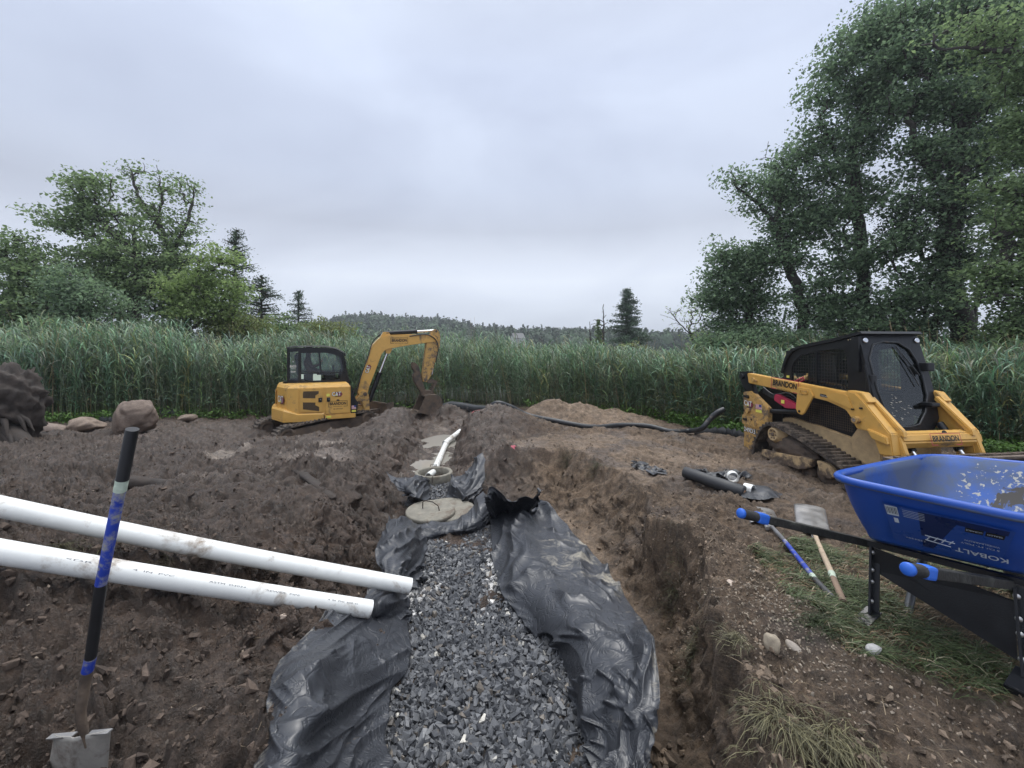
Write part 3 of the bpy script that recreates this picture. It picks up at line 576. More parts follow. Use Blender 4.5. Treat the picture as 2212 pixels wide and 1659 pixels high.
# ------------------------------------------------------------ black liner sheets
m, n, o = new_mat('black_liner'); L = n.links.new
tc = node(n, 'ShaderNodeTexCoord'); at = node(n, 'ShaderNodeAttribute', attribute_name='tint')
d = node(n, 'ShaderNodeTexNoise', {'Scale': 7., 'Detail': 12., 'Roughness': .74, 'Distortion': .9}); L(tc.outputs['Object'], d.inputs['Vector'])
sp = node(n, 'ShaderNodeSeparateColor'); L(at.outputs['Color'], sp.inputs[0])
ad = node(n, 'ShaderNodeMath', operation='ADD'); L(d.outputs[0], ad.inputs[0]); L(sp.outputs[0], ad.inputs[1])
k = node(n, 'ShaderNodeMapRange', {'From Min': .84, 'From Max': 1.0}); L(ad.outputs[0], k.inputs[0])
fd = node(n, 'ShaderNodeTexNoise', {'Scale': 300., 'Detail': 2.}); L(tc.outputs['Object'], fd.inputs['Vector'])
bc = node(n, 'ShaderNodeValToRGB'); bc.color_ramp.elements[0].position = .35; bc.color_ramp.elements[0].color = (.020,.022,.027,1); bc.color_ramp.elements[1].position = .75; bc.color_ramp.elements[1].color = (.044,.047,.055,1); L(fd.outputs[0], bc.inputs[0])
mx_ = node(n, 'ShaderNodeMix', data_type='RGBA'); mx_.inputs[7].default_value = (.27,.245,.20,1); L(k.outputs[0], mx_.inputs[0]); L(bc.outputs[0], mx_.inputs[6])
b = node(n, 'ShaderNodeBsdfPrincipled', {'Specular IOR Level': .6}); L(mx_.outputs[2], b.inputs['Base Color'])
rg = node(n, 'ShaderNodeMapRange', {'To Min': .38, 'To Max': .85}); L(k.outputs[0], rg.inputs[0]); L(rg.outputs[0], b.inputs['Roughness']); L(b.outputs[0], o.inputs[0])
nb = node(n, 'ShaderNodeTexNoise', {'Scale': 5.5, 'Detail': 3., 'Roughness': .55, 'Distortion': 2.2}); L(tc.outputs['Object'], nb.inputs['Vector'])
s1 = node(n, 'ShaderNodeMath', operation='SUBTRACT'); s1.inputs[1].default_value = .5; L(nb.outputs[0], s1.inputs[0]); s2 = node(n, 'ShaderNodeMath', operation='ABSOLUTE'); L(s1.outputs[0], s2.inputs[0]); s3 = node(n, 'ShaderNodeMath', operation='MINIMUM'); s3.inputs[1].default_value = .07; L(s2.outputs[0], s3.inputs[0])
bp = node(n, 'ShaderNodeBump', {'Strength': .45, 'Distance': .08}); L(s3.outputs[0], bp.inputs['Height']); L(bp.outputs[0], b.inputs['Normal'])
M_LINER = m
def spline_grid(R_, nu, nv):                 # R_: rows x cols x 3 control points -> smooth surface
    R_ = np.array(R_, float)
    def cr(P, m):
        P = np.concatenate([2*P[:1]-P[1:2], P, 2*P[-1:]-P[-2:-1]]); k = len(P)-3; t = np.linspace(0, k-1e-6, m); i = t.astype(int); f = (t-i).reshape((-1,)+(1,)*(P.ndim-1))
        a, b, c, d = P[i], P[i+1], P[i+2], P[i+3]; return .5*((2*b)+(-a+c)*f+(2*a-5*b+4*c-d)*f*f+(-a+3*b-3*c+d)*f**3)
    S = cr(R_, nv); return cr(S.transpose(1, 0, 2), nu).transpose(1, 0, 2)
def liner(label, rows, fold=.03, ff=9., fdir=(1., .25), seed=0, ground_clear=.012, dust=.22, dustmap=None, nu=110, nv=150, edge=.03, fold2=.012, floor=None):
    S = spline_grid(rows, nu, nv); U, Vv = np.meshgrid(np.linspace(0, 1, nu), np.linspace(0, 1, nv))
    e = .5*edge*np.stack([pn(Vv*9+seed, U*0+seed, 60), pn(Vv*8+3, U*0+seed, 61), Vv*0], -1)*(np.abs(U-.5)*2)[..., None]**4
    e2 = .8*edge*np.stack([pn(U*7+seed, U*0+1+seed, 62), pn(U*6+3, U*0+seed, 63), Vv*0], -1)*(np.abs(Vv-.5)*2)[..., None]**6
    S = S+e+e2
    du = np.gradient(S, axis=1); dv = np.gradient(S, axis=0); Nn = np.cross(du, dv); Nn /= np.linalg.norm(Nn, axis=2, keepdims=True)+1e-9; Nn *= np.sign((Nn@np.array((0., -.8, .35)) if (ground_clear is None or seed == 8) else Nn[..., 2])[..., None]+1e-6)
    lu = np.linalg.norm(du, axis=2).mean()*nu; lv = np.linalg.norm(dv, axis=2).mean()*nv
    X = U*lu; Y = Vv*lv; q = X*fdir[0]+Y*fdir[1]; p = -X*fdir[1]+Y*fdir[0]
    wq = q+.16*pn(p*1.1+seed, q*1.3, 64)+.035*pn(p*3.5, q*3.5+seed, 65)
    env = .35+.9*np.clip(pn(X*1.3+seed*3, Y*1.3, 66)+.35, 0, 1.3)
    ridge = lambda v, k: np.clip(1-np.abs(v)*k, 0, 1)**1.5
    r1 = ridge(pn(wq*ff*.30+seed, p*.42+seed, 67), 1.9); r5 = sstep(-.1, .5, pn(X*2.6, Y*2.6+seed, 73))
    r2 = ridge(pn(wq*ff*.95+7, p*.9+seed, 68), 2.2)
    r3 = ridge(pn((X+.6*Y)*ff*.42+3+seed, (Y-.6*X)*ff*.16, 69), 2.6)
    r4 = ridge(pn((X-.9*Y)*ff*.6+13, (Y+.9*X)*ff*.2+seed, 70), 3.)
    D = env*(fold*2.3*(r1-.25)+fold2*1.0*(r2-.3)*r5+fold*1.0*r3)+fold*.9*r4*r3+fold*.4*pn(X*2.2+seed, Y*2.2, 72)
    S = S+Nn*D[..., None]
    if ground_clear is not None:
        hz = H(S[..., 0], S[..., 1], False)
        if floor is not None: hz = np.maximum(hz, floor)
        hz = hz+.035*sstep(-.3,.5,S[...,0]*0+1)*0
        lowz = hz+ground_clear+.02*r1; S[..., 2] = np.where(S[..., 2] < lowz, lowz+(S[..., 2]-lowz)*.06, S[..., 2])
    idx = np.arange(nu*nv).reshape(nv, nu); F = np.stack([idx[:-1, :-1], idx[:-1, 1:], idx[1:, 1:], idx[1:, :-1]], -1).reshape(-1, 4)
    dm = np.full(U.shape, dust) if dustmap is None else dustmap(U, Vv)
    o = mesh_np('liner_sheet', S.reshape(-1, 3), F, M_LINER, smooth=True, col=np.repeat(dm.reshape(-1, 1), 3, 1))
    so_ = o.modifiers.new('thickness', 'SOLIDIFY'); so_.thickness = .0018; so_.offset = 1
    tag(o, label, 'liner', 'black liner sheets along the trench'); return o
def rows_g(rows): return [[G(*p) if len(p) == 3 else p for p in r] for r in rows]
liner('large black liner sheet draped over the near left trench side', rows_g([
    [(700,1340,-.16),(745,1325,-.2),(800,1312,-.34),(845,1312,-.42),(875,1322,-.5)],
    [(628,1405,-.10),(690,1385,-.10),(760,1380,-.26),(830,1385,-.38),(884,1390,-.50)],
    [(600,1440,-.08),(665,1440,-.04),(740,1440,-.20),(815,1440,-.36),(880,1440,-.50)],
    [(585,1510,-.08),(655,1510,-.02),(720,1510,-.16),(785,1510,-.38),(840,1505,-.50)],
    [(565,1590,-.06),(640,1590,-.02),(700,1590,-.20),(765,1585,-.40),(832,1580,-.50)],
    [(545,1665,-.05),(620,1665,-.01),(690,1665,-.20),(760,1660,-.38),(828,1655,-.50)],
    [(520,1760,-.04),(600,1760,-.0),(670,1760,-.16),(740,1760,-.38),(820,1750,-.50)],
    [(480,1900,-.03),(560,1900,-.0),(640,1900,-.16),(720,1900,-.38),(810,1890,-.50)]]), .022, 7., (.45,.9), 1, dust=.2, dustmap=lambda U, V: .15+.16*sstep(.25,.0,U)+.12*np.clip(pn(U*3,V*4,5),0,1), nu=130, nv=190)
liner('small crumpled black liner flap beside the lower pipe end', rows_g([
    [(800,1284,-.38),(845,1266,-.36),(880,1284,-.44)],[(780,1304,-.36),(838,1290,-.32),(886,1304,-.46)],[(735,1332,-.36),(815,1322,-.32),(884,1328,-.50)],[(715,1352,-.34),(800,1352,-.42),(880,1350,-.53)]]), .03, 10, (.9,.4), 2, dust=.12, nu=80, nv=80)
liner('creased black liner piece left of the gravel below the lid', rows_g([
    [(846,1132,-.30),(868,1118,-.26),(890,1128,-.34),(906,1142,-.5)],[(820,1172,-.24),(855,1165,-.18),(890,1165,-.30),(915,1168,-.5)],[(812,1208,-.22),(850,1205,-.20),(890,1205,-.34),(916,1205,-.52)],
    [(832,1245,-.24),(855,1245,-.26),(880,1245,-.40),(903,1238,-.53)],[(862,1274,-.40),(872,1276,-.42),(882,1274,-.5),(890,1264,-.54)]]), .035, 9, (.8,.5), 3, dust=.24, nu=90, nv=100)
liner('crumpled black liner strip wrapped around the front of the lid', rows_g([
    [(856,1136,-.48),(895,1136,-.48),(940,1136,-.49),(988,1124,-.46),(1018,1098,-.40),(1045,1062,-.30)],[(862,1146,-.46),(902,1146,-.46),(944,1144,-.47),(992,1132,-.44),(1024,1108,-.38),(1052,1078,-.26)],
    [(872,1160,-.48),(905,1160,-.48),(948,1153,-.48),(992,1146,-.46),(1026,1130,-.44),(1056,1105,-.38)],[(895,1174,-.55),(915,1174,-.55),(960,1164,-.55),(1002,1158,-.55),(1034,1148,-.55),(1062,1130,-.54)]]), .022, 9, (1,.1), 4, dust=.2, nu=150, nv=70)
liner('upright folded black liner at the upper end of the long sheet', rows_g([
    [(1040,1062,.0),(1062,1050,.02),(1085,1066,-.08),(1120,1068,-.10),(1148,1066,-.04),(1170,1052,.02)],[(1048,1085,-.18),(1068,1078,-.16),(1090,1085,-.24),(1120,1084,-.24),(1148,1080,-.2),(1166,1070,-.1)],
    [(1058,1118,-.46),(1075,1112,-.46),(1096,1112,-.46),(1120,1108,-.46),(1142,1102,-.4),(1160,1092,-.3)]]), .04, 8, (1,0), 5, dust=.2, ground_clear=None, nu=130, nv=60)
liner('long wide black liner sheet with silt stains on the right trench side', rows_g([
    [(1060,1112,-.50),(1090,1100,-.42),(1125,1090,-.36),(1158,1078,-.3)],
    [(1060,1160,-.50),(1110,1145,-.40),(1160,1130,-.38),(1205,1125,-.42)],
    [(1068,1225,-.51),(1130,1200,-.36),(1200,1185,-.34),(1268,1185,-.42)],
    [(1088,1280,-.51),(1170,1255,-.32),(1250,1240,-.32),(1318,1240,-.40)],
    [(1135,1340,-.51),(1220,1320,-.28),(1300,1305,-.28),(1362,1310,-.34)],
    [(1195,1392,-.51),(1270,1385,-.26),(1345,1375,-.24),(1398,1390,-.26)],
    [(1215,1440,-.51),(1290,1450,-.30),(1360,1450,-.22),(1418,1465,-.22)],
    [(1235,1510,-.51),(1300,1520,-.34),(1365,1520,-.24),(1428,1540,-.22)],
    [(1265,1580,-.51),(1320,1590,-.38),(1370,1590,-.30),(1420,1600,-.26)],
    [(1285,1650,-.52),(1335,1660,-.40),(1380,1670,-.34),(1400,1680,-.32)],
    [(1310,1760,-.52),(1355,1780,-.44),(1400,1800,-.42),(1430,1810,-.42)]]), .045, 8., (.95,.3), 6, dustmap=lambda U, V: .15+.20*np.exp(-((V-.22)/.13)**2)*sstep(.2,.6,U)+.17*sstep(.80,.95,U)*(V > .3)+.16*np.exp(-((V-.78)/.1)**2-((U-.35)/.3)**2), nu=170, nv=260)
liner('crumpled black liner patch left of the concrete riser', rows_g([
    [(835,1030,-.30),(870,1030,-.30),(900,1032,-.34),(928,1034,-.44)],[(858,1052,-.34),(880,1048,-.28),(903,1050,-.34),(926,1050,-.48)],[(880,1078,-.44),(895,1072,-.34),(910,1076,-.38),(924,1078,-.50)],[(902,1092,-.52),(910,1092,-.5),(916,1092,-.52),(922,1088,-.54)]]), .035, 9, (.7,.7), 7, dust=.16, nu=90, nv=80)
liner('black liner standing up against the bank right of the riser', [
    [A(982,1040,6.3), A(1005,1020,6.35), A(1030,998,6.4), A(1049,984,6.45)],[A(972,1052,6.1), A(1000,1040,6.0), A(1025,1020,6.05), A(1048,1005,6.15)],
    [A(966,1066,5.95), A(995,1058,5.75), A(1022,1046,5.8), A(1042,1040,5.95)],[A(966,1080,5.8), A(990,1078,5.6), A(1015,1070,5.65), A(1036,1066,5.8)],[A(975,1092,5.7), A(992,1094,5.55), A(1012,1092,5.55), A(1030,1086,5.65)]], .05, 8, (.8,-.6), 8, ground_clear=.02, dust=.1, nu=100, nv=100)

# ------------------------------------------------------------ logs, hose, stump, small litter
M_BARK = mat('wet_bark', (.040,.031,.026), .85, var=.4, scale=5, bump=.9, bscale=24)
M_BLACK = mat('black_rubber', (.022,.024,.027), .42, var=.3, bump=.15, dirt=(.20,.165,.13), dirt_amt=.38, dirt_scale=7)
def log_(p, q, r, label, name='log', flat=1.):
    b = MB(); p = Vector(p); q = Vector(q); N = 26; V = []; F = []; T = (q-p).normalized(); S_ = Vector((0,0,1)).cross(T).normalized(); U_ = T.cross(S_)
    for i in range(N):
        t = i/(N-1); e = min(1, (min(t, 1-t)*12)**.5+.35)
        for j in range(16):
            a = 2*math.pi*j/16; rr = r*e*(1+.16*float(pn(np.array(t*7+r*50), np.array(a*1.2), 3))+.09*float(pn(np.array(t*20.), np.array(a*3.), 4))); V.append(p+(q-p)*t+(S_*math.cos(a)+U_*math.sin(a)*flat)*rr+Vector((0,0,.02*math.sin(t*5))))
    for i in range(N-1):
        for j in range(16): F.append((i*16+j, i*16+(j+1) % 16, (i+1)*16+(j+1) % 16, (i+1)*16+j))
    b.add(V, F, True); b.add(V[:16], [tuple(range(16))]); b.add(V[-16:], [tuple(range(16))]); return tag(b.build(name, M_BARK), label, 'log')
def gz(px, py, z, dz): g = G(px, py, z); return (g[0], g[1], float(H(np.array([g[0]]), np.array([g[1]]))[0])+dz)
log_(gz(245,1080,-.2,.05), gz(382,1078,-.2,.04), .07, 'short dark log lying on the mud behind the white pipes')
log_(gz(622,1058,-.25,.05), gz(722,1108,-.25,.03), .055, 'dark splintered wood slab at the top of the left trench bank', 'wood_slab', .5)
log_(gz(1345,955,-.25,.0), gz(1385,1000,-.2,.0), .04, 'thin dark root sticking out of the right bank', 'root')
def smooth_pts(P, n=60): return [Vector(p) for p in spline_grid([P, P], n, 2)[0]]
b = MB(); hp = smooth_pts([gz(952,884,-.3,.02), gz(985,884,-.3,.14), gz(1020,890,-.25,.13), gz(1052,888,-.2,.1), gz(1085,893,-.1,.06)], 40)
b.tube([A(948,884,13.2), A(975,877,13.0), A(1000,880,12.8), A(1030,885,12.4), A(1052,885,12.0), A(1066,880,11.8)], [.14,.155,.15,.14,.12,.07], 14)
tag(b.build('suction_hose', M_BLACK), 'thick slack black hose at the reed edge behind the ditch', 'hose')
b = MB(); P = [gz(1040,905,-.1,.04), gz(1068,898,.05,.05), gz(1100,902,.0,.05), gz(1140,912,-.12,.05), gz(1200,920,-.15,.06), gz(1280,926,-.2,.06), gz(1340,922,-.25,.06), gz(1400,926,-.3,.08), gz(1450,936,-.35,.06), gz(1490,936,-.38,.08), A(1515,926,9.0), A(1532,908,8.95), A(1548,892,8.9), A(1564,884,8.9)]
b.tube(smooth_pts(P, 90), .055, 12); tag(b.build('drain_hose', M_BLACK), 'long black hose winding over the bank from the mound to the reeds', 'hose')
b = MB(); b.tube(smooth_pts([gz(1062,900,.05,.04), A(1070,888,9.3), A(1076,874,9.6)], 10), .045, 10); tag(b.build('hose_end', M_BLACK), 'short black hose end sticking up from the spoil mound', 'hose')
b = MB(); b.tube(smooth_pts([gz(1000,930,-.2,.05), gz(1020,915,-.1,.06), gz(1050,897,.05,.05)], 14), .012, 6); tag(b.build('red_cord', mat('faded_red', (.35,.10,.10), .7)), 'thin reddish cord running down the spoil mound', 'cord')
# uprooted stump at the left edge
def stump():
    b = A(30, 950, 8.4); root = empty('tree_stump', (b[0]-.15, b[1], -.35), 0, 'dark uprooted stump with gnarled root plate at the left edge', 'stump')
    bm = bmesh.new(); bmesh.ops.create_icosphere(bm, subdivisions=5, radius=1); V = np.array([v.co[:] for v in bm.verts]); F = np.array([[v.index for v in f.verts] for f in bm.faces]); bm.free()
    x, y, z = V.T; f = .20*(1-np.abs(pn(x*1.2+z*.8, z*1.8+y, 5))*2)+.17*(1-np.abs(pn(x*2.4+y*2-z, z*5, 6))*2)+.09*(1-np.abs(pn(x*5+y*4+z*2, z*10, 8))*2)+.05*pn(x*11+y*8, z*15, 7)
    V = V*(1+f)[:, None]*np.array((.46,.5,.68))+np.array((-.05,0,.75)); 
    mesh_np('root_plate', V, F, M_BARK, root, True, None)
    rr = random.Random(4)
    for k in range(10):
        a = rr.uniform(-.9, .9); s = Vector((.1, -.2, rr.uniform(.1, 1.0))); d = Vector((math.cos(a), rr.uniform(-.6,.2), rr.uniform(-.5,.1))).normalized(); L_ = rr.uniform(.25, .7)
        m = MB(); m.tube([s, s+d*L_*.5+Vector((0,0,rr.uniform(-.05,.1))), s+d*L_+Vector((0,0,-.12)), s+d*L_*1.25+Vector((0,0,-.35))], [.12,.07,.04,.012], 9); m.build('root', M_BARK, root)
    m = MB(); m.tube([(.1,-.1,.3),(.45,-.25,.18),(.85,-.35,.02),(1.15,-.4,-.12)], [.22,.2,.13,.05], 12); m.build('root', M_BARK, root)
    m = MB(); m.tube([(-.2,-.1,.1),(-.3,-.3,.5),(-.1,-.2,1.0)], [.3,.28,.2], 12); m.build('root', M_BARK, root)
stump()
# silt fence along the reeds
M_FENCE = mat('black_woven_fabric', (.018,.020,.022), .6, var=.3, bump=.2)
def silt(P, label):
    b = MB(); P = smooth_pts(P, 30); V = []; F = []
    for i, p in enumerate(P): V += [p+Vector((0,0,-.08)), p+Vector((.02*math.sin(i*1.3),0,.16+.03*math.sin(i*2.1)))]
    for i in range(len(P)-1): F.append((2*i, 2*i+2, 2*i+3, 2*i+1))
    b.add(V, F, True); o = b.build('silt_fence', M_FENCE); s = o.modifiers.new('t', 'SOLIDIFY'); s.thickness = .006; tag(o, label, 'silt fence')
silt([gz(1500,940,-.4,.0), gz(1560,946,-.45,.0), gz(1600,955,-.45,.0), gz(1640,960,-.45,0)], 'low black silt fence at the reed edge left of the tracked loader')
silt([gz(215,912,-.45,0), gz(250,914,-.45,0), gz(300,908,-.45,0)], 'low black silt fence beside the flat topped boulder')
silt([gz(345,902,-.5,0), gz(420,896,-.5,0)], 'low black silt fence scrap right of the boulder')
# scraps of liner lying on the right bank
for k, (px, py, w, lab) in enumerate(((1560,1028,.35,'torn black liner scrap on the right bank behind the fabric roll'), (1400,1020,.22,'thin strip of black liner on the bank left of the fabric roll'))):
    g = G(px, py, -.15); c = np.array(g); rows = [[(c[0]-w, c[1]-.15, 0), (c[0], c[1]-.2, 0), (c[0]+w, c[1]-.1, 0)], [(c[0]-w*.8, c[1]+.02, 0), (c[0], c[1]+.03, 0), (c[0]+w, c[1]+.05, 0)], [(c[0]-w*.7, c[1]+.2, 0), (c[0], c[1]+.22, 0), (c[0]+w*.6, c[1]+.25, 0)]]
    rows = [[(x, y, float(H(np.array([x]), np.array([y]))[0])+.02) for x, y, z in r] for r in rows]
    o = liner(lab, rows, .03, 10, (.6,.8), 20+k, ground_clear=.015, dust=.3, nu=60, nv=50, edge=.25)
m_ = mat('pink_marking_paint', (.42,.10,.13), .8, bump=.5)
g = G(1108,972,-.08); th = np.linspace(0, 2*np.pi, 25)[:-1]; rs = np.linspace(0, 1, 7)[1:]; px_ = np.concatenate([[g[0]]]+[g[0]+.06*r*(1+.35*np.sin(3*th))*np.cos(th) for r in rs]); py_ = np.concatenate([[g[1]]]+[g[1]+.07*r*(1+.3*np.cos(4*th))*np.sin(th) for r in rs])
b = MB(); b.add(list(zip(px_, py_, H(px_, py_)+.008)), [(0, 1+i, 1+(i+1) % 24) for i in range(24)]+[(1+24*k+i, 1+24*(k+1)+i, 1+24*(k+1)+(i+1) % 24, 1+24*k+(i+1) % 24) for k in range(5) for i in range(24)], True)
tag(b.build('paint_mark', m_), 'pink survey paint sprayed on the soil beside the ditch', 'paint mark')
# ------------------------------------------------------------ machine materials
MUD = (.13,.095,.07)
M_YEL = mat('yellow_paint', (.62,.355,.085), .42, var=.06, dirt=(.20,.14,.08), dirt_amt=.40, dirt_scale=2.6, bump=.04, coat=.15)
M_YELD = mat('muddy_yellow_paint', (.50,.30,.09), .6, var=.15, dirt=(.15,.11,.08), dirt_amt=.49, dirt_scale=9., bump=.15)
M_YELT = mat('dried_mud_on_yellow', (.46,.33,.18), .85, var=.2, dirt=(.11,.08,.06), dirt_amt=.44, dirt_scale=7., bump=.4, low=(-.1,.5))
M_DARK = mat('black_paint', (.012,.013,.015), .36, var=.2, dirt=(.07,.055,.045), dirt_amt=.30, dirt_scale=5, spec=.35)
M_STEEL = mat('worn_dark_steel', (.07,.055,.046), .6, metal=.2, var=.35, bump=.4, dirt=(.15,.11,.08), dirt_amt=.55, dirt_scale=6)
M_CHROME = mat('chrome_rod', (.75,.76,.78), .18, metal=1., var=.03)
M_TRACK = mat('muddy_rubber_track', (.045,.036,.030), .75, var=.35, bump=.8, bscale=40, dirt=(.17,.135,.105), dirt_amt=.50, dirt_scale=6)
M_MUD = mat('caked_mud', (.10,.075,.058), .95, var=.35, bump=1., bscale=25)
M_WHITE = mat('white_decal', (.78,.78,.76), .5, var=.04); M_BLK = mat('black_decal', (.012,.012,.012), .5); M_RED = mat('maroon_decal', (.22,.03,.05), .5)
M_BRED = mat('red_paint', (.42,.03,.07), .45, var=.15); M_BLUED = mat('blue_decal', (.03,.05,.25), .5); M_LIME = mat('yellow_sticker', (.75,.70,.12), .5)
M_VENT = mat('dark_mesh', (.085,.055,.025), .7, var=.5, scale=90)
M_GLASS = glass_mat('cab_glass', (.80,.86,.85), alpha=.86)
M_GLASSD = glass_mat('dusty_glass', (.88,.92,.91), alpha=.84, rough=.10)
M_PAPER = mat('pale_green_paper', (.55,.72,.68), .7, var=.04)
M_SKIN = mat('skin', (.36,.20,.14), .55); M_CLOTH = mat('brown_shirt', (.055,.03,.026), .9); M_CAP = mat('dark_cap', (.03,.025,.024), .8)
def hexa(name, par, org, u, v, w, h, mt):
    b = MB(); u = Vector(u).normalized(); v = Vector(v).normalized(); nr = u.cross(v); o = Vector(org)
    P = [o+u*(a*w)+v*(c*h) for a, c in ((-.5,-.5),(.28,-.5),(.5,0),(.28,.5),(-.5,.5))]; Q = [p+nr*.002 for p in P]
    b.add(P+Q, [(5,6,7,8,9),(4,3,2,1,0)]+[(i,(i+1) % 5,(i+1) % 5+5,i+5) for i in range(5)]); return b.build(name, mt, par)
def cat_logo(par, org, u, v, h):
    """white lettering with a black edge over a maroon hexagon"""
    u = Vector(u).normalized(); v = Vector(v).normalized(); o = Vector(org); nr = u.cross(v)
    hexa('emblem', par, o+u*h*.55+v*h*.38+nr*.002, u, v, h*1.75, h*1.18, M_BLK); hexa('emblem', par, o+u*h*.55+v*h*.38+nr*.0045, u, v, h*1.62, h*1.04, M_RED)
    text_part('CAT', 'lettering', M_BLK, par, o-v*h*.04, u, v, h*1.06, .0085, h*2.25, .035); text_part('CAT', 'lettering', M_WHITE, par, o, u, v, h, .011, h*2.1, .012)
    b = MB(); q = [o+nr*.0125+u*(-h*.30)+v*(-.02*h), o+nr*.0125+u*(h*.30)+v*(-.02*h), o+nr*.0125+v*h*.34]; b.add(q, [(0,1,2)]); b.build('emblem', M_LIME, par)
def firm_sign(par, org, u, v, w, sub='LANDSCAPING INC.', tree=True, phone=False, frame=M_BRED, ink=M_BLK):
    """boxed firm name with its little tree above and small line under"""
    u = Vector(u).normalized(); v = Vector(v).normalized(); o = Vector(org); nr = u.cross(v); h = w*.17
    text_part('BRANDON', 'lettering', ink, par, o, u, v, h, .003, w*.88, .03)
    text_part(sub, 'lettering', ink, par, o-v*h*.62, u, v, h*.26, .003, w*.5, .0)
    if phone: text_part('781 599 4764', 'lettering', ink, par, o-v*h*1.5, u, v, h*.34, .003, w*.5, .01)
    b = MB(); t = w*.018
    def strip(p, q): P = Vector(p); Q = Vector(q); d = (Q-P).normalized(); s = nr.cross(d)*t*.5; k = nr*.003; b.add([P-s+k, Q-s+k, Q+s+k, P+s+k], [(0,1,2,3)])
    c = lambda a, e: o+u*(a*w*.5)+v*(e*h)
    for p, q in (((-1,-.55),(-1,1.35)),((-1,1.35),(1,1.35)),((1,1.35),(1,-.55)),((-1,-.55),(-.62,-.55)),((.62,-.55),(1,-.55))): strip(c(*p), c(*q))
    b.build('sign_frame', frame, par)
    if tree:
        b = MB(); P = [o+u*(math.cos(a)*w*.09)+v*(h*1.45+math.sin(a)*w*.075)+nr*.003 for a in np.linspace(0, math.pi, 9)]; b.add(P, [tuple(range(9))]); b.build('tree_emblem', ink, par)
def plate_hole(b, outer, inner, ax, a, c):
    """plate with an opening: outer and inner loops with equal point counts, between a and c on axis ax"""
    n = len(outer)
    def mk(p, t): q = list(p); q.insert(ax, t); return q
    V = [mk(p, a) for p in outer]+[mk(p, a) for p in inner]+[mk(p, c) for p in outer]+[mk(p, c) for p in inner]; F = []
    for i in range(n):
        j = (i+1) % n; F += [(i,j,n+j,n+i),(2*n+i,2*n+j,3*n+j,3*n+i),(i,j,2*n+j,2*n+i),(n+i,n+j,3*n+j,3*n+i)]
    return b.add(V, F)
def resample(P, n):
    P = np.array(P+[P[0]], float); d = np.r_[0, np.cumsum(np.linalg.norm(np.diff(P, axis=0), axis=1))]; t = np.linspace(0, d[-1], n+1)[:-1]
    return [(float(np.interp(k, d, P[:, 0])), float(np.interp(k, d, P[:, 1]))) for k in t]
def belt(b, loop, y0, y1, th=.03, lug=.03, step=.09, rot=None):
    """endless track: loop of (x,z), lugs every step"""
    P = np.array(loop+[loop[0]], float); d = np.r_[0, np.cumsum(np.linalg.norm(np.diff(P, axis=0), axis=1))]; n = int(d[-1]/step)*4
    t = np.linspace(0, d[-1], n+1)[:-1]; X = np.interp(t, d, P[:, 0]); Z = np.interp(t, d, P[:, 1])
    for _ in range(3): X = (np.roll(X,1)+X*2+np.roll(X,-1))/4; Z = (np.roll(Z,1)+Z*2+np.roll(Z,-1))/4
    dx = np.roll(X,-1)-np.roll(X,1); dz = np.roll(Z,-1)-np.roll(Z,1); L_ = np.hypot(dx, dz); nx = dz/L_; nz = -dx/L_
    cx, cz = X.mean(), Z.mean(); s = np.sign(((X-cx)*nx+(Z-cz)*nz).sum()); nx *= s; nz *= s
    hh = np.where((np.arange(n) % 4) < 2, lug, 0.)
    V = []
    for i in range(n):
        for (y, k) in ((y0, -th), (y0, hh[i]), (y1, hh[i]), (y1, -th)): V.append(Vector((X[i]+nx[i]*k, y, Z[i]+nz[i]*k)))
    if rot is not None: V = [rot @ v for v in V]
    F = []
    for i in range(n):
        j = (i+1) % n
        for k in range(4): F.append((4*i+k, 4*i+(k+1) % 4, 4*j+(k+1) % 4, 4*j+k))
    b.add(V, F)
# ------------------------------------------------------------ excavator
EX = empty('mini_excavator', (-5.5, 11.75, -.85), .46, 'yellow mini excavator with black cab, digging beside the ditch', 'excavator')
T_ = Matrix.Rotation(R(20), 4, 'Z') @ Matrix.Rotation(R(-4.5), 4, 'Y') @ Matrix.Translation((0,0,.06)); 
for sgn in (-1, 1):
    b = MB(); y = sgn*.79; lp = [(-1.15,.05),(-1.28,.14),(-1.32,.28),(-1.25,.42),(-1.08,.50),(0,.53),(1.05,.52),(1.25,.43),(1.33,.28),(1.27,.12),(1.12,.03)]
    belt(b, lp, y-.2, y+.2, rot=T_); tr = b.build('track', M_TRACK, EX)
    b = MB(); b.prism([(x*.9, .28+(z-.28)*.55) for x, z in lp], 1, y-.17, y+.17, .02); b.v = [T_ @ Vector(p) for p in b.v]; b.build('track_frame', M_STEEL, tr)
    for x_, r_ in ((-1.06,.2),(1.08,.21)):
        b = MB(); b.rings((x_, y-sgn*.0, .28), (0,1,0), [(.001,-.16),(r_*.5,-.16),(r_*.55,-.19),(r_,-.19),(r_,.19),(r_*.55,.19),(r_*.5,.16),(.001,.16)], 20, closed=False); b.v = [T_ @ Vector(p) for p in b.v]; b.build('idler_wheel' if x_ < 0 else 'drive_sprocket', M_STEEL, tr)
b = MB(); b.box((0,0,.42), (1.2,1.2,.24)); b.cyl((0,0,.4), (0,0,.62), .45, 24); b.v = [T_ @ Vector(p) for p in b.v]; b.build('undercarriage', M_STEEL, EX)
b = MB(); b.box((1.75,0,.42), (.06,1.95,.36), Matrix.Rotation(R(8),3,'Y'), .01); b.box((1.78,-.98,.42), (.22,.02,.42)); b.box((1.78,.98,.42), (.22,.02,.42)); b.bar((.9,-.4,.4), (1.75,-.4,.35), .1, .12); b.bar((.9,.4,.4), (1.75,.4,.35), .1, .12); b.v = [T_ @ Vector(p) for p in b.v]; b.build('dozer_blade', M_STEEL, EX)
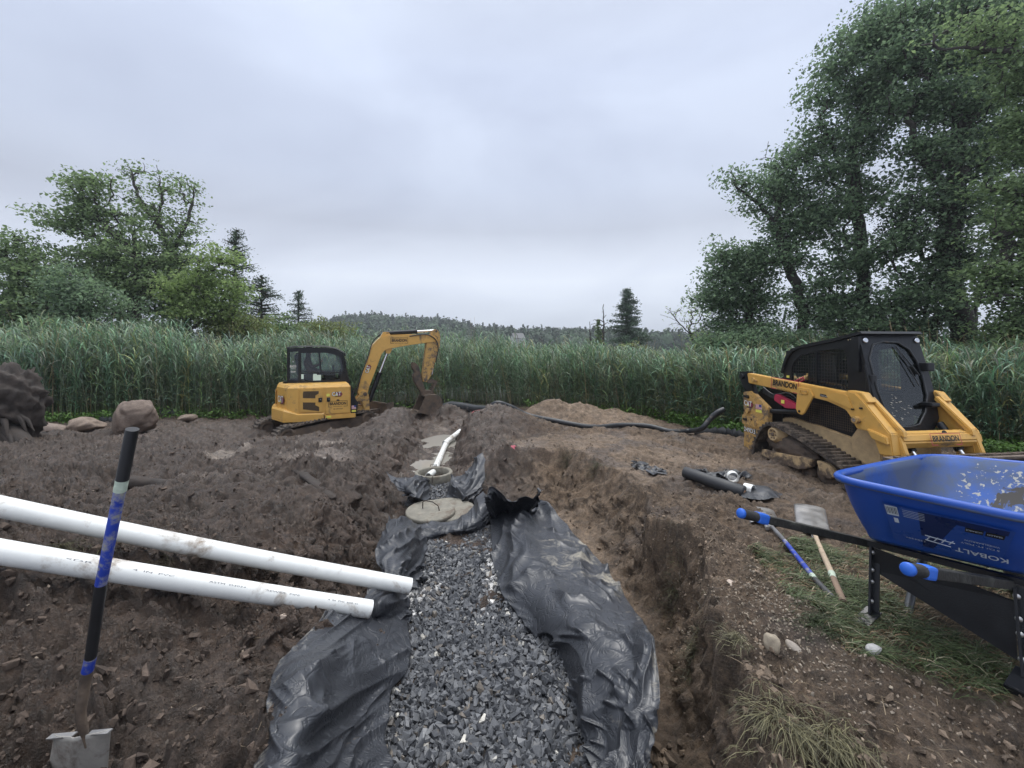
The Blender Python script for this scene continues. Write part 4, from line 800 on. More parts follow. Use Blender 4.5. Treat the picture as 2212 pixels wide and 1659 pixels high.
plan = [(.80,-.94),(-.46,-.94),(-.70,-.87),(-.98,-.15),(-1.0,.45),(-.75,.9),(.80,.9)]
def ins(P, k): c = (-.05, 0); return [(c[0]+(x-c[0])*(1-k), c[1]+(y-c[1])*(1-k)) for x, y in P]
b = MB(); V = [(x,y,.66) for x,y in plan]+[(x,y,1.40) for x,y in plan]+[(x,y,1.475) for x,y in ins(plan,.05)]; n7 = 7
b.add(V, [tuple(range(6,-1,-1)), tuple(range(14,21))]+[(i,(i+1) % 7,(i+1) % 7+7,i+7) for i in range(7)]+[(7+i,7+(i+1) % 7,(i+1) % 7+14,i+14) for i in range(7)])
b.build('engine_housing', M_YEL, EX)
cw = [(.14,-.975),(-.46,-.99),(-.80,-.93),(-1.10,-.18),(-1.12,.5),(-.85,.97),(.14,.97)]
b = MB(); b.prism(cw, 2, .54, .60, .01); V = [(x,y,.60) for x,y in cw]+[(x,y,.70+(.13 if i in (2,3,4,5) else (.02 if i != 0 else 0))) for i,(x,y) in enumerate(cw)]+[(x*.97,y*.965,.72+(.15 if i in (2,3,4,5) else .02)) for i,(x,y) in enumerate(cw)]
b.add(V, [tuple(range(14,21))]+[(i,(i+1) % 7,(i+1) % 7+7,i+7) for i in range(7)]+[(7+i,7+(i+1) % 7,(i+1) % 7+14,i+14) for i in range(7)]); b.build('counterweight', M_YEL, EX)
b = MB(); b.prism([(.93,-.955),(.165,-.975),(.165,.9),(.93,.9)], 2, .555, .675, .012); b.build('side_skirt', M_YEL, EX)
def door(x0, x1, z0, z1, y=-.945, nm='access_door'):
    b = MB(); b.prism([(x0,z0),(x1,z0-(.05 if nm=='vent_door' else 0)),(x1,z1),(x0,z1)], 1, y-.022, y+.01, .008); return b.build(nm, M_YEL, EX)
vd = door(-.43, .115, .80, 1.385, nm='vent_door'); fd_ = door(.185, .775, .70, 1.40)
for P in ([(-.34,1.32),(.02,1.315),(.02,1.25),(-.06,1.20),(-.06,1.13),(-.35,1.15),(-.35,1.27)], [(-.35,1.04),(-.06,1.02),(-.06,.95),(.03,.90),(.03,.79),(-.35,.86)]):
    b = MB(); b.prism(P, 1, -.972, -.966); v_ = b.build('vent_grille', M_VENT, vd)
    b = MB(); xs = np.arange(-.33, .02, .022)
    for i, x in enumerate(xs):
        for z in np.arange(min(p[1] for p in P)+.02, max(p[1] for p in P)-.01, .022):
            if float(poly_sd(np.array(P), np.array([x]), np.array([z]))[0]) > .006: b.box((x+(.011 if int(z*50) % 2 else 0),-.9725,z), (.009,.002,.009))
    b.build('grille_holes', M_BLK, v_)
for (x, pr) in ((.055, vd), (.255, fd_)):
    b = MB(); b.box((x,-.975,1.08), (.085,.012,.115), None, .006); l_ = b.build('door_latch', M_DARK, pr); b = MB(); b.box((x+.01,-.984,1.09), (.02,.006,.025), None, .003); b.build('latch_key', M_CHROME, l_)
cat_logo(fd_, (.45,-.968,1.17), (1,0,0), (0,0,1), .105)
firm_sign(fd_, (.485,-.968,.925), (1,0,0), (0,0,1), .46, phone=True, frame=M_DARK)
b = MB(); b.box((.245,-.969,1.20), (.08,.002,.065)); b.build('warning_label', M_LIME, fd_)
b = MB(); b.box((.26,-.979,.625), (.12,.002,.05)); b.build('warning_label', M_LIME, EX)
# dark front corner with flag sticker
b = MB(); b.prism([(.80,.675),(.97,.675),(1.0,.95),(.93,1.05),(.83,1.42),(.80,1.42)], 1, -.93, -.5, .01); b.build('front_cover', M_DARK, EX)
b = MB(); b.box((.885,-.935,.83), (.11,.004,.10)); f_ = b.build('flag_sticker', M_WHITE, EX)
b = MB()
for k in range(4): b.box((.885,-.9385,.79+k*.026), (.108,.002,.012))
b.build('flag_stripes', M_BRED, f_); b = MB(); b.box((.915,-.940,.86), (.048,.002,.045)); b.build('flag_canton', M_BLUED, f_)
b = MB(); b.box((.885,-.935,.735), (.11,.004,.05)); b.build('warning_label', M_LIME, EX)
b = MB(); b.box((-1.0,-.02,1.12), (.02,.34,.42), None, .01); b.v = [Vector(p) for p in b.v]; rp = b.build('rear_panel', M_YEL, EX)
cat_logo(EX, (-1.0+.13,-.50,1.02), (.28,-.72,0), (0,0,1), .17)
# cab
P_ = [(-.45,1.46),(-.45,2.43),(.20,2.45),(.47,2.39),(.67,2.28),(.86,1.42)]
cabo = MB()
def pil(a, c, w=.06): cabo.bar(a, c, w, w, up=(0,1,0) if abs(a[0]-c[0]) > .2 or abs(a[2]-c[2]) > .2 else (0,0,1), bev=.008)
for y in (-.02, .92):
    cabo.prism([(-.47,1.46),(-.40,1.46),(-.40,2.30),(.20,2.31),(.44,2.27),(.62,2.18),(.79,1.44),(.87,1.42),(.68,2.30),(.47,2.41),(.20,2.46),(-.47,2.45)], 1, y-.03, y+.03, .006)
    cabo.box((.19,y,1.74), (1.2,.03,.03)); cabo.box((.20,y,1.49), (1.28,.05,.08)); cabo.prism([(.09,1.74),(.12,1.74),(.08,2.31),(.05,2.31)], 1, y-.012, y+.012)
    cabo.prism([(.60,1.52),(.77,1.52),(.70,1.80),(.66,1.80)], 1, y-.02, y+.02)
for (x,y) in ((-.72,.17),(-.72,.83)): cabo.box((x,y,1.95), (.06,.06,1.0), None, .01)
cabo.bar((-.45,0,1.5), (-.72,.17,1.5), .05, .10); cabo.bar((-.45,.92,1.5), (-.72,.83,1.5), .05, .10); cabo.box((-.72,.5,1.5), (.06,.7,.1)); cabo.box((.83,.45,1.46), (.08,.9,.09)); cabo.box((-.1,.45,1.45), (1.5,.95,.05))
cabo.bar((-.45,0,2.40), (-.72,.17,2.38), .05, .10); cabo.bar((-.45,.92,2.40), (-.72,.83,2.38), .05, .10); cabo.box((-.72,.5,2.38), (.06,.7,.1)); cabo.box((.67,.45,2.28), (.05,.9,.05))
CB = cabo.build('cab_frame', M_DARK, EX)
b = MB(); V = []; n = 0
top = [(-.76,.12,2.44),(-.48,-.05,2.47),(.20,-.05,2.48),(.49,-.05,2.42),(.70,-.05,2.30)]
for (x,y,z) in top: V.append((x,y,z))
for (x,y,z) in top: V.append((x,.92+.05 if x > -.7 else .86,z))
V += [(x,y+.03 if y < .5 else y-.03,z+.035) for x,y,z in V]
b.add(V, [(10,11,16,15),(11,12,17,16),(12,13,18,17),(13,14,19,18),(0,5,6,1),(1,6,7,2),(2,7,8,3),(3,8,9,4),(0,1,11,10),(1,2,12,11),(2,3,13,12),(3,4,14,13),(5,15,16,6),(6,16,17,7),(7,17,18,8),(8,18,19,9),(0,10,15,5),(4,9,19,14)])
b.build('cab_roof', M_DARK, EX)
def pane(name, P, mt, par): b = MB(); b.add(P, [tuple(range(len(P)))]); o_ = b.build(name, mt, par); return o_
sidew = [(-.40,1.52),(.76,1.52),(.62,2.18),(.44,2.27),(.20,2.31),(-.40,2.30)]
for y in (-.02,.92): pane('side_window', [(x,y,z) for x,z in sidew], M_GLASS, EX)
pane('rear_window', [(-.47,.01,1.52),(-.72,.17,1.52),(-.72,.17,2.36),(-.47,.01,2.40)], M_GLASS, EX); pane('rear_window', [(-.72,.17,1.52),(-.72,.83,1.52),(-.72,.83,2.36),(-.72,.17,2.36)], M_GLASS, EX)
pane('windscreen', [(.86,0,1.46),(.86,.9,1.46),(.67,.9,2.27),(.67,0,2.27)], M_GLASS, EX)
ru = Vector((.25,-.16,0)).normalized(); rn = ru.cross(Vector((0,0,1)))
for s, z, h, w in (('4',2.04,.05,.03),('BRANDON',1.90,.07,.19),('LANDSCAPING',1.86,.02,.13),('781-599',1.76,.045,.14)):
    text_part(s, 'window_lettering', M_WHITE, EX, (-.595,.085-.015,z), ru, (0,0,1), h, .004, w, .01)
b = MB(); b.box((-.0,-.04,1.60), (.20,.004,.17)); b.box((-.05,-.043,1.70), (.09,.004,.03)); b.build('posted_paper', M_PAPER, EX)
b = MB(); b.box((-.365,-.055,1.65), (.06,.004,.13), None, .001); b.build('window_sticker', M_PAPER, EX)
b = MB(); b.box((-.25,.50,1.62), (.48,.46,.14), None, .04); b.box((-.48,.50,1.95), (.12,.44,.62), Matrix.Rotation(R(-8),3,'Y'), .05); b.box((-.50,.5,2.24), (.09,.24,.12), None, .03); b.build('operator_seat', M_DARK, EX)
b = MB(); b.box((.35,.25,1.62), (.30,.12,.26), None, .03); b.cyl((.42,.25,1.75), (.45,.25,1.9), .018, 8); b.cyl((.5,.6,1.5), (.46,.6,1.86), .015, 8); b.box((.45,.6,1.88), (.05,.05,.1), None, .015); b.build('control_console', M_DARK, EX)
# boom, stick, cylinders, bucket
Yb0, Yb1 = -.42, -.18
boom = [(1.17,1.05),(1.03,1.17),(1.08,1.42),(1.20,1.72),(1.45,2.53),(1.56,2.66),(1.70,2.78),(1.91,2.83),(2.5,2.86),(3.17,2.84),(3.34,2.80),(3.36,2.66),(3.16,2.62),(2.5,2.53),(1.96,2.43),(1.80,2.38),(1.70,2.27),(1.50,1.72),(1.35,1.32),(1.30,1.10)]
b = MB(); b.prism(boom, 1, Yb0, Yb1, .012); bo = b.build('boom', M_YEL, EX)
b = MB(); b.prism([(1.66,2.74),(1.76,2.92),(1.92,2.92),(1.98,2.80)], 1, -.36, -.24, .01); b.prism([(1.80,2.40),(1.84,2.28),(1.94,2.28),(2.02,2.43)], 1, -.38, -.22, .01); b.build('cylinder_bracket', M_YEL, bo)
b = MB(); b.prism([(1.03,.93),(.96,.93),(1.00,1.02),(1.15,1.22),(1.28,1.22),(1.34,1.08),(1.36,.62),(1.28,.50),(1.16,.55),(1.20,.72),(1.12,.93)], 1, -.48, -.12, .015); b.prism([(.85,.60),(1.2,.60),(1.25,.78),(.85,.82)], 1, -.42, -.1, .01); b.build('swing_post', M_YELD, EX)
b = MB(); b.cyl((1.23,-.50,1.13), (1.23,-.10,1.13), .055, 16); b.cyl((1.26,-.3,.5), (1.26,-.3,.62), .07, 12); b.build('pivot_pin', M_STEEL, EX)
stick = [(3.17,2.90),(3.22,3.0),(3.34,3.03),(3.44,2.93),(3.46,2.74),(3.44,2.50),(3.36,2.2),(3.18,1.62),(3.04,1.40),(2.92,1.42),(2.90,1.60),(2.97,2.1),(3.03,2.60)]
b = MB(); b.prism(stick, 1, -.40, -.20, .012); sk = b.build('stick', M_YELD, EX)
for (p, s) in (((3.31,-.41,2.76),.05),((3.33,-.41,2.96),.035),((3.0,-.41,1.48),.04)):
    b = MB(); b.cyl(p, (p[0],-.19,p[2]), s, 14); b.build('hinge_pin', M_STEEL, sk)
def cylinder(p, q, f, r, nm, par=EX):
    p = Vector(p); q = Vector(q); m = p+(q-p)*f; b = MB(); b.cyl(p, m, r, 16); b.cyl(m-(q-p).normalized()*.05, m, r*1.12, 16); o_ = b.build(nm, M_DARK, par); b = MB(); b.cyl(m, q, r*.55, 14); b.build('piston_rod', M_CHROME, o_)
cylinder((1.84,-.30,2.88), (3.31,-.30,2.99), .62, .062, 'stick_cylinder'); cylinder((1.36,-.30,.90), (1.88,-.30,2.32), .58, .068, 'boom_cylinder'); cylinder((3.42,-.30,2.58), (3.22,-.30,1.62), .6, .05, 'bucket_cylinder')
for k in range(3):
    b = MB(); y = -.43+.02*k; b.tube(smooth_pts([(1.0,y,1.15),(1.12,y-.02,1.62),(1.32,y,2.2),(1.45,y,2.62),(1.66,y,2.86-.02*k)], 24), .014, 7); b.build('hydraulic_hose', M_BLACK, EX)
b = MB(); b.tube(smooth_pts([(2.5,-.43,2.80),(3.0,-.44,2.86),(3.3,-.44,2.70),(3.38,-.44,2.4),(3.3,-.43,2.0)], 24), .016, 7); b.tube(smooth_pts([(1.0,-.3,1.3),(.92,-.32,1.05),(1.0,-.3,.75)], 12), .03, 7); b.build('hydraulic_hose', M_BLACK, EX)
cat_logo(bo, (1.355,-.425,1.82), (.31,0,.92), (-.92,0,.31), .10); firm_sign(bo, (2.2,-.425,2.63), (1,0,.02), (0,0,1), .50, tree=False, frame=M_DARK)
# thumb and coupler
b = MB(); b.prism([(2.60,2.02),(2.70,2.0),(2.80,1.9),(2.86,1.62),(2.92,1.40),(3.0,1.15),(2.90,1.04),(2.80,1.2),(2.66,1.42),(2.62,1.62),(2.68,1.72),(2.60,1.85)], 1, -.38, -.16, .02); b.build('thumb', M_STEEL, EX)
b = MB(); b.prism([(3.04,1.46),(3.20,1.50),(3.36,1.42),(3.36,1.32),(3.22,1.38),(3.06,1.36)], 1, -.40, -.36, .005); b.bar((3.32,-.38,1.40), (3.18,-.38,1.08), .05, .06); b.bar((3.32,-.22,1.40), (3.18,-.22,1.08), .05, .06); b.prism([(2.88,1.16),(3.22,1.14),(3.30,.98),(3.0,.92),(2.86,1.0)], 1, -.42, -.18, .015); b.build('coupler_link', M_STEEL, EX)
arc = [(3.30,1.02),(3.40,.92),(3.45,.78),(3.43,.62),(3.34,.50),(3.18,.44),(2.98,.45),(2.70,.53)]
b = MB(); n = len(arc)
for k, off in ((0,0),(1,.03)):
    pass
outer = arc; inner = [(3.26,.98),(3.36,.89),(3.41,.78),(3.39,.64),(3.31,.54),(3.17,.475),(2.98,.485),(2.70,.55)]
b.prism(outer+inner[::-1], 1, -.66, .04); b.build('bucket_shell', M_STEEL, EX)
b = MB()
for y in (-.68, .04): b.prism([(2.92,1.0),(3.05,1.05)]+outer, 1, y, y+.025)
b.prism([(2.92,1.0),(3.05,1.05),(3.30,1.02),(3.28,.98),(3.05,1.0)], 1, -.66, .04); b.build('bucket_cheeks', M_STEEL, EX)
for k in range(5): b = MB(); y = -.62+k*.15; b.prism([(2.74,.54),(2.52,.47),(2.74,.50)], 1, y-.025, y+.025); b.build('bucket_tooth', M_STEEL, EX)
# work light, mirror, beacon
b = MB(); b.box((.72,-.10,2.26), (.05,.12,.09), None, .012); b.tube([(.70,-.05,2.2),(.74,-.12,2.08),(.74,-.12,1.95)], .01, 6); b.box((.74,-.14,1.98), (.04,.10,.17), None, .015); b.build('side_mirror', M_DARK, EX)
# ------------------------------------------------------------ people
def skin_body(name, mat_, verts, edges, radii, parent=None, sub=2, root=0):
    m = bpy.data.meshes.new(name); m.from_pydata(verts, edges, []); m.materials.append(mat_); o_ = link(bpy.data.objects.new(name, m), parent)
    md = o_.modifiers.new('skin', 'SKIN'); md.use_smooth_shade = True
    for i, r_ in enumerate(radii): sv = m.skin_vertices[0].data[i]; rr_ = r_ if isinstance(r_, tuple) else (r_, r_); sv.radius = rr_; sv.use_root = (i == root)
    md2 = o_.modifiers.new('sub', 'SUBSURF'); md2.levels = sub; md2.render_levels = sub
    return o_
w_ = Matrix.Translation((-5.5,11.75,-.85)) @ Matrix.Rotation(.46, 4, 'Z') @ Matrix.Translation((-.24,.48,1.66))
MAN = empty('person', (0,0,0), 0, 'person in dark cap and brown shirt seated in the excavator cab, one hand raised', 'person'); MAN.matrix_world = w_
V = [(0,0,.08),(.0,0,.30),(.0,0,.46),(.02,0,.54),(.03,0,.64),(.04,0,.72),(0,-.16,.44),(.10,-.22,.24),(.30,-.22,.30),(.36,-.22,.37),(0,.16,.44),(.08,.22,.22),(.30,.20,.12),(.38,.2,.12),(.22,-.10,.08),(.46,-.11,.06),(.52,-.11,-.16),(.22,.10,.08),(.46,.11,.06),(.52,.11,-.16)]
E = [(0,1),(1,2),(2,3),(3,4),(4,5),(2,6),(6,7),(7,8),(8,9),(2,10),(10,11),(11,12),(12,13),(0,14),(14,15),(15,16),(0,17),(17,18),(18,19)]
Rr = [.13,.135,.12,.055,.085,.075,.07,.05,.038,.034,.07,.05,.038,.034,.09,.065,.05,.09,.065,.05]
skin_body('body', M_CLOTH, V, E, Rr, MAN)
bm = bmesh.new(); bmesh.ops.create_uvsphere(bm, u_segments=24, v_segments=16, radius=1)
for v in bm.verts:
    x, y, z = v.co; v.co = Vector((x*.095+.045+(.018 if x > .9 and abs(y) < .35 and abs(z+.1) < .3 else 0), y*.076*(1-.15*(z < -.3)), z*.115+.70))
me = bpy.data.meshes.new('head'); bm.to_mesh(me); bm.free(); me.materials.append(M_SKIN)
for p in me.polygons: p.use_smooth = True
hd = link(bpy.data.objects.new('head', me), MAN)
b = MB(); b.rings((.045,0,.735), (0,0,1), [(.105,0),(.104,.04),(.08,.085),(.001,.10)], 20, closed=False); b.box((.15,0,.74), (.12,.14,.012), None, .005); b.build('cap', M_CAP, MAN)
b = MB(); b.box((.137,-.03,.705), (.012,.05,.03), None, .004); b.box((.137,.03,.705), (.012,.05,.03), None, .004); b.box((.09,-.078,.71), (.09,.006,.01)); b.build('sunglasses', M_BLK, MAN)
hv = [(.36,-.22,.37),(.38,-.22,.42)]; he = [(0,1)]; hr = [.026,(.034,.018)]
for k, (dy, L_) in enumerate(((-.03,.065),(-.01,.078),(.01,.073),(.028,.058))):
    i = len(hv); hv += [(.385,-.22+dy,.455),(.395,-.22+dy*1.2,.455+L_*.5),(.40,-.22+dy*1.3,.455+L_)]; he += [(1,i),(i,i+1),(i+1,i+2)]; hr += [.010,.009,.008]
i = len(hv); hv += [(.375,-.258,.42),(.38,-.278,.45)]; he += [(1,i),(i,i+1)]; hr += [.012,.009]
skin_body('hand', M_SKIN, hv, he, hr, MAN)
# ------------------------------------------------------------ compact track loader
LD = empty('track_loader', (5.45, 6.75, -.42), -1.45, 'yellow compact track loader with a black cab and muddy tracks, parked on the right', 'track loader')
loop = [(-1.09,0.),(-1.04,.28),(-.86,.56),(-.70,.665),(-.5,.665),(.0,.55),(.50,.38),(.74,.31),(.86,.19),(.80,.02),(.52,-.085),(0,-.10),(-.7,-.10),(-1.0,-.09)]
for s in (-1, 1):
    y0, y1 = (-.88,-.50) if s < 0 else (.50,.88)
    b = MB(); belt(b, loop, y0, y1, .03, .036, .085); tr = b.build('track', M_TRACK, LD)
    yo = y0 if s < 0 else y1
    b = MB(); b.prism([(-.88,.12),(-.84,.05),(-.60,.04),(-.30,.045),(-.02,.05),(.10,.09),(.20,.15),(.22,.27),(.0,.26),(-.1,.24),(-.44,.21),(-.55,.19),(-.84,.18)], 1, yo-s*.01-(.0 if s<0 else .1), yo-s*.01+(.1 if s<0 else 0), .012); b.prism([(.30,.28),(.50,.28),(.60,.22),(.62,.12),(.52,.06),(.36,.10)], 1, min(yo-s*.02, yo-s*.1), max(yo-s*.02, yo-s*.1), .012); fr = b.build('track_frame', M_YELT, tr)
    b = MB(); b.rings((-.58,yo-s*.14,.50), (0,s,0), [(.001,.12),(.085,.12),(.09,.135),(.11,.135),(.115,.11),(.17,.05),(.19,0),(.19,-.14),(.001,-.14)], 28, closed=False); b.build('drive_sprocket', M_YELT, tr)
    b = MB(); b.rings((-.58,yo-s*.14,.50), (0,s,0), [(.001,.125),(.03,.125),(.03,.14),(.001,.14)], 14, closed=False)
    for a in range(6): b.cyl((-.58+.065*math.cos(a*1.05),yo-s*.02,.50+.065*math.sin(a*1.05)), (-.58+.065*math.cos(a*1.05),yo+s*.0,.50+.065*math.sin(a*1.05)), .010, 6)
    b.build('hub_bolts', M_STEEL, tr)
    for x, z, r_ in ((-.66,.02,.10),(-.42,.01,.10),(-.18,.01,.10),(.06,.01,.10),(.44,.11,.19)):
        b = MB(); b.rings((x,yo-s*.13,z), (0,s,0), [(.001,.06),(r_*.35,.06),(r_*.4,.04),(r_*.85,.05),(r_,.05),(r_,-.16),(.001,-.16)], 20, closed=False); b.build('roller', M_STEEL, tr)
    b = MB(); P = [(-.95,.05),(-.9,.22),(-.72,.38),(-.5,.40),(-.3,.46),(.1,.42),(.5,.26),(.6,.05)]
    bm = bmesh.new(); bmesh.ops.create_icosphere(bm, subdivisions=4, radius=1); V = np.array([v.co[:] for v in bm.verts]); F = np.array([[v.index for v in f.verts] for f in bm.faces]); bm.free()
    nf = 1+.16*(1-np.abs(pn(V[:,0]*5,V[:,2]*4+V[:,1]*3,91))*2)+.08*pn(V[:,0]*14,V[:,2]*9+V[:,1]*7,92); V = V*nf[:, None]*np.array((.50,.12,.17))+np.array((-.34,yo-s*.17,.33)); V[:, 2] -= .16*(V[:, 0]+.3)*(V[:,0] > -.3)
    mesh_np('packed_mud', V, F, M_MUD, tr, True)
b = MB(); b.prism([(-1.0,.25),(-1.0,.70),(-.60,.80),(.0,.74),(.60,.66),(.90,.66),(.93,.42),(.85,.22),(.3,.12),(-.6,.12)], 1, -.50, .50, .02); b.build('chassis', M_YELT, LD)
b = MB(); b.prism([(-1.42,.25),(-1.42,1.18),(-1.1,1.30),(-.75,1.30),(-.75,.3)], 1, -.52, .52, .04); b.build('engine_enclosure', M_DARK, LD)
b = MB(); b.prism([(-.75,.70),(-.75,1.30),(-.5,1.36),(.45,1.30),(.62,.95),(.58,.66),(0,.74)], 1, -.48, .48, .02); b.build('lower_cab_body', M_DARK, LD)
b = MB(); 
for i in range(24): x = -.3+i*.036; b.box((x,-.485,.92), (.004,.004,.36))
for i in range(10): b.box((.12,-.486,.76+i*.036), (.86,.004,.004))
b.build('side_grille', M_STEEL, LD)
for s in (-1, 1):
    y = s*.74 if s < 0 else .62
    b = MB(); b.prism([(-1.52,1.14),(-1.30,1.18),(-.85,.91),(-.85,.60),(-1.02,.52),(-1.20,.2),(-1.32,.03),(-1.50,.0)], 1, min(y,y-s*.09), max(y,y-s*.09), .01); tw = b.build('rear_upright', M_YELD, LD)
    b = MB(); b.prism([(-1.53,.70),(-1.0,.68),(-.95,.60),(-1.02,.52),(-1.20,.50),(-1.53,.52)], 1, min(y,y+s*.018), max(y,y+s*.018), .006); b.cyl((-1.15,y-s*.02,.59), (-1.15,y+s*.03,.59), .05, 14); b.cyl((-1.36,y-.02*s,.80), (-1.36,y+s*.045,.80), .05, 14); b.build('bolt_plate', M_YELD, tw)
    b = MB(); b.box((-1.44,y+s*.022,.62), (.11,.006,.045), None, .01); b.cyl((-1.38,y-.02*s,1.06), (-1.38,y+s*.03,1.06), .035, 10); b.cyl((-1.46,y-.02*s,1.06), (-1.46,y+s*.03,1.06), .022, 10); b.cyl((-1.46,y,.79), (-1.46,y+s*.03,.79), .02, 8); b.cyl((-1.26,y,.64), (-1.26,y+s*.025,.64), .02, 8); b.build('slot_and_pins', M_BLK, tw)
    b = MB(); b.prism([(-1.67,1.53),(-1.40,1.55),(-1.34,1.35),(-1.22,1.12),(-1.50,1.16),(-1.64,1.36)], 1, min(y-s*.02,y-s*.12), max(y-s*.02,y-s*.12), .01); b.cyl((-1.56,y-s*.13,1.44), (-1.56,y+s*.02,1.44), .055, 14); b.build('rear_link', M_DARK, LD)
    arm = [(-1.41,1.515),(.66,1.355),(.71,1.375),(.82,1.36),(.92,1.28),(1.30,.88),(1.34,.60),(1.16,.58),(1.08,.79),(1.0,.86),(.84,.86),(.74,1.02),(.67,1.10),(.55,1.14),(.36,1.19),(.08,1.215),(-.20,1.235),(-.70,1.275),(-1.37,1.325)]
    b = MB(); b.prism(arm, 1, min(y,y-s*.13), max(y,y-s*.13), .012); ar = b.build('loader_arm', M_YEL, LD)
    b = MB(); b.prism([(-.16,1.36),(.08,1.35),(.15,1.24),(-.02,.95),(-.08,.91),(-.16,.93),(-.20,1.0)], 1, min(y,y+s*.028), max(y,y+s*.028), .008); b.prism([(.34,1.32),(.52,1.345),(.68,1.33),(.72,1.30),(.80,1.12),(.70,1.14),(.55,1.18),(.40,1.22)], 1, min(y,y+s*.014), max(y,y+s*.014), .006); b.box((-.02,y+s*.032,1.285), (.14,.008,.05), None, .015); b.build('cylinder_bracket', M_YEL, ar)
    b = MB(); b.prism([(.68,1.385),(.90,1.37),(1.0,1.25),(.94,1.22),(.84,1.30),(.70,1.33)], 1, min(y-s*.15,y-s*.02), max(y-s*.15,y-s*.02), .008); b.prism([(.92,1.32),(1.34,.92),(1.36,.84),(1.30,.86),(.90,1.26)], 1, min(y-s*.2,y-s*.13), max(y-s*.2,y-s*.13), .01); b.prism([(1.02,.90),(1.28,.84),(1.30,.74),(1.10,.78)], 1, min(y+s*.05,y-s*.1), max(y+s*.05,y-s*.1), .01); b.build('arm_stiffener', M_YEL, ar)
    b = MB(); b.cyl((.86,y-.02*s,.99), (.86,y+s*.06,.99), .05, 18); b.cyl((-1.22,y-.02*s,1.40), (-1.22,y+s*.03,1.40), .04, 14); b.cyl((-1.14,y-.02*s,1.385), (-1.14,y+s*.035,1.385), .022, 10); b.build('arm_pin', M_YELD, ar)
    b = MB(); b.cyl((.86,y+s*.058,.99), (.86,y+s*.066,.99), .028, 14); b.build('grease_cap', M_CHROME, ar)
    for (x,z,r_) in ((.80,1.13,.012),(.92,1.16,.014),(-.12,.965,.022)): b = MB(); b.cyl((x,y,z), (x,y+s*.034,z), r_, 10); b.build('arm_bolt', M_BLK, ar)
    b = MB(); b.cyl((-.88,y-s*.07,.855), (-.20,y-s*.07,.945), .038, 16); b.build('lift_cylinder', M_DARK, LD)
    b = MB(); b.prism([(-.73,1.16),(-.68,1.19),(-.22,1.05),(-.22,.985),(-.48,.965),(-.74,1.07)], 1, min(y-s*.10,y-s*.02), max(y-s*.10,y-s*.02), .01); b.build('arm_brace', M_BRED, LD)
    b = MB(); b.box((-.52,y-s*.012,1.07), (.07,.006,.06)); b.build('warning_label', M_LIME, LD)
    b = MB()
    for k in range(4): b.tube(smooth_pts([(-1.2,y-s*.18,1.25-.03*k),(-.9,y-s*.15,1.15-.02*k),(-.6,y-s*.2,1.2-.05*k),(-.35,y-s*.22,1.05)], 16), .016, 6)
    b.build('hydraulic_hose', M_BLACK, LD)
    # under-arm foot
    b = MB(); b.prism([(.55,.66),(.68,.86),(.98,.82),(1.02,.40),(.88,.30),(.60,.42)], 1, min(y-s*.26,y-s*.2), max(y-s*.26,y-s*.2), .012); b.build('front_bracket', M_YELT, LD)
firm_sign(LD, (-.465,-.743,1.325), (1,0,-.07), (.07,0,1), .60)
b = MB(); b.box((.33,-.742,1.265), (.165,.004,.042), Matrix.Rotation(R(4),3,'Y')); b.build('model_decal', M_BLK, LD); text_part('Track Loader', 'lettering', M_WHITE, LD, (.33,-.745,1.252), (1,0,-.07), (.07,0,1), .022, .003, .14)
cat_logo(LD, (-1.365,-.742,.885), (1,0,-.05), (0,0,1), .10)
b = MB(); b.box((-1.085,-.743,.905), (.155,.004,.09)); f_ = b.build('flag_sticker', M_WHITE, LD); b = MB()
for k in range(4): b.box((-1.085,-.7465,.872+k*.023), (.15,.002,.011))
b.build('flag_stripes', M_BRED, f_); b = MB(); b.box((-1.04,-.7485,.93), (.06,.002,.045)); b.build('flag_canton', M_BLUED, f_)
b = MB(); b.box((-1.085,-.743,.825), (.155,.004,.05)); b.build('warning_label', M_LIME, LD)
text_part('249D3', 'lettering', M_BLK, LD, (-1.32,-.742,.375), (1,0,-.03), (0,0,1), .098, .006, .34, .03); text_part('249D3', 'lettering', M_WHITE, LD, (-1.325,-.742,.382), (1,0,-.03), (0,0,1), .085, .009, .31, .01)
# cab: side plates with an opening, mesh guard, roof, front frame
outer = resample([(-.83,1.30),(-.80,1.62),(-.72,1.83),(-.60,1.95),(-.45,2.0),(.56,2.19),(.62,2.10),(.80,1.40),(.88,.95),(.60,1.0),(.10,1.2)], 40)
inner_p = [(-.62,1.40),(-.63,1.64),(-.56,1.78),(-.42,1.87),(-.1,1.94),(.36,1.995),(.42,1.9),(.46,1.35),(.30,1.32),(-.1,1.36)]
def match_loop(outer, inner_p):
    P = np.array(inner_p+[inner_p[0]], float); c = np.mean(inner_p, axis=0); res = []
    dense = np.array(resample(inner_p, 400)); ad_ = np.arctan2(dense[:,1]-c[1], dense[:,0]-c[0])
    for x, z in outer: a = math.atan2(z-c[1], x-c[0]); k = int(np.argmin(np.abs((ad_-a+math.pi) % (2*math.pi)-math.pi))); res.append((float(dense[k,0]), float(dense[k,1])))
    return res
inner = match_loop(outer, inner_p); CBL = None
b = MB()
for y in (-.47, .43): plate_hole(b, outer, inner, 1, y, y+.04)
b.box((-.12,-.455,1.66), (.035,.03,.62)); b.box((-.12,.455,1.66), (.035,.03,.62))
b.prism([(-.80,1.3),(-.80,1.95),(-.70,1.95),(-.70,1.3)], 1, -.43, -.36); b.prism([(-.80,1.3),(-.80,1.95),(-.70,1.95),(-.70,1.3)], 1, .36, .43); b.box((-.74,0,1.36), (.06,.8,.12)); b.box((-.66,0,1.9), (.06,.8,.1))
b.build('cab_frame', M_DARK, LD)
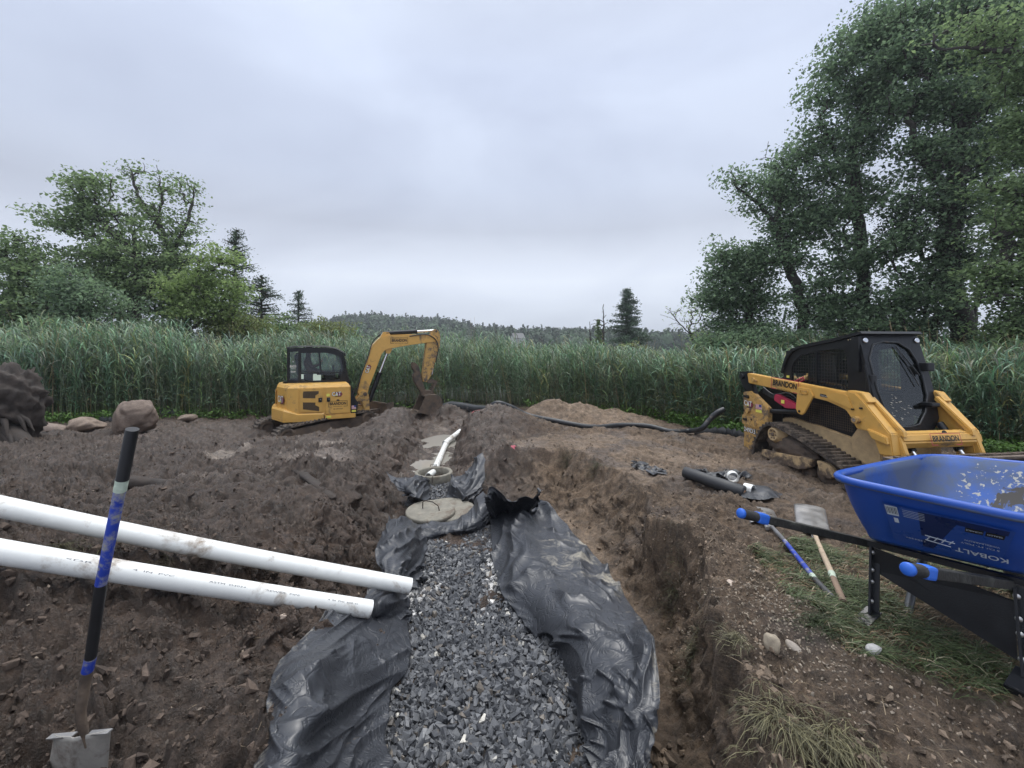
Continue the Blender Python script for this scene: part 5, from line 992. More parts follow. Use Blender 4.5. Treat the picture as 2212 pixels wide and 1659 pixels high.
for y in (-.44, .44):
    pane('side_window', [(x,y,z) for x,z in inner_p], M_GLASSD, LD)
    b = MB(); Pn = np.array(inner_p); st_ = .052; yy_ = y+(-.012 if y < 0 else .012)
    def spans(c, vert):
        res = []; n = len(Pn)
        for i in range(n):
            a, d = Pn[i], Pn[(i+1) % n]; k0, k1 = (0,1) if vert else (1,0)
            if (a[k0] > c) != (d[k0] > c): t = (c-a[k0])/(d[k0]-a[k0]); res.append(a[k1]+(d[k1]-a[k1])*t)
        return sorted(res)
    for c in np.arange(-.60,.45,st_):
        r_ = spans(c, True)
        if len(r_) >= 2: b.box((c,yy_,(r_[0]+r_[-1])/2), (.006,.006,r_[-1]-r_[0]))
    for c in np.arange(1.35,1.99,st_):
        r_ = spans(c, False)
        if len(r_) >= 2: b.box(((r_[0]+r_[-1])/2,yy_,c), (r_[-1]-r_[0],.006,.006))
    b.build('window_guard', M_BLACK, LD)
b = MB(); prof = [(-.84,1.55),(-.80,1.70),(-.73,1.86),(-.61,1.98),(-.45,2.03),(.30,2.16),(.66,2.235),(.70,2.20),(.30,2.11),(-.44,1.99),(-.58,1.94),(-.69,1.83),(-.76,1.68),(-.80,1.54)]
b.prism(prof, 1, -.50, .50); b.build('cab_roof', M_DARK, LD)
sx_ = lambda z: .60+.28*(2.15-z)
fo = [(-.48,2.17),(-.2,2.18),(.2,2.18),(.50,2.17),(.50,1.9),(.50,1.6),(.49,1.3),(.44,1.0),(.30,.84),(-.1,.82),(-.42,.82),(-.50,1.0),(-.50,1.4),(-.49,1.8)]
fi = [(-.30,2.04),(-.12,2.085),(.12,2.07),(.27,1.97),(.34,1.80),(.36,1.6),(.34,1.32),(.24,1.1),(.08,.93),(-.08,.90),(-.34,.90),(-.38,1.05),(-.43,1.4),(-.42,1.84)]
fo_, fi_ = resample(fo, 56), None; fi_ = match_loop(fo_, fi); b = MB(); m0 = len(b.v)
V = [(sx_(z),y,z) for y,z in fo_]+[(sx_(z)+.01,y,z) for y,z in fi_]+[(sx_(z)+.035,y,z) for y,z in fo_]+[(sx_(z)+.045,y,z) for y,z in fi_]; n = 56; F = []
for i in range(n): j = (i+1) % n; F += [(i,j,n+j,n+i),(2*n+i,2*n+j,3*n+j,3*n+i),(i,j,2*n+j,2*n+i),(n+i,n+j,3*n+j,3*n+i)]
b.add(V, F); b.box((.60,-.49,1.9), (.12,.05,.5)); dr = b.build('front_frame', M_DARK, LD)
b = MB(); k = [Vector((sx_(z)+.05,y,z)) for y,z in fi]; b.tube(k+[k[0]], .013, 8); b.build('door_seal', M_BLACK, dr)
pane('door_glass', [(sx_(z)+.03,y,z) for y,z in fi], M_GLASSD, LD)
b = MB(); rr_ = random.Random(8)
for _ in range(26): y = rr_.uniform(-.28,.05); z = rr_.uniform(.95,1.35); b.box((sx_(z)+.034,y,z), (.002,rr_.uniform(.006,.02),rr_.uniform(.01,.035)), Matrix.Rotation(R(-74),3,'Y') @ Matrix.Rotation(0,3,'X'))
b.build('mud_spatter', mat('dry_mud_flecks', (.5,.47,.4), .9), LD)
b = MB(); b.tube([(sx_(2.02)+.06,.05,2.02),(sx_(1.6)+.06,.30,1.6)], .010, 6); b.tube([(sx_(2.0)+.065,.06,2.0),(sx_(1.45)+.065,.24,1.45)], .007, 6); b.build('wiper', M_BLACK, LD)
for y in (-.41,.44):
    b = MB(); b.rings((sx_(2.10)+.03,y,2.10), (1,0,.25), [(.001,.0),(.04,0),(.04,.03),(.03,.035),(.001,.03)], 16, closed=False); b.build('work_light', M_CHROME, LD)
for c_, d_, nm_ in (((.78,-.44,1.50), (.10,.10,.22), 'door_hinge'), ((.82,.40,1.72), (.14,.12,.12), 'side_mirror'), ((.95,.30,1.20), (.16,.14,.06), 'door_latch')): b = MB(); b.box(c_, d_, None, .02); b.build(nm_, M_DARK, LD)
b = MB(); b.tube([(.74,-.5,1.75),(.80,-.5,1.5),(.84,-.49,1.15)], .018, 8); b.build('grab_handle', M_DARK, LD)
b = MB(); b.tube([(-.54,-.47,1.42),(-.34,-.50,1.50),(-.32,-.5,1.46),(-.42,-.5,1.41)], .014, 8); b.build('lock_handle', M_BRED, LD)
b = MB(); b.box((-.70,-.475,1.49), (.06,.004,.04)); b.build('warning_label', M_LIME, LD)
b = MB(); b.cyl((.50,-.476,2.12), (.50,-.466,2.12), .012, 8); b.cyl((.46,-.476,2.115), (.46,-.466,2.115), .012, 8); b.build('roof_bolt', M_CHROME, LD)
b = MB(); b.box((-.28,0,1.32), (.5,.5,.12), None, .04); b.box((-.50,0,1.62), (.12,.46,.55), Matrix.Rotation(R(-6),3,'Y'), .05); b.cyl((.2,-.3,1.2), (.22,-.3,1.5), .03, 10); b.cyl((.2,.3,1.2), (.22,.3,1.5), .03, 10); b.box((0,-.33,1.3), (.5,.08,.1), None, .02); b.build('operator_seat', M_DARK, LD)
# hood and exhaust pieces behind the cab
b = MB(); rr_ = random.Random(2); b.cyl((-1.05,.1,1.36), (-.85,.12,1.42), .10, 16); b.tube([(-1.2,-.1,1.35),(-1.1,-.12,1.47),(-.98,-.1,1.46),(-.9,-.1,1.36)], .03, 8); b.box((-1.0,-.05,1.36), (.2,.1,.10), None, .02); b.build('exhaust_fitting', M_YELD, LD)
# front crossmember, tilt cylinders, coupler, bucket
b = MB(); b.prism([(1.16,.70),(1.14,.86),(1.20,.90),(1.32,.88),(1.36,.78),(1.30,.68)], 1, -.61, .52, .02)
for y in (-.63,.50): b.prism([(1.10,.42),(1.12,.90),(1.30,.90),(1.40,.62),(1.38,.42)], 1, y, y+.07, .01)
b.prism([(.3,.70),(.45,.90),(.58,.93),(.61,.70)], 0, 1.18, 1.30, .01); b.build('crossmember', M_YEL, LD)
firm_sign(LD, (1.39,-.02,.785), (.0,1,0), (-.25,0,1), .44, tree=True)
for y in (-.36,.36): cylinder((1.02,y,.95), (1.42,y,.42), .6, .045, 'tilt_cylinder', LD)
b = MB(); b.prism([(1.34,-.05),(1.34,.55),(1.42,.60),(1.46,.55),(1.42,-.05)], 1, -.6, .6, .01); b.build('quick_coupler', M_STEEL, LD)
M_BUCK = mat('worn_bucket_steel', (.16,.13,.11), .5, metal=.3, var=.35, bump=.3, dirt=(.13,.10,.08), dirt_amt=.52, dirt_scale=5)
prof = [(1.47,.60),(1.52,.615),(1.60,.60),(1.56,.50),(1.52,.3),(1.52,.05),(1.60,-.06),(1.75,-.10),(2.25,-.10),(2.25,-.085),(1.75,-.075),(1.62,-.03),(1.545,.05),(1.545,.3),(1.60,.48),(1.66,.60),(1.60,.635),(1.50,.64)]
b = MB(); b.prism([(1.47,.64),(1.66,.64),(1.66,.615),(1.56,.55),(1.53,.3),(1.53,.05),(1.62,-.06),(1.78,-.085),(2.25,-.085),(2.25,-.10),(1.75,-.11),(1.58,-.08),(1.50,.04),(1.47,.3)], 1, -1.02, 1.02, 0); b.build('bucket_shell', M_BUCK, LD)
b = MB()
for y in (-1.045, 1.02): b.prism([(1.47,.64),(1.66,.64),(1.80,.50),(2.20,-.04),(2.25,-.10),(1.75,-.11),(1.58,-.08),(1.50,.04),(1.47,.3)], 1, y, y+.025)
b.build('bucket_cheeks', M_BUCK, LD)
b = MB(); rr_ = random.Random(6)
for k in range(60): y = -.95+1.9*k/60; b.box((1.56,y,.65), (.06,.03,rr_.uniform(.006,.03)), Matrix.Rotation(rr_.uniform(-.4,.4),3,'Z'))
b.build('mud_crust', M_MUD, LD)
# ------------------------------------------------------------ wheelbarrow
M_TRAY = mat('blue_plastic', (.014,.075,.37), .38, var=.10, scale=3, bump=.06, bscale=200, dirt=(.16,.17,.20), dirt_amt=.30, dirt_scale=3)
M_TRAYIN = mat('dusty_blue_plastic', (.030,.10,.36), .5, var=.15, scale=3, bump=.08, bscale=200, dirt=(.10,.13,.20), dirt_amt=.58, dirt_scale=2.2)
def add_film(m):                            # peeling pale film and wet mud stuck to the front inner wall of the tray
    n = m.node_tree; L = n.links.new; b = [x for x in n.nodes if x.type == 'BSDF_PRINCIPLED'][0]; src = b.inputs['Base Color'].links[0].from_socket; rs = b.inputs['Roughness'].links[0].from_socket
    tc = node(n, 'ShaderNodeTexCoord'); 
    for (loc, rad, sc_, thr, col, ro, dist) in (((.68,.22,.70), .27, 38., .57, (.44,.43,.38,1), .8, .35), ((.74,.10,.60), .26, 9., .52, (.03,.025,.022,1), .3, .8)):
        sub = node(n, 'ShaderNodeVectorMath', operation='DISTANCE'); L(tc.outputs['Object'], sub.inputs[0]); sub.inputs[1].default_value = loc
        fall = node(n, 'ShaderNodeMapRange', {'From Min': rad*.6, 'From Max': rad, 'To Min': .0, 'To Max': -.35}); L(sub.outputs['Value'], fall.inputs[0])
        nz = node(n, 'ShaderNodeTexNoise', {'Scale': sc_, 'Detail': 7., 'Roughness': .6, 'Distortion': dist}); L(tc.outputs['Object'], nz.inputs['Vector'])
        ad = node(n, 'ShaderNodeMath', operation='ADD'); L(nz.outputs[0], ad.inputs[0]); L(fall.outputs[0], ad.inputs[1])
        k = node(n, 'ShaderNodeMapRange', {'From Min': thr, 'From Max': thr+.02}); L(ad.outputs[0], k.inputs[0])
        mx = node(n, 'ShaderNodeMix', data_type='RGBA'); L(k.outputs[0], mx.inputs[0]); L(src, mx.inputs[6]); mx.inputs[7].default_value = col; src = mx.outputs[2]
        mr = node(n, 'ShaderNodeMix', data_type='FLOAT'); L(k.outputs[0], mr.inputs[0]); L(rs, mr.inputs[2]); mr.inputs[3].default_value = ro; rs = mr.outputs[0]
    L(src, b.inputs['Base Color']); L(rs, b.inputs['Roughness'])
add_film(M_TRAYIN)
M_GRIPB = mat('blue_grip', (.02,.12,.55), .45, var=.08); M_LBL = mat('label_blue', (.02,.07,.30), .3, var=.1); M_LBL2 = mat('label_navy', (.008,.02,.09), .3); M_LBLW = mat('label_white', (.55,.60,.66), .5)
M_WBST = mat('black_powder_coat', (.014,.015,.018), .35, var=.25, bump=.1, bscale=150, dirt=(.12,.11,.10), dirt_amt=.30, dirt_scale=9)
M_WOODB = mat('scuffed_black_wood', (.020,.020,.018), .6, var=.4, bump=.4, bscale=50, dirt=(.11,.11,.09), dirt_amt=.40, dirt_scale=8)
M_BOLT = mat('zinc_bolt', (.55,.54,.52), .35, metal=.8)
WB = empty('wheelbarrow', (2.2, 2.25, 0), 0, 'black framed wheelbarrow with a deep blue tray at the right edge', 'wheelbarrow'); O_ = Vector((2.2,2.25,0))
def wl(p): return Vector(p)-O_
# tray: superellipse-like rings between traced corner points
A0, B0, B1, A1 = Vector((1.735,2.27,.855)), Vector((2.235,1.69,.835)), Vector((3.22,2.12,.90)), Vector((2.82,2.80,.83))
def tray_ring(t, n=96, grow=0.):
    """t=0 rim, t=1 floor edge"""
    a0 = A0.lerp(Vector((1.97,2.34,.50)), t); b0 = B0.lerp(Vector((2.33,1.90,.53)), t); b1 = B1.lerp(Vector((2.78,2.14,.40)), t); a1 = A1.lerp(Vector((2.52,2.60,.40)), t)
    c = (a0+b0+b1+a1)/4; q = [a0,b0,b1,a1]; r = .16-.05*t; P = []
    for i in range(4):
        p = q[i]; pr = (q[i-1]-p); nx = (q[(i+1) % 4]-p); l1 = min(r, pr.length*.45); l2 = min(r, nx.length*.45); s = p+pr.normalized()*l1; e = p+nx.normalized()*l2
        for k in range(12): u_ = k/11; P.append(s*(1-u_)**2+p*2*u_*(1-u_)+e*u_*u_)
    P = P+[P[0]]; d = [0]
    for i in range(len(P)-1): d.append(d[-1]+(P[i+1]-P[i]).length)
    out_ = []; j = 0
    for k in range(n):
        s = d[-1]*k/n
        while d[j+1] < s: j += 1
        out_.append(P[j].lerp(P[j+1], (s-d[j])/(d[j+1]-d[j]+1e-9)))
    if grow: out_ = [p+(p-c).normalized()*grow for p in out_]
    return [wl(p) for p in out_]
n = 96; RG = []
prof = [(0,.030,-.016),(0,.036,-.004),(0,.028,.010),(0,.010,.014),(0,-.004,.006)]      # rolled rim
for t, g, dz in prof: RG.append([p+Vector((0,0,dz)) for p in tray_ring(t, n, g)])
for t in (.10,.25,.42,.60,.76,.88,.95,1.0): 
    bul = .02*math.sin(math.pi*t); RG.append([p+Vector((0,0,-.006*(t > .9))) for p in tray_ring(t if t < .9 else t, n, bul-.004)])
b = MB(); V = [p for r in RG for p in r]; k = len(RG)
F = [(i*n+j, (i+1)*n+j, (i+1)*n+(j+1) % n, i*n+(j+1) % n) for i in range(k-1) for j in range(n)]; b.add(V, F, True)
fl = RG[-1]; c = sum(fl, Vector())/n-Vector((0,0,.012)); b.add(fl+[c], [(j,(j+1) % n,n) for j in range(n)], True)
tray = b.build('tray', M_TRAYIN, WB); tray.data.materials.append(M_TRAY); tm = tray.modifiers.new('t','SOLIDIFY'); tm.thickness = .006; tm.offset = 0; tm.material_offset = 1
b = MB(); rim = [p+Vector((0,0,.002)) for p in tray_ring(0, n, .019)]; b.tube(rim+[rim[0]], .021, 10, cap=False); b.build('rim', M_TRAY, tray)
# label on the wall facing the handles: built on the ring surface
a_, b_ = A0.lerp(Vector((1.97,2.34,.50)), .0), B0.lerp(Vector((2.33,1.90,.53)), .0)
def face_pt(s, t): 
    p = A0.lerp(Vector((1.97,2.34,.50)), t).lerp(B0.lerp(Vector((2.33,1.90,.53)), t), s); return wl(p)
us = (face_pt(1,.5)-face_pt(0,.5)).normalized(); vs = (face_pt(.5,.1)-face_pt(.5,.9)); vs = (vs-us*vs.dot(us)).normalized(); ns = us.cross(vs)
def on_face(s, t, k=.024): return face_pt(s, t)+ns*(k if ns.dot(Vector((-1,-1,0))) > 0 else -k)
def quad(name, s0, s1, t0, t1, mt, par, k=.024): bq = MB(); bq.add([on_face(s0,t1,k),on_face(s1,t1,k),on_face(s1,t0,k),on_face(s0,t0,k)], [(0,1,2,3)]); return bq.build(name, mt, par)
lb = quad('paper_label', .26,.86,.20,.86, M_LBL, tray, .0235)
quad('label_panel', .44,.84,.22,.84, M_LBL2, lb, .0245); bq = MB(); bq.add([on_face(.50,.84,.0255),on_face(.86,.84,.0255),on_face(.86,.30,.0255),on_face(.62,.30,.0255)], [(0,1,2,3)]); bq.build('label_panel', M_LBL, lb)
quad('barcode_patch', .27,.335,.22,.38, M_LBLW, lb, .0255)
for q in range(7): quad('barcode_bar', .275+q*.0085,.275+q*.0085+(.004 if q % 2 else .0025),.24,.35, M_BLK, lb, .0265)
quad('barcode_patch', .30,.325,.42,.50, M_LBLW, lb, .0255); quad('spec_box', .66,.74,.30,.38, M_BLK, lb, .0265); quad('spec_box', .75,.83,.30,.38, M_BLK, lb, .0265)
for s_, t_, tx, h_, w_ in ((.76,.78,'KOBALT',.030,.165),(.74,.60,'6 CU. FT. POLY',.010,.12),(.745,.54,'WHEELBARROW',.010,.11),(.70,.35,'DURABLE',.009,.05),(.79,.35,'SEALED',.009,.045),(.40,.74,'1484309',.009,.07)):
    text_part(tx, 'label_lettering', M_LBLW, lb, on_face(s_, t_, .0285)+vs*h_, -us, -vs, h_, 0, w_, .012 if tx == 'KOBALT' else 0)
for q in range(5): quad('small_print', .36,.47,.24+q*.028,.246+q*.028, M_LBLW, lb, .0265)
bq = MB()
for (s_, t_, dx_) in ((.53,.66,.10),):
    for z_ in range(4): bq.bar(on_face(s_-.06+z_*.04, t_+.02, .028), on_face(s_-.04+z_*.04, t_-.05, .028), .004, .003)
    bq.bar(on_face(s_-.07, t_-.05, .028), on_face(s_+.09, t_-.02, .028), .005, .003); bq.bar(on_face(s_-.07, t_+.03, .028), on_face(s_+.07, t_+.06, .028), .005, .003)
bq.build('label_drawing', M_LBLW, lb)
# handles, grips
HA = (Vector(A(1597,1108,2.22)), Vector((2.13,2.46,.40)), Vector((2.75,2.62,.30))); HB = (Vector(A(1958,1229,1.66)), Vector((2.36,1.98,.435)), Vector((3.0,2.2,.30)))
for H_ in (HA, HB):
    p, q, e = H_; d = (q-p).normalized(); hb = MB(); s = p+d*.10; hb.bar(wl(s), wl(q+d*.05), .036, .042, bev=.004); hb.bar(wl(q), wl(e), .036, .042, bev=.004); hd_ = hb.build('handle', M_WOODB, WB)
    g = MB(); g.rings(wl(p), d, [(.001,-.002),(.020,-.001),(.026,.006),(.026,.02),(.001,.02)], 20, closed=False); g.build('grip_end', M_GRIPB, hd_)
    g = MB(); g.rings(wl(p), d, [(.024,.018),(.023,.03),(.022,.06),(.0235,.09),(.025,.115)], 18, closed=False); 
    for q_ in range(9): g.rings(wl(p), d, [(.0245,.026+q_*.01),(.0260,.029+q_*.01),(.0245,.032+q_*.01)], 18, closed=False)
    g.build('grip_sleeve', mat('ribbed_rubber', (.03,.03,.03), .7, bump=.3), hd_)
    g = MB(); g.bar(wl(p+d*.112), wl(p+d*.185), .050, .054, bev=.012); g.build('grip_collar', M_GRIPB, hd_)
# legs with feet and cross panel
for (top, ft, s) in ((Vector((2.10,2.43,.41)), Vector((2.04,2.37,.0)), 1), (Vector((2.375,1.965,.43)), Vector((2.335,1.90,.0)), -1)):
    zf = float(H(np.array([ft.x]), np.array([ft.y]))[0])+.01; ft.z = zf; Mid = top.lerp(ft, .62)
    lb_ = MB(); lb_.bar(wl(top), wl(Mid), .052, .010, up=(.5,-.8,0)); lb_.bar(wl(Mid), wl(ft+Vector((0,0,.03))), .050, .010, up=(.5,-.8,0)); lb_.bar(wl(top+Vector((.024,-.006,0))), wl(ft+Vector((.024,-.006,.03))), .010, .03, up=(.5,-.8,0)); lg = lb_.build('leg', M_WBST, WB)
    fb = MB(); d_ = Vector((-.85,-.42,0)).normalized(); fb.bar(wl(ft+Vector((.03,.01,.045))), wl(ft+d_*.10+Vector((0,0,.005))), .075, .006, bev=.002); fb.bar(wl(ft+d_*.10+Vector((0,0,.005))), wl(ft+d_*.09+Vector((0,0,-.03))), .075, .006); fb.build('foot_plate', M_WBST, lg)
    for t in (.12,.42,.62,.95):
        pb_ = top.lerp(ft, t*.8); bb_ = MB(); nv = Vector((-.7,-.7,.1)).normalized(); bb_.rings(wl(pb_+nv*.006), nv, [(.014,0),(.013,.004),(.008,.008),(.001,.009)], 14, closed=False); bb_.build('bolt_head', M_BOLT, lg)
bp_ = MB(); p1, p2, p3, p4 = Vector((2.10,2.42,.40)), Vector((2.38,1.97,.36)), Vector((2.36,1.945,.10)), Vector((2.10,2.42,.27))
nv = (p2-p1).cross(p4-p1).normalized()*.004; bp_.add([wl(p1+nv),wl(p2+nv),wl(p3+nv),wl(p4+nv),wl(p1-nv),wl(p2-nv),wl(p3-nv),wl(p4-nv)], [(0,1,2,3),(7,6,5,4),(0,4,5,1),(1,5,6,2),(2,6,7,3),(3,7,4,0)]); bp_.build('cross_panel', M_WBST, WB)
bs_ = MB(); bs_.tube([wl((2.55,2.55,.36)), wl((2.42,2.50,.18)), wl((2.34,2.46,.02)), wl((2.30,2.42,.0))], .022, 12); bs_.build('leg_brace', mat('grey_tube', (.10,.105,.11), .35, metal=.4), WB)
bs_ = MB(); bs_.bar(wl((2.05,2.40,.44)), wl((2.40,1.95,.46)), .03, .03); bs_.build('tray_support', M_WBST, WB)
wz = float(H(np.array([3.25]), np.array([2.75]))[0])
w_ = MB(); w_.rings(wl((3.22,2.62,wz+.19)), (-.42,.90,0), [(.12,-.035),(.165,-.045),(.19,-.025),(.195,0),(.19,.025),(.165,.045),(.12,.035)], 32); ty_ = w_.build('tyre', M_BLACK, WB); w_ = MB(); w_.rings(wl((3.22,2.62,wz+.19)), (-.42,.90,0), [(.001,-.02),(.13,-.03),(.13,.03),(.001,.02)], 24, closed=False); w_.build('rim', M_WBST, ty_)

# ------------------------------------------------------------ shovels
M_BLADE = mat('muddy_shovel_steel', (.36,.34,.31), .5, metal=.35, var=.2, scale=4, bump=.2, dirt=(.13,.10,.08), dirt_amt=.42, dirt_scale=5)
M_BLADE2 = mat('bright_shovel_steel', (.34,.33,.32), .38, metal=.7, var=.2, bump=.15, dirt=(.16,.13,.10), dirt_amt=.36, dirt_scale=8)
M_SBLUE = mat('scraped_blue_paint', (.015,.045,.34), .5, var=.2, dirt=(.30,.29,.25), dirt_amt=.47, dirt_scale=18)
M_TAPE = mat('pale_green_tape', (.45,.52,.42), .7, var=.12, scale=30, bump=.6, bscale=60)
M_HBLK = mat('black_handle', (.014,.014,.015), .45, var=.3, dirt=(.1,.09,.07), dirt_amt=.32, dirt_scale=12)
def blade(b, o_, ax, sd_, w0, w1, L_, dish=.02, lift=.0, nrm=None):
    """square-point blade: o_ top middle, ax towards tip, sd_ sideways; gently dished, with rolled steps"""
    ax = Vector(ax).normalized(); sd_ = Vector(sd_).normalized(); nm = ax.cross(sd_) if nrm is None else Vector(nrm); N, Mx = 14, 16; V = []; F = []
    for i in range(N+1):
        t = i/N
        for j in range(Mx+1):
            s = j/Mx*2-1; w = (w0+(w1-w0)*t)/2; V.append(Vector(o_)+ax*(L_*t)+sd_*(s*w)+nm*(-dish*(1-s*s)*(1-.5*t)+dish*.8*abs(s)**6+(.010*math.exp(-(s/.16)**2-(t/.4)**2))))
    for i in range(N):
        for j in range(Mx): a = i*(Mx+1)+j; F.append((a, a+1, a+Mx+2, a+Mx+1))
    b.add(V, F, True)
sh = empty('shovel', (0,0,0), 0, 'square shovel with taped blue and black handle standing upright in the mud at the left', 'shovel')
tp = Vector(A(286,927,1.42)); bt = Vector(A(186,1435,1.545)); so2 = Vector(A(188,1425,1.54)); base = Vector(A(176,1583,1.565))
sh.location = base; W_ = lambda p: Vector(p)-base
segs = [((286,927),(264,1036),'grip_sleeve',.0185,M_HBLK),((264,1036),(259,1060),'tape_wrap',.0185,M_TAPE),((259,1060),(218,1262),'blue_band',.0172,M_SBLUE),((218,1262),(196,1420),'handle',.0175,M_HBLK),((196,1420),(189,1449),'blue_band',.0178,M_SBLUE)]
def onaxis(p): t = (p[1]-927)/(1449-927); return Vector(A(p[0], p[1], 1.42+.125*t))
for p, q, nm, r_, mt in segs:
    b = MB(); b.cyl(W_(onaxis(p)), W_(onaxis(q)), r_, 18); b.build(nm, mt, sh)
b = MB(); P = [onaxis((189,1449)), onaxis((184,1475)), Vector(A(178,1510,1.545)), Vector(A(174,1540,1.545)), Vector(A(178,1566,1.55)), Vector(A(184,1590,1.56)), Vector(A(186,1615,1.56))]
b.tube([W_(p) for p in smooth_pts(P, 20)], [.019-.006*i/19*(1 if i < 12 else 1) if i < 15 else .012-.002*(i-15) for i in range(20)], 14); b.build('socket', M_STEEL, sh)
b = MB(); o_ = Vector(A(172,1585,1.565)); tip = Vector(A(150,1760,1.60)); sdv = (Vector(A(238,1580,1.56))-Vector(A(106,1592,1.575)))
bl = (tip-o_).length; blade(b, W_(o_), tip-o_, sdv, .232, .262, .30, -.012, nrm=(0,-1,.15)); bo_ = b.build('blade', M_BLADE, sh); bo_.modifiers.new('t','SOLIDIFY').thickness = .003
b = MB(); e0 = Vector(A(106,1592,1.575)); e1 = Vector(A(238,1580,1.56)); m0 = e0.lerp(e1,.42); m1 = e0.lerp(e1,.66)
b.bar(W_(e0), W_(m0), .022, .005); b.bar(W_(m1), W_(e1), .022, .005); b.build('foot_step', M_BLADE2, sh)
def lying_shovel(label, pts, tip_px, mats, w):
    """pts: (px,py,dz) along the handle from free end to socket"""
    P = [Vector(gz(x, y, 0, dz)) for x, y, dz in pts]; r0 = P[0].copy(); root = empty('shovel', r0, 0, label, 'shovel'); q = [p-r0 for p in P]
    for i, (nm, r_, mt) in enumerate(mats):
        b = MB(); b.tube([q[i], (q[i]+q[i+1])/2, q[i+1]], r_, 14); b.build(nm, mt, root)
    tp_ = Vector(gz(*tip_px[:2], 0, tip_px[2]))-r0; ax = tp_-q[-1]; sd2 = ax.cross(Vector((0,0,1))).normalized(); b = MB(); blade(b, q[-1]+ax*.08, ax, sd2, w*.97, w, ax.length*.9, -.016, nrm=(0,0,1)); o2 = b.build('blade', M_BLADE2, root); o2.modifiers.new('t','SOLIDIFY').thickness = .003
    b = MB(); b.tube([q[-1]-ax*.15, q[-1]+ax*.1, q[-1]+ax*.45+Vector((0,0,.008))], [.015,.016,.003], 12); b.build('socket', M_BLADE2, root); return root
M_WOOD = mat('weathered_wood', (.40,.31,.22), .75, var=.18, scale=3, bump=.3, bscale=40, dirt=(.20,.15,.11), dirt_amt=.36, dirt_scale=5); M_WOOD2 = mat('worn_wood_grip', (.22,.155,.11), .8, var=.25, bump=.3)
lying_shovel('shovel with a blue handle and black ends lying on the grass edge', [(1800,1308,.02),(1760,1268,.025),(1754,1260,.03),(1695,1183,.035),(1668,1150,.04),(1655,1140,.04)], (1640,1093,.03), [('grip_sleeve',.0175,mat('worn_black_sleeve',(.06,.06,.062),.6,var=.4,scale=20)),('tape_wrap',.0185,M_TAPE),('blue_band',.0165,M_SBLUE),('handle',.0165,mat('worn_grey_handle',(.13,.13,.135),.5,var=.5,scale=20)),('socket',.0145,M_BLADE2)], .25)
lying_shovel('shovel with a pale wooden handle lying right of the blue one', [(1822,1318,.02),(1800,1268,.025),(1796,1256,.03),(1768,1178,.035),(1761,1160,.04),(1757,1150,.04)], (1748,1094,.03), [('grip_sleeve',.0195,M_WOOD2),('tape_wrap',.0205,M_TAPE),('handle',.0185,M_WOOD),('handle',.017,M_WOOD),('socket',.0145,M_BLADE2)], .25)

# ------------------------------------------------------------ roll of fabric, white couplings
M_ROLL = mat('grey_black_fabric', (.028,.029,.032), .5, var=.2, bump=.35, bscale=130, dirt=(.10,.09,.08), dirt_amt=.28)
r1, r2 = Vector(gz(1478,1052,-.1,.075)), Vector(gz(1608,1086,-.1,.085)); root = empty('fabric_roll', r1, 0, 'long roll of dark grey fabric on a cardboard core lying on the bank', 'fabric roll')
b = MB(); d = (r2-r1).normalized(); L_ = (r2-r1).length
b.rings((0,0,0), d, [(.028,0),(.06,0),(.066,.01),(.069,L_*.3),(.072,L_*.7),(.075,L_-.01),(.066,L_),(.028,L_)], 32); b.build('wound_fabric', M_ROLL, root)
b = MB(); b.rings((0,0,0), d, [(.019,L_-.25),(.028,L_-.25),(.028,L_+.01),(.019,L_+.01)], 20); b.build('cardboard_core', mat('brown_cardboard',(.22,.13,.08),.9,var=.2), root)
for k in range(4): b = MB(); b.rings((0,0,0), d, [(.036+k*.009,L_-.001),(.038+k*.009,L_+.002),(.040+k*.009,L_-.001)], 32, closed=False); b.build('layer_edge', M_ROLL, root)
rows = [[gz(1600,1096,-.1,.015),gz(1618,1070,-.1,.02),gz(1640,1062,-.1,.03)],[gz(1640,1100,-.1,.015),gz(1655,1085,-.1,.05),gz(1665,1072,-.1,.03)],[gz(1672,1100,-.1,.015),gz(1683,1094,-.1,.02),gz(1690,1086,-.1,.02)]]
o = liner('flat loose end of dark fabric beside the roll', rows, .012, 5, (.5,.5), 31, ground_clear=.012, dust=.05, nu=50, nv=50, edge=.05); o.name = 'fabric_sheet'; o['category'] = 'fabric'; del o['group']
def coupling(px, py, dz, r_, L_, dirv, label, z0=-.1):
    p = Vector(gz(px, py, z0, dz)); d = Vector(dirv).normalized(); o = hollow('pipe_coupling', [-d*L_*.5, Vector(), d*L_*.5], r_, .006, 36); o.location = p; return tag(o, label, 'pipe coupling', 'short white couplings by the fabric roll')
coupling(1583,1057,.062,.062,.07,(.25,.9,.05), 'short white plastic coupling standing up behind the fabric roll')
coupling(1618,1082,.062,.060,.09,(-.55,.75,.0), 'short white plastic coupling lying against the end of the fabric roll')
coupling(1520,1046,.03,.060,.05,(.1,.15,1), 'white plastic ring lying flat behind the middle of the fabric roll')
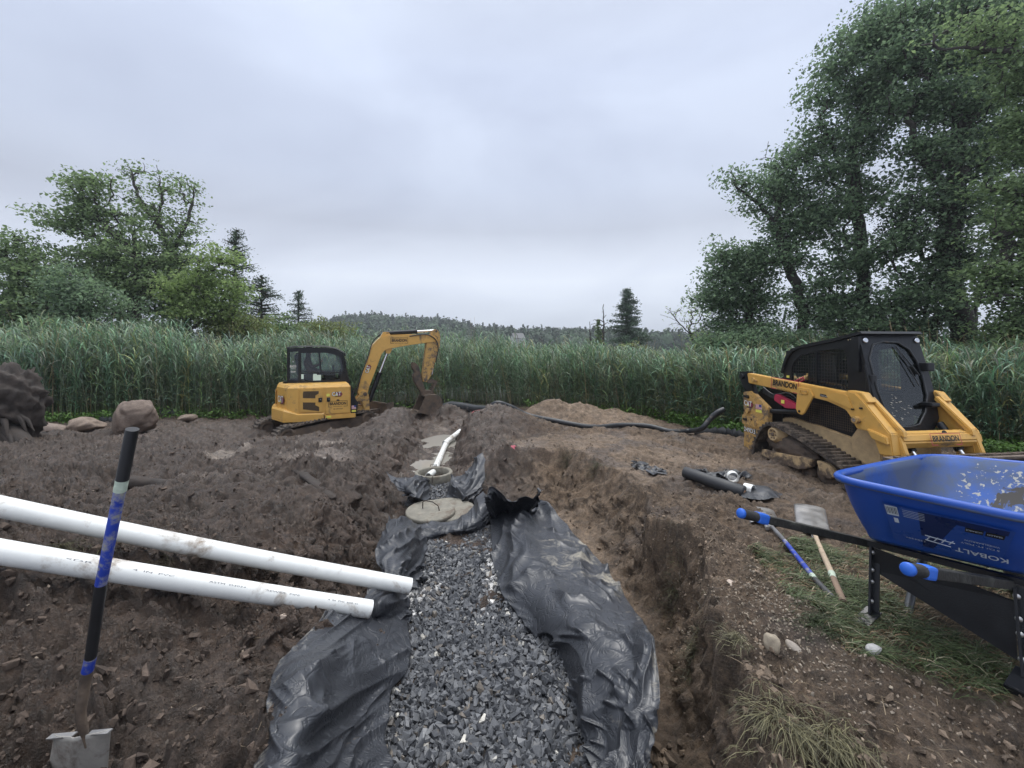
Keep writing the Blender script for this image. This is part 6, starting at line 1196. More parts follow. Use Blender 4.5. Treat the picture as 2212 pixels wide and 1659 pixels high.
# ------------------------------------------------------------ reeds and grass
M_REED = leaf_mat('reed_leaf', (1,1,1), .35, .22, .5, use_attr=True)
M_GRASS = leaf_mat('grass_blade', (1,1,1), .4, .2, .6, use_attr=True)
def strips(P, Wd, widths):
    """P (n,k,3) spine points, Wd (n,3) width direction, widths (n,k) -> verts, quads"""
    n, k, _ = P.shape; a = P-Wd[:, None]*widths[..., None]*.5; c = P+Wd[:, None]*widths[..., None]*.5
    V = np.stack([a, c], 2).reshape(n, 2*k, 3); q = np.array([[2*i, 2*i+1, 2*i+3, 2*i+2] for i in range(k-1)])
    F = (q[None]+(np.arange(n)*2*k)[:, None, None]).reshape(-1, 4); return V.reshape(-1, 3), F
def reeds(X, Y, Z, Ht, nl, dry, seed, wmul=1., segs=3):
    rr = np.random.default_rng(seed); n = len(X); base = np.stack([X, Y, Z], 1)
    lean = np.stack([rr.normal(-.04, .09, n), rr.normal(0, .07, n), np.ones(n)], 1); lean /= np.linalg.norm(lean, axis=1, keepdims=True)
    ks = np.array([0, .35, .7, 1.]); bend = np.stack([rr.normal(-.05, .10, n), rr.normal(0, .08, n), np.zeros(n)], 1)
    stem = lambda t: base[:, None]+lean[:, None]*(Ht[:, None]*t)[..., None]+bend[:, None]*(Ht[:, None]*t**2.2)[..., None]
    S = stem(np.broadcast_to(ks, (n, 4))); az = rr.uniform(0, 6.28, n); wd = np.stack([np.cos(az), np.sin(az), 0*az], 1)
    g = np.stack([rr.uniform(.13,.20,n), rr.uniform(.20,.285,n), rr.uniform(.135,.175,n)], 1)*np.array((1,1,1)); yl = rr.random(n) < .13; g[yl] = g[yl]*np.array((1.5,1.2,.8))
    g[dry] = np.array((.36,.29,.19))*rr.uniform(.7,1.15,(dry.sum(),1))
    Vs, F = strips(S, wd, np.broadcast_to(np.array([.011,.010,.008,.005]), (n, 4))*wmul*1.); Vl = [Vs]; Fl = [F]; Cs = [np.repeat(g*np.array((1.15,1.0,.85)), 8, 0)]; off = len(Vs)
    # plume on the dry stalks
    for j in range(nl):
        keep = np.nonzero(~dry | (j < 3))[0]; m = len(keep); t = np.clip(.22+.78*(j+rr.random(m)*.9)/nl, 0, 1)
        b0 = (stem(np.broadcast_to(t[:, None]*0+1, (m, 1)) if False else np.zeros((n, 1)))[:, 0])[keep]
        b0 = base[keep]+lean[keep]*(Ht[keep]*t)[:, None]+bend[keep]*(Ht[keep]*t**2.2)[:, None]
        a = rr.uniform(0, 6.28, m); a = np.where(rr.random(m) < .35, np.pi+rr.normal(0,.7,m), a); o_ = np.stack([np.cos(a), np.sin(a), 0*a], 1); L_ = rr.uniform(.28,.52,m)*(1-.35*np.abs(t-.6))*np.where(dry[keep], .5, 1)
        up = np.array((0,0,1.)); dr = rr.uniform(-.1, 1.0, m)[:, None]*(1.1-1.0*t[:, None]); st = (.35+1.25*t)[:, None]
        p1 = b0+L_[:, None]*.38*(o_*.55+up*(.75*st)); p2 = p1+L_[:, None]*.34*(o_*.85+up*(.45*st-.35*dr)); p3 = p2+L_[:, None]*.36*(o_*.8+up*(.15*st-.85*dr))
        tw = rr.normal(0, .35, m); wv = np.stack([-np.sin(a)*np.cos(tw), np.cos(a)*np.cos(tw), np.sin(tw)], 1); w = rr.uniform(.018,.034,m)[:, None]*wmul
        P = np.stack([b0, p1, p2, p3], 1); V, F = strips(P, wv, w*np.array([.45,1,.75,.08])); Vl.append(V); Fl.append(F+off); off += len(V)
        cj = g[keep]*rr.uniform(.75,1.3,(m,1)); Cs.append(np.repeat(cj, 8, 0))
    return np.concatenate(Vl), np.concatenate(Fl), np.concatenate(Cs)
EDGE = np.array([(-40,8.0),(-22,9.5),(-16,10.2),(-13,11.0),(-11,12.2),(-7.9,13.9),(-5.5,14.6),(-1.7,15.0),(.2,14.6),(2.5,13.2),(4.0,12.2),(4.7,10.6),(5.2,9.8),(6.2,9.3),(8,9.2),(9.4,8.5),(10.4,7.9),(14,7.2),(40,6)])
def edge_y(x): return np.interp(x, EDGE[:, 0], EDGE[:, 1])
def reed_h(x, y): return np.interp(x/y, [-1.3,-.85,-.55,-.35,-.1,.1,.25,.42,.8,1.2], [2.65,2.7,2.6,2.65,2.5,2.3,2.05,1.85,2.0,2.15])
rr = np.random.default_rng(31)
def band(n, d0, d1, x0=-1.45, x1=1.45, pw=1.):
    y0 = 6; xs = []; ys = []
    u_ = rr.uniform(x0, x1, n*3); dd = d0+(d1-d0)*rr.random(n*3)**pw
    # solve y so that (u*y, y) lies dd behind the edge
    y_ = np.full(n*3, 12.)
    for _ in range(12): y_ = .5*y_+.5*(edge_y(u_*y_)+dd)
    x_ = u_*y_; k = np.arange(n*3); return x_[:n], y_[:n]
parts = []
for (n_, d0, d1, nl, wm, pw) in ((5600,0,1.6,13,.95,1.),(5600,1.4,5.5,10,1.1,1.),(6500,5,22,6,1.9,.9),(7000,20,70,5,3.2,1.1),(6000,60,200,4,7.,1.2)):
    x_, y_ = band(n_, d0, d1, pw=pw); z_ = np.where(y_ < 45, H(x_, np.minimum(y_, 50), False), -.6)
    dry = rr.random(len(x_)) < np.interp(x_/y_, [-1.2,-.1,.3,.6,1.3], [.05,.07,.08,.16,.20])*(1 if d0 < 20 else .5); edgef = .72+.28*sstep(0,.9,np.maximum(y_-edge_y(x_),0)+rr.normal(0,.2,len(x_)))
    Ht = reed_h(x_, y_)*(.70+.34*rr.random(len(x_)))*edgef*(1+.16*pn(x_*.45,y_*.35,71)); Ht = np.where(dry, Ht*rr.uniform(1.0,1.28,len(x_)), Ht)
    # stay off the loader
    near_ld = (np.abs(x_-5.6) < 1.5) & (y_ < 9.0); k = ~near_ld
    parts.append(reeds(x_[k], y_[k], z_[k], Ht[k], nl, dry[k], int(d0*7)+3, wm))
V = []; F = []; Cc = []; off = 0
for a, b_, c in parts: V.append(a); F.append(b_+off); Cc.append(c); off += len(a)
tag(mesh_np('reeds', np.concatenate(V), np.concatenate(F), M_REED, col=np.concatenate(Cc)), 'tall green reeds filling the marsh behind the work site', 'reeds', kind='stuff')
# low leafy weeds at the reed edge
def leaf_cloud(C, size, flat=.5, seed=0, up=.6, asp=.62):
    rr = np.random.default_rng(seed); n = len(C); N = rr.normal(size=(n, 3)); N[:, 2] = np.abs(N[:, 2])*flat*3+up; N /= np.linalg.norm(N, axis=1, keepdims=True)
    T = np.cross(N, rr.normal(size=(n, 3))); T /= np.linalg.norm(T, axis=1, keepdims=True); B = np.cross(N, T); s = (size*rr.uniform(.4, 1.35, n))[:, None]
    P = np.stack([C-T*s*.5, C-B*s*asp*.5+T*s*.05+N*s*.08, C+T*s*.5-N*s*.12, C+B*s*asp*.5+T*s*.05+N*s*.08], 1)
    return P.reshape(-1, 3), np.arange(n*4).reshape(n, 4)
M_WEED = leaf_mat('weed_leaf', (.10,.20,.045), .4, .3)
xs = []; ys = []
for px0, px1, n_, d_ in ((1440,1640,2600,.7),(2090,2330,2600,.8),(90,270,1500,.6),(330,560,1100,.4),(1130,1440,1600,.4),(1640,2090,1200,.4),(560,1000,800,.3)):
    u_ = (rr.uniform(px0, px1, n_)-1106)/900; y_ = np.full(n_, 11.); dd = rr.uniform(-d_, .5, n_)
    for _ in range(14): y_ = .5*y_+.5*(edge_y(u_*y_)+dd)
    xs.append(u_*y_); ys.append(y_)
xs = np.concatenate(xs); ys = np.concatenate(ys); k = (np.abs(xs-5.6) > 1.3) | (ys > 9); xs = xs[k]; ys = ys[k]
zc = H(xs, ys, False)+rr.random(len(xs))**1.5*.34*(.4+.9*(pn(xs*2.2, ys*2.2, 81)*.5+.5)); V, F = leaf_cloud(np.stack([xs, ys, zc], 1), .085, .5, 4)
tag(mesh_np('weeds', V, F, M_WEED), 'bright green low weeds along the foot of the reeds', 'weeds', kind='stuff')

def blades(X, Y, L_, lean, col, seed, w=.0045, zoff=0., up=.8, curl=.5):
    rr = np.random.default_rng(seed); n = len(X); z = H(X, Y)+zoff; b0 = np.stack([X, Y, z-.005], 1)
    a = np.arctan2(lean[1], lean[0])+rr.normal(0, lean[2], n); o_ = np.stack([np.cos(a), np.sin(a), 0*a], 1); u_ = np.array((0,0,1.)); k = rr.uniform(.6, 1.2, n)[:, None]
    p1 = b0+L_[:, None]*.4*(o_*.5*k+u_*up); p2 = p1+L_[:, None]*.35*(o_*.9*k+u_*(up*.45)); p3 = p2+L_[:, None]*.35*(o_*1.0*k-u_*curl*rr.random((n,1)))
    wv = np.stack([-np.sin(a), np.cos(a), rr.normal(0,.3,n)], 1); V, F = strips(np.stack([b0,p1,p2,p3], 1), wv, np.full((n,1), w)*np.array([1,1,.7,.12])*rr.uniform(.7,1.3,(n,1)))
    return V, F, np.repeat(col, 8, 0)
def lawn():
    lo, hi = LAWN.min(0), LAWN.max(0); N = 60000; x = rr.uniform(lo[0], hi[0], N); y = rr.uniform(lo[1], hi[1], N); sd_ = poly_sd(LAWN, x+.15*pn(x*4,y*4,82), y+.15*pn(x*4+3,y*4,83))
    pt = pn(x*2.6, y*2.6, 84); k = (sd_ > 0) & (rr.random(N) < np.clip(.50+pt*.9, .10, 1)*sstep(0,.12,sd_)+.04); x = x[k]; y = y[k]; n = len(x); pt = pt[k]
    brown = rr.random(n) < np.clip(.34-pt*.7+.5*np.exp(-((x-2.6)/.35)**2-((y-2.6)/.4)**2), .12, .95)
    c = np.where(brown[:, None], np.array((.20,.135,.075)), np.array((.078,.105,.042)))*rr.uniform(.6,1.35,(n,1)); pale = rr.random(n) < .08; c[pale] = (.30,.27,.18)
    V, F, Cc = blades(x, y, rr.uniform(.05,.135,n)*np.where(brown,.7,1), (.75,-.65,.75), c, 5, .0042, up=.55)
    tag(mesh_np('grass', V, F, M_GRASS, col=Cc), 'patchy wet lawn grass under and in front of the wheelbarrow', 'grass', kind='stuff')
lawn()
def litter():                                # dead straw and root hairs lying over the turned soil
    n = 5200; y = 1.2+6*rr.random(n)**1.5; u_ = rr.uniform(-1.2, 1.3, n); x = u_*y; k = (poly_sd(INP, x, y) < -.03) & ((x > .5) | (rr.random(n) < .22)) & (poly_sd(GR1, x, y) < 0); k &= rr.random(n) < .35+.9*pn(x*1.7, y*1.7, 88)+.3*(x > 1); x = x[k]; y = y[k]; n = len(x)
    c = np.array((.22,.17,.11))*rr.uniform(.35,1.3,(n,1)); V, F, Cc = blades(x, y, rr.uniform(.03,.11,n), (1,0,3.1), c, 9, .0026, .004, .12, .15)
    tag(mesh_np('straw_litter', V, F, M_GRASS, col=Cc), 'dead straw and fine roots scattered over the turned soil', 'litter', kind='stuff')
litter()
def tuft(px, py, z, r_, n, L_, lean, c, label, seed, zo=0.):
    g = G(px, py, z); rr2 = np.random.default_rng(seed); a = rr2.uniform(0,6.28,n); n = int(n*1.5); a = rr2.uniform(0,6.28,n); q = r_*np.minimum(np.abs(rr2.normal(0,.7,n)), 1.2); x = g[0]+q*np.cos(a); y = g[1]+q*np.sin(a)
    V, F, Cc = blades(x, y, rr2.uniform(.4,1.1,n)*L_, lean, np.array(c)*.62*rr2.uniform(.35,1.35,(n,1)), seed, .0028, zo, .45, .9)
    g0 = np.array((g[0], g[1], float(V[:, 2].min()))); o = mesh_np('grass_tuft', V-g0, F, M_GRASS, col=Cc); o.location = g0; tag(o, label, 'grass tuft', 'grass tufts on the trench banks')
PALE_G, OLIVE_G, GREEN_G = (.24,.22,.12), (.12,.115,.055), (.07,.10,.035)
tuft(1690,1600,0,.14,420,.20,(-.6,-.8,.7), PALE_G, 'large pale straggling grass tuft hanging over the near right bank edge', 41)
tuft(1800,1640,0,.12,240,.17,(-.4,-.9,.8), PALE_G, 'pale grass tuft at the bottom edge right of the largest tuft', 42)
tuft(1600,1420,0,.07,120,.13,(-1,-.2,.7), (.26,.24,.14), 'thin pale grass tuft on the crumbling bank edge below the wooden handle', 43)
tuft(1455,1175,0,.10,160,.12,(-.9,-.4,.8), OLIVE_G, 'olive grass tuft on the right bank edge beside the tan slope', 44)
tuft(1290,1040,-.25,.12,160,.16,(-.7,-.7,.8), OLIVE_G, 'olive grass tuft drooping down the far right bank', 45)
tuft(1225,1000,-.2,.12,150,.16,(-.5,-.8,.8), OLIVE_G, 'olive grass tuft on the bank right of the pink paint', 46)
tuft(820,985,-.35,.16,140,.14,(.3,-.6,1.5), GREEN_G, 'small green grass tuft on the left bank left of the ditch', 47)
tuft(135,1340,-.02,.13,200,.15,(.6,-.6,1.), OLIVE_G, 'matted olive grass tuft in the mud left of the upright shovel', 48)
tuft(360,1300,-.05,.10,120,.12,(-.2,-.9,1.), (.13,.11,.06), 'sparse dull grass tuft in the mud under the lower white pipe', 49)
tuft(770,935,-.6,.25,200,.16,(.3,-.6,1.5), (.20,.19,.09), 'yellowish grass scrap beside the excavator track', 50)
tuft(1500,1295,0,.07,130,.12,(-.9,-.5,.8), OLIVE_G, 'olive grass tuft under the bank lip left of the blue shovel', 51)
tuft(1760,1375,0,.12,260,.12,(.6,-.7,.8), GREEN_G, 'green grass tuft at the near left corner of the lawn', 52)

# ------------------------------------------------------------ trees
LEAFK = .76
def tree(name, label, cat, trunk, blobs, Yd, ntips, leaf_n, leaf_s, mat_l, r0, seed, group=None, spread=.40, droop=.0, bare=0., extra_trunks=(), zb=-.5, depth=.8, twigs=True, lean=0.):
    rr = np.random.default_rng(seed); tr = [np.array(A(px, py, Yd)) for px, py in trunk]; tr[0][2] = zb
    base = tr[0].copy(); nodes = []; par_ = []; 
    K = []
    for i in range(len(tr)-1):
        for t in np.linspace(0, 1, 9)[(0 if i == 0 else 1):]: K.append(tr[i]+(tr[i+1]-tr[i])*t+rr.normal(0,.035,3))
    nodes = list(K); par_ = [-1]+list(range(len(K)-1)); paths = [list(range(len(K)))]
    for ex in extra_trunks:
        e = [np.array(A(px, py, Yd)) for px, py in ex]; e[0][2] = max(e[0][2], zb); j0 = int(np.argmin([np.linalg.norm(q-e[0]) for q in nodes])); ids = [j0]
        for i in range(len(e)-1):
            for t in np.linspace(0, 1, 8)[1:]: nodes.append(e[i]+(e[i+1]-e[i])*t+rr.normal(0,.03,3)); par_.append(ids[-1]); ids.append(len(nodes)-1)
        paths.append(ids)
    wts = np.array([b[2]*b[3]*(b[4] if len(b) > 4 else 1) for b in blobs], float); wts /= wts.sum(); tips = []; dn = []
    for k_, b in enumerate(blobs):
        c = np.array(A(b[0], b[1], Yd)); rx = b[2]/900*Yd; rz = b[3]/900*Yd; ry = (rx+rz)*.5*depth; m = max(2, int(round(ntips*wts[k_])))
        d = rr.normal(size=(m, 3)); d /= np.linalg.norm(d, axis=1, keepdims=True); q = rr.random((m, 1))**(.45); tips.append(c+d*q*np.array((rx, ry, rz))*1.06+rr.normal(0, .20, (m, 3))*np.array((rx, ry, rz))); dn.append(np.full(m, b[4] if len(b) > 4 else 1.))
    tips = np.concatenate(tips); dn = np.concatenate(dn); tips[:, 2] = np.maximum(tips[:, 2], zb+.4)
    NA = np.array(nodes); dist = np.array([np.linalg.norm(NA-t, axis=1).min() for t in tips]); od = np.argsort(dist); tips = tips[od]; dn = dn[od]; cap_n = len(nodes)+len(tips)*5+5; arr = np.zeros((cap_n, 3)); cnt = len(nodes); arr[:cnt] = NA
    ends = []
    for t in tips:
        d = arr[:cnt]-t; dd = np.linalg.norm(d, axis=1)+np.maximum(d[:, 2]+.05, 0)*1.6; j0 = int(np.argmin(dd)); p = arr[j0]; L_ = np.linalg.norm(t-p); k = int(np.clip(L_/.35, 2, 5)); ids = [j0]; bow = rr.normal(0, .10*L_, 3)+np.array((0,0,.12*L_))
        for i in range(1, k+1): f = i/k; q = p+(t-p)*f+bow*math.sin(math.pi*f)+rr.normal(0,.02,3)*(f < 1); arr[cnt] = q; par_.append(ids[-1]); ids.append(cnt); cnt += 1
        paths.append(ids); ends.append(ids)
    load = np.zeros(cnt)
    for ids in ends: load[ids[-1]] += 1
    for i in range(cnt-1, 0, -1):
        if par_[i] >= 0: load[par_[i]] += load[i]
    rad = np.maximum(r0*(load/max(1, load.max()))**.46, .011)
    for i in range(len(K)): rad[i] = max(rad[i], r0*(1-.75*i/len(K))*(1.25 if i == 0 else 1))
    V = []; F = []; off = 0
    for pi_, ids in enumerate(paths):
        P = arr[ids]; Rr = rad[ids].copy(); 
        if pi_ > 0: Rr[0] = min(Rr[0], Rr[1]*1.15)
        n = 9 if Rr.max() > .06 else (5 if Rr.max() > .02 else 3); T = np.gradient(P, axis=0); T /= np.linalg.norm(T, axis=1, keepdims=True)+1e-9; ref = np.array((.3,.9,.1)); N = np.cross(T, ref); N /= np.linalg.norm(N, axis=1, keepdims=True)+1e-9; B = np.cross(T, N); a = np.arange(n)*2*np.pi/n
        ring = P[:, None]+(N[:, None]*np.cos(a)[None, :, None]+B[:, None]*np.sin(a)[None, :, None])*(Rr[:, None, None]*(1+.10*pn(np.arange(len(P))[:, None]*1.7+pi_, a[None]*2, 5)[..., None])); V.append(ring.reshape(-1, 3)); k = len(P)
        ii = (np.arange(k-1)*n)[:, None]; jj = np.arange(n)[None]; j2 = (jj+1) % n; F.append(np.stack([ii+jj, ii+j2, ii+n+j2, ii+n+jj], -1).reshape(-1, 4)+off); off += k*n
    root = empty(name, base, 0, label, cat, group)
    mesh_np('trunk', np.concatenate(V)-base, np.concatenate(F), M_TREEBARK, root, True)
    # foliage sprays round each twig
    C = []; 
    for ids, dens in zip(ends, dn):
        if rr.random() < bare: continue
        m = int(leaf_n*LEAFK*dens*np.clip(rr.lognormal(-.12, .55), .2, 2.2)); P = arr[ids[-3:]]; w = rr.random(m)**.6*(len(P)-1); i = np.minimum(w.astype(int), len(P)-2); f = (w-i)[:, None]; q = P[i]*(1-f)+P[i+1]*f
        dv = rr.normal(size=(m, 3))*np.array((1, 1, .30))*spread*rr.uniform(.55,1.35); dv *= np.minimum(1, 1.7*spread/(np.linalg.norm(dv, axis=1, keepdims=True)+1e-6)); dv[:, 0] -= lean*np.abs(dv[:, 0]); C.append(q+dv-np.array((0,0,1))*droop*np.linalg.norm(dv, axis=1, keepdims=True))
    if C:
        C = np.concatenate(C); Vl, Fl = leaf_cloud(C, leaf_s, .35, seed+1, .35); mesh_np('crown', Vl-base, Fl, mat_l, root)
    return root
M_TREEBARK = mat('tree_bark', (.050,.044,.038), .9, var=.35, scale=7, bump=.8, bscale=14)
M_BARKG = mat('grey_bark', (.20,.19,.17), .9, var=.3, scale=7, bump=.5, bscale=14)
ML1 = leaf_mat('leaf_mid_green', (.18,.27,.135), .45, .5); ML2 = leaf_mat('leaf_light_green', (.23,.33,.135), .4, .5); ML3 = leaf_mat('leaf_deep_green', (.155,.245,.155), .5, .5); ML4 = leaf_mat('leaf_conifer', (.075,.125,.085), .4, .15); ML5 = leaf_mat('leaf_olive', (.20,.25,.10), .35, .35); MIV = leaf_mat('ivy_leaf', (.03,.055,.028), .4, .15)
LG = 'trees beyond the reeds on the left'; RG_ = 'trees beyond the reeds on the right'
tree('maple_tree', 'broad leafy tree on the left whose limbs reach out left over the reeds', 'tree', [(285,730),(290,640),(300,560),(285,500)], [(195,415,60,34),(150,470,70,22),(225,470,60,40),(260,540,70,50),(190,560,80,40),(250,620,90,50),(310,600,70,60),(130,488,40,16),(205,390,40,16)], 19, 420, 52, .16, ML1, .26, 1, LG, extra_trunks=[[(300,560),(240,500),(190,450),(160,410)]], lean=.3)
tree('maple_tree', 'tallest left tree with a sparse, partly bare top', 'tree', [(378,730),(383,640),(375,560),(352,500),(330,440)], [(290,365,30,34,.6),(330,400,40,40,.45),(300,425,35,35,.7),(395,400,28,34,.75),(350,470,50,40,.6),(300,480,30,20,.7),(405,470,30,34,.7),(380,530,55,36),(400,590,60,40),(340,590,60,50),(395,650,60,36),(330,655,50,36)], 20.5, 430, 44, .16, ML1, .25, 2, LG, extra_trunks=[[(352,500),(300,430),(280,360)],[(375,540),(410,470),(420,400)],[(345,480),(350,420),(340,360)]], bare=.12)
tree('maple_tree', 'smaller light green tree with a dark forked limb right of the tallest left tree', 'tree', [(398,735),(404,690),(412,650),(432,600),(428,560)], [(470,560,40,26),(440,610,50,30),(500,620,40,26),(400,625,40,34),(470,665,60,30),(420,680,50,26)], 17.5, 210, 50, .15, ML2, .15, 3, LG, extra_trunks=[[(428,600),(460,580),(490,560)],[(428,560),(440,535),(455,520)]])
tree('broadleaf_tree', 'rounded leafy tree filling the far left edge', 'tree', [(40,760),(45,680),(30,600),(20,560)], [(20,520,50,30,.7),(30,560,70,40),(100,600,60,40),(40,640,90,50),(120,670,80,50),(0,690,60,60)], 17, 380, 52, .15, ML1, .22, 4, LG)
tree('broadleaf_tree', 'dull green understory tree between the far left edge and the broad tree', 'tree', [(170,760),(172,700),(168,650)], [(150,620,60,36),(200,660,70,40),(110,720,70,36),(220,720,80,30)], 16, 260, 50, .14, ML3, .14, 5, LG)
def shrub(px, py, rx, ry, Yd, mt, label, seed, n=90, leaf_n=44, s=.12, group='shrubs along the reeds', zb=-.5):
    return tree('shrub', label, 'shrub', [(px, py+ry*.8),(px+3, py),(px, py-ry*.4)], [(px,py,rx,ry),(px-rx*.5,py+ry*.3,rx*.6,ry*.7),(px+rx*.5,py+ry*.3,rx*.6,ry*.7)], Yd, n, leaf_n, s, mt, .06, seed, group, spread=.30, zb=zb)
shrub(20,790,90,80,12.5, ML3, 'dark bush at the left edge above the stump', 11, 200, 56)
shrub(90,742,80,50,13.5, ML3, 'dark green bush right of the bush above the stump', 12, 130)
shrub(500,700,70,32,18, ML5, 'yellow green shrub under the left conifers', 13, 90)
shrub(600,705,60,26,20, ML1, 'green shrub under the lower left conifer', 14, 80)
shrub(705,712,55,24,24, ML5, 'pale olive shrub right of the small lone left conifer', 15, 90, s=.15)
shrub(330,700,80,30,17, ML3, 'dark shrub between the two left trunks', 16, 100)
def conifer(px, py_top, py_base, hw, Yd, label, seed, group, dens=1., lean=0., mt=None, zb=-.5, shape=1.0, low=.12):
    rr = np.random.default_rng(seed); top = np.array(A(px, py_top, Yd)); base = np.array((top[0]-lean, Yd, zb)); Ht = top[2]-zb; Rm = hw/900*Yd; root = empty('conifer', base, 0, label, 'conifer', group)
    tb = MB(); tb.tube([(0,0,0),(lean*.5,0,Ht*.5),(lean,0,Ht)], [Ht*.020,Ht*.013,.01], 8); 
    C = []; nb = int(Ht*15)
    for i in range(nb):
        f = low+(1-low)*(i/nb); z = Ht*f; L_ = Rm*(1-f)**shape*rr.uniform(.30,1.25)+.05*Rm; a = rr.uniform(0, 6.28); d = np.array((math.cos(a), math.sin(a), 0)); p0 = np.array((lean*f, 0, z)); rise = rr.uniform(-.05,.28)
        pts = [p0+d*L_*t+np.array((0,0,L_*(rise*t-.12*t*t*(1 if f < .7 else -1)))) for t in (0,.5,1)]; tb.tube(pts, [.022*Rm+.006,.012*Rm+.004,.004], 4, cap=False)
        m = int(46*dens*max(.5, L_/1.0)); t = rr.random(m)**.7; q = p0+d[None]*(L_*t)[:, None]+np.array((0,0,1.))[None]*(L_*(rise*t-.12*t*t))[:, None]+rr.normal(size=(m,3))*np.array((.10,.10,.045))*max(.4,Rm*.6); C.append(q)
    tb.build('trunk', M_TREEBARK, root); C.append(np.stack([lean+rr.normal(0,.05,30), rr.normal(0,.05,30), Ht*rr.uniform(.9,1.0,30)], 1)); C = np.concatenate(C); V, F = leaf_cloud(C, .13*max(.8, Yd/24), .4, seed, .3, .4); mesh_np('crown', V, F, mt or ML4, root); return root
conifer(510,496,735,105,23,'tall ragged conifer right of the left leafy trees',61,LG,1.3,.2,shape=.75,low=.25)
conifer(565,596,735,120,22,'dense dark broad conifer between two taller and smaller ones',62,LG,1.8,0,shape=.8,low=.05)
conifer(645,628,728,64,26,'small lone conifer on the left standing clear of the others',63,LG,1.3,0,shape=.7)
CG = 'trees standing in the middle of the marsh'
conifer(1355,625,770,66,46,'tall narrow conifer standing alone in the marsh',64,CG,1.6,0,shape=.85,low=.2)
conifer(1292,690,770,22,44,'slim green conifer beside the bare dead trunk',65,CG,1.2,0,shape=.8,mt=ML1)
tree('dead_tree','bare dead trunk left of the tall marsh conifer','tree',[(1302,770),(1303,720),(1304,658)],[(1300,700,22,26)],44,26,0,.1,ML1,.12,66,CG,bare=1.)
tree('dead_tree','short bare snag at the left of the marsh trees','tree',[(1275,770),(1275,730),(1274,695)],[(1274,720,8,20)],48,8,0,.1,ML1,.09,67,CG,bare=1.)
shrub(1355,762,50,22,40, ML5, 'olive shrub at the foot of the tall marsh conifer', 17, 90, s=.22, group=CG)
shrub(1290,765,26,18,40, ML1, 'green shrub at the foot of the dead marsh trunk', 18, 60, s=.2, group=CG)
tree('sapling','bare grey sapling with few leaves left of the right woods','tree',[(1505,770),(1500,740),(1488,712)],[(1450,672,26,16,.25),(1475,690,34,26,.4),(1512,665,22,26,.9),(1520,720,30,22,.8)],22,110,14,.13,ML2,.07,68,RG_,bare=.35,extra_trunks=[[(1500,735),(1470,700),(1440,665)]])
# right woods
tree('broadleaf_tree','rounded lower tree at the left end of the right woods','tree',[(1612,790),(1610,720),(1625,640),(1618,590)],[(1570,545,40,26),(1600,585,60,36),(1555,600,40,34),(1640,560,40,40),(1560,660,50,34),(1630,650,60,50),(1540,630,36,24),(1600,710,70,34)],17.5,400,54,.145,ML3,.17,21,RG_,extra_trunks=[[(1620,660),(1580,610),(1560,560)]])
tree('broadleaf_tree','leaning tree of the right woods with bare twigs reaching left','tree',[(1740,790),(1735,700),(1722,620),(1690,540),(1672,470)],[(1590,390,30,22,.7),(1640,410,42,26,.8),(1625,450,30,20,.6),(1690,360,40,34,.8),(1715,420,44,40),(1700,490,46,36),(1740,330,36,30),(1760,470,40,50),(1690,560,50,34),(1590,372,30,12,.1),(1665,330,20,26,.12)],16.5,430,46,.14,ML3,.19,22,RG_,extra_trunks=[[(1690,520),(1640,440),(1580,395)],[(1680,470),(1700,400),(1730,340)]],bare=.08,lean=.2)
tree('maple_tree','tall tree left of centre in the right woods with a bare mid trunk','tree',[(1858,800),(1866,700),(1862,600),(1856,500),(1846,400),(1840,300)],[(1900,40,60,40),(1850,100,60,34),(1930,110,70,50),(1800,150,46,28),(1850,190,60,40),(1790,215,34,24),(1900,230,70,50),(1800,290,50,36),(1860,320,60,40),(1790,370,44,36),(1870,420,60,40),(1800,470,50,40),(1830,560,70,50),(1780,640,70,50),(1860,680,80,50)],16,820,56,.145,ML3,.24,23,RG_,extra_trunks=[[(1846,400),(1800,330),(1770,250)],[(1842,330),(1880,220),(1900,80)]],lean=.3)
tree('maple_tree','massive dark trunked tree with an ivy column in the right woods','tree',[(2092,830),(2085,740),(2062,640),(2045,540),(2058,420),(2068,300),(2060,180)],[(2000,30,80,40),(2100,20,80,40),(2180,60,60,50),(1980,120,70,50),(2080,120,80,50),(2170,170,70,60),(1990,220,70,50),(2080,230,80,50),(2010,330,70,50),(2110,340,80,50),(2190,290,60,60),(2000,430,60,40),(2110,450,80,40),(1960,520,70,40),(2000,610,70,50),(1950,680,70,50),(2080,560,50,50)],14.5,1150,56,.14,ML3,.34,24,RG_,extra_trunks=[[(2085,780),(2100,720),(2115,640),(2150,540),(2190,430)],[(2060,440),(2000,360),(1960,260)],[(2062,320),(2120,220),(2170,100)]],lean=.2)
tree('maple_tree','near tree at the right edge with long limbs reaching left overhead','tree',[(2390,860),(2380,600),(2370,300),(2360,100)],[(2160,90,70,40,.8),(2080,60,60,30,.6),(2230,150,80,50,.8),(2240,300,70,60),(2170,400,50,30,.7),(2260,420,70,60),(2210,500,70,40),(2180,590,60,40),(2240,640,70,60),(2150,650,50,30,.7),(2290,220,80,80),(2300,540,70,80)],11.5,760,54,.125,ML1,.26,25,RG_,extra_trunks=[[(2370,200),(2260,118),(2120,105),(1990,98)],[(2375,300),(2260,170),(2150,140)],[(2375,500),(2250,470),(2130,520)]])
shrub(2210,720,70,60,11.5, ML1, 'leafy green bush at the right edge behind the loader', 19, 130, 50)
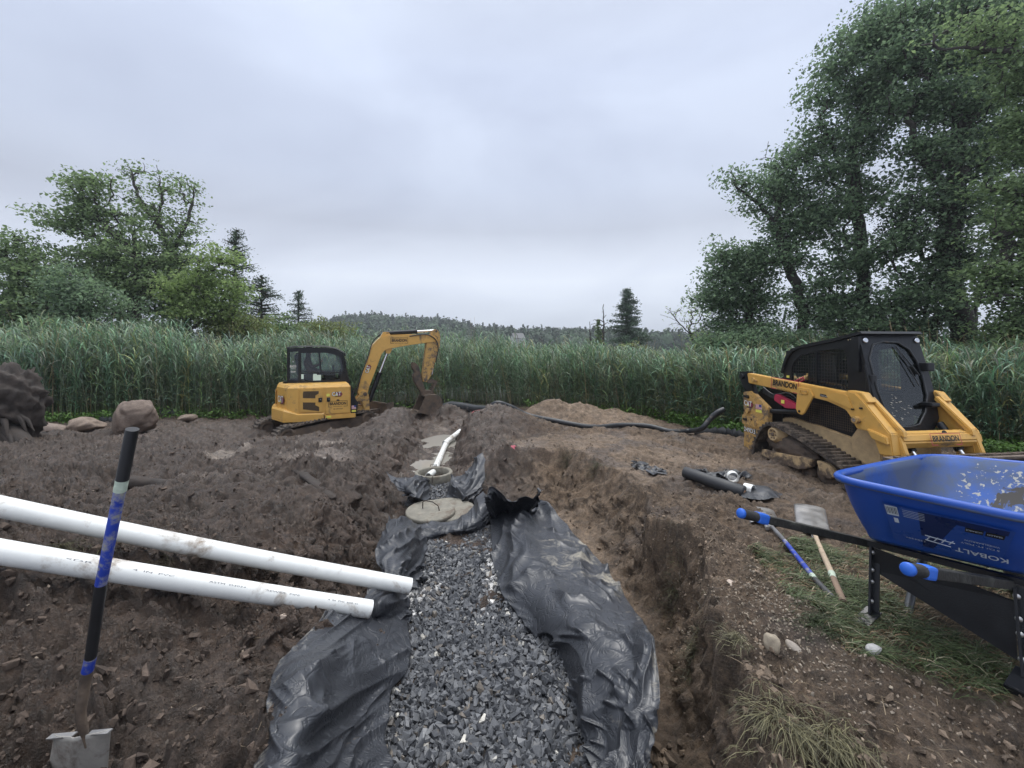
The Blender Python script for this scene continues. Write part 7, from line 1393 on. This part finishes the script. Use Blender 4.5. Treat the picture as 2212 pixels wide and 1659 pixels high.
for k, (px, py, rx, ry, Yd, mt, lb_) in enumerate(((1560,745,60,26,15,ML3,'dark shrub at the left foot of the right woods'),(1660,740,70,34,15,ML3,'dark shrub below the leaning right tree'),(1760,735,70,40,15.5,ML3,'dark undergrowth bush left of the loader cab'),(1900,715,80,50,15.5,ML3,'dark undergrowth bush above the loader cab'),(2010,740,70,50,15,ML3,'dark undergrowth bush left of the massive trunk'),(2160,750,60,40,14,ML3,'dark undergrowth bush right of the massive trunk'))): shrub(px,py,rx,ry,Yd,mt,lb_,70+k,130,48)
# ivy column on the massive trunk: part of that tree
rt = [o for o in bpy.data.objects if o.get('label','').startswith('massive dark')][0]
rr2 = np.random.default_rng(77); C = []
for f in np.linspace(0, 1, 46): c = np.array(A(np.interp(f,[0,1],[2050,2060]), np.interp(f,[0,1],[610,385]), 14.5)); C.append(c+rr2.normal(size=(150,3))*np.array((.24,.22,.12))*(1.2-.4*f))
for cx, cy in ((1945,480),(1960,500)): C.append(np.array(A(cx,cy,14.6))+rr2.normal(size=(1200,3))*np.array((.34,.3,.30)))
C = np.concatenate(C); V, F = leaf_cloud(C, .10, .4, 5, .2); mesh_np('ivy', V-np.array(rt.location), F, MIV, rt)

# ------------------------------------------------------------ far hill, far wood, house
HP = np.array([(-1400,742),(100,742),(560,722),(690,702),(740,686),(800,684),(850,686),(900,693),(960,691),(1020,707),(1080,715),(1140,715),(1200,716),(1300,718),(1400,727),(1470,733),(1560,738),(1700,741),(3600,742)], float)
def hill_z(u, Y): t = sstep(170, 300, Y); py = np.interp(1106+900*u, HP[:, 0], HP[:, 1]); top = 1.55+(755-py)/900*300-9.; return -.55+np.maximum(top+.55, .5)*t
us_ = np.linspace(-1.6, 1.6, 160); Ys = np.linspace(165, 420, 30); UU_, YH = np.meshgrid(us_, Ys); Zh = hill_z(UU_, YH)+1.2*pn(UU_*20, YH*.03, 90); ii = np.arange(160*30).reshape(30, 160)
hl = mesh_np('hill', np.stack([UU_*YH, YH, Zh], -1).reshape(-1, 3), np.stack([ii[:-1,:-1],ii[:-1,1:],ii[1:,1:],ii[1:,:-1]],-1).reshape(-1,4), mat('hill_ground',(.035,.055,.03),.95,scale=.1,var=.3), smooth=True); tag(hl, kind='structure')
N = 2300; u_ = rr.uniform(-1.25, 1.0, N); u_[:1500] = rr.uniform(-.62, .55, 1500); Y_ = rr.uniform(185, 305, N); z_ = hill_z(u_, Y_); C = []; S_ = []; Vc = []; Fc = []; off = 0
bm = bmesh.new(); bmesh.ops.create_icosphere(bm, subdivisions=2, radius=1); IV = np.array([v.co[:] for v in bm.verts]); IF = np.array([[v.index for v in f.verts] for f in bm.faces]); bm.free()
tints = []; ctint = []
for i in range(N):
    r_ = rr.uniform(2.2, 4.2); h = rr.uniform(7, 11.5); con = rr.random() < .22; c = np.array((u_[i]*Y_[i], Y_[i], z_[i])); m = 62; tc_ = np.array((.050,.085,.042))*rr.uniform(.6,1.35) if not con else np.array((.032,.058,.036))
    if con: f = rr.random(m)**.8; a = rr.uniform(0,6.28,m); q = np.stack([np.cos(a)*r_*.6*(1-f)+rr.normal(0,.2,m), np.sin(a)*r_*.6*(1-f), h*(.15+f*1.0)], 1)
    else: d = rr.normal(size=(m,3)); d /= np.linalg.norm(d, axis=1, keepdims=True); d[:, 2] = np.abs(d[:, 2])*1.2-.2; q = d*np.array((r_, r_, h*.45))*rr.uniform(.8,1.1,(m,1))+np.array((0,0,h*.55))
    C.append(c+q); tints.append(np.repeat(tc_[None]*rr.uniform(.8,1.2,(m,1)), 4, 0))
    k = IV*np.array((r_*(.35 if con else .85), r_*(.35 if con else .85), h*.42))*(1+.2*pn(IV[:,0]*2+i, IV[:,1]*2+IV[:,2]*2, 6))[:, None]+np.array((0,0,h*.5)); Vc.append(k+c); Fc.append(IF+off); off += len(IV); ctint.append(np.repeat(tc_[None], len(IV), 0))
C = np.concatenate(C); V, F = leaf_cloud(C, 1.35, .4, 8, .4, .8); MFW = leaf_mat('far_foliage', (1.5,1.5,1.5), .3, .15, .8, use_attr=True); n0 = len(V); Vc = np.concatenate(Vc); Fc = np.concatenate(Fc); Fc4 = np.concatenate([Fc, Fc[:, 2:3]], 1)
# crowns and their inner masses as one far wood (triangle cores get their own polygons)
fw = bpy.data.meshes.new('far_wood'); Vall = np.concatenate([V, Vc]).astype(np.float32); Lp = np.concatenate([F.ravel(), (Fc+n0).ravel()]).astype(np.int32); tot = np.concatenate([np.full(len(F),4), np.full(len(Fc),3)]).astype(np.int32)
fw.vertices.add(len(Vall)); fw.vertices.foreach_set('co', Vall.ravel()); fw.loops.add(len(Lp)); fw.loops.foreach_set('vertex_index', Lp); fw.polygons.add(len(tot)); fw.polygons.foreach_set('loop_start', np.r_[0, np.cumsum(tot)[:-1]].astype(np.int32)); fw.polygons.foreach_set('loop_total', tot); fw.update(calc_edges=True)
at_ = fw.attributes.new('tint','FLOAT_COLOR','POINT'); cc = np.ones((len(Vall),4),np.float32); cc[:, :3] = np.concatenate([np.concatenate(tints), np.concatenate(ctint)]); at_.data.foreach_set('color', cc.ravel()); fw.materials.append(MFW)
tag(link(bpy.data.objects.new('far_wood', fw)), 'wooded hill of mixed trees far beyond the marsh', 'wood', kind='stuff')
hb_ = A(1118,742,178); hs = empty('house', (hb_[0], hb_[1], hb_[2]-1.5), R(25), 'pale gabled house among the trees on the far hill', 'house')
b = MB(); b.box((0,0,1.8), (5,4.2,3.6)); b.prism([(-2.1,3.6),(2.1,3.6),(0,5.6)], 0, -2.5, 2.5); b.build('wall', mat('pale_siding',(.50,.50,.48),.8), hs)
b = MB(); b.prism([(-2.4,3.45),(0,5.75),(2.4,3.45),(2.4,3.65),(0,5.95),(-2.4,3.65)], 0, -2.7, 2.7); b.build('roof', mat('grey_shingle',(.16,.16,.16),.9), hs)
for x in (-1.5,.2,1.6): b = MB(); b.box((x,-2.12,2.2), (.8,.06,1.1)); b.build('window', M_GLASSD, hs)
# ------------------------------------------------------------ haze: moist summer air over the marsh
b = MB(); b.box((0,190,38), (1500,560,80)); 
m, n, o = new_mat('haze'); v = node(n, 'ShaderNodeVolumePrincipled', {'Density': .0008, 'Anisotropy': .2}); v.inputs['Color'].default_value = (.86,.90,.97,1); n.links.new(v.outputs[0], o.inputs['Volume'])
hz_ = b.build('haze', m); tag(hz_, 'thin pale haze over the marsh and the far hill', 'haze', kind='stuff')
SC.cycles.volume_step_rate = 4; SC.cycles.volume_max_steps = 64; SC.cycles.volume_bounces = 0
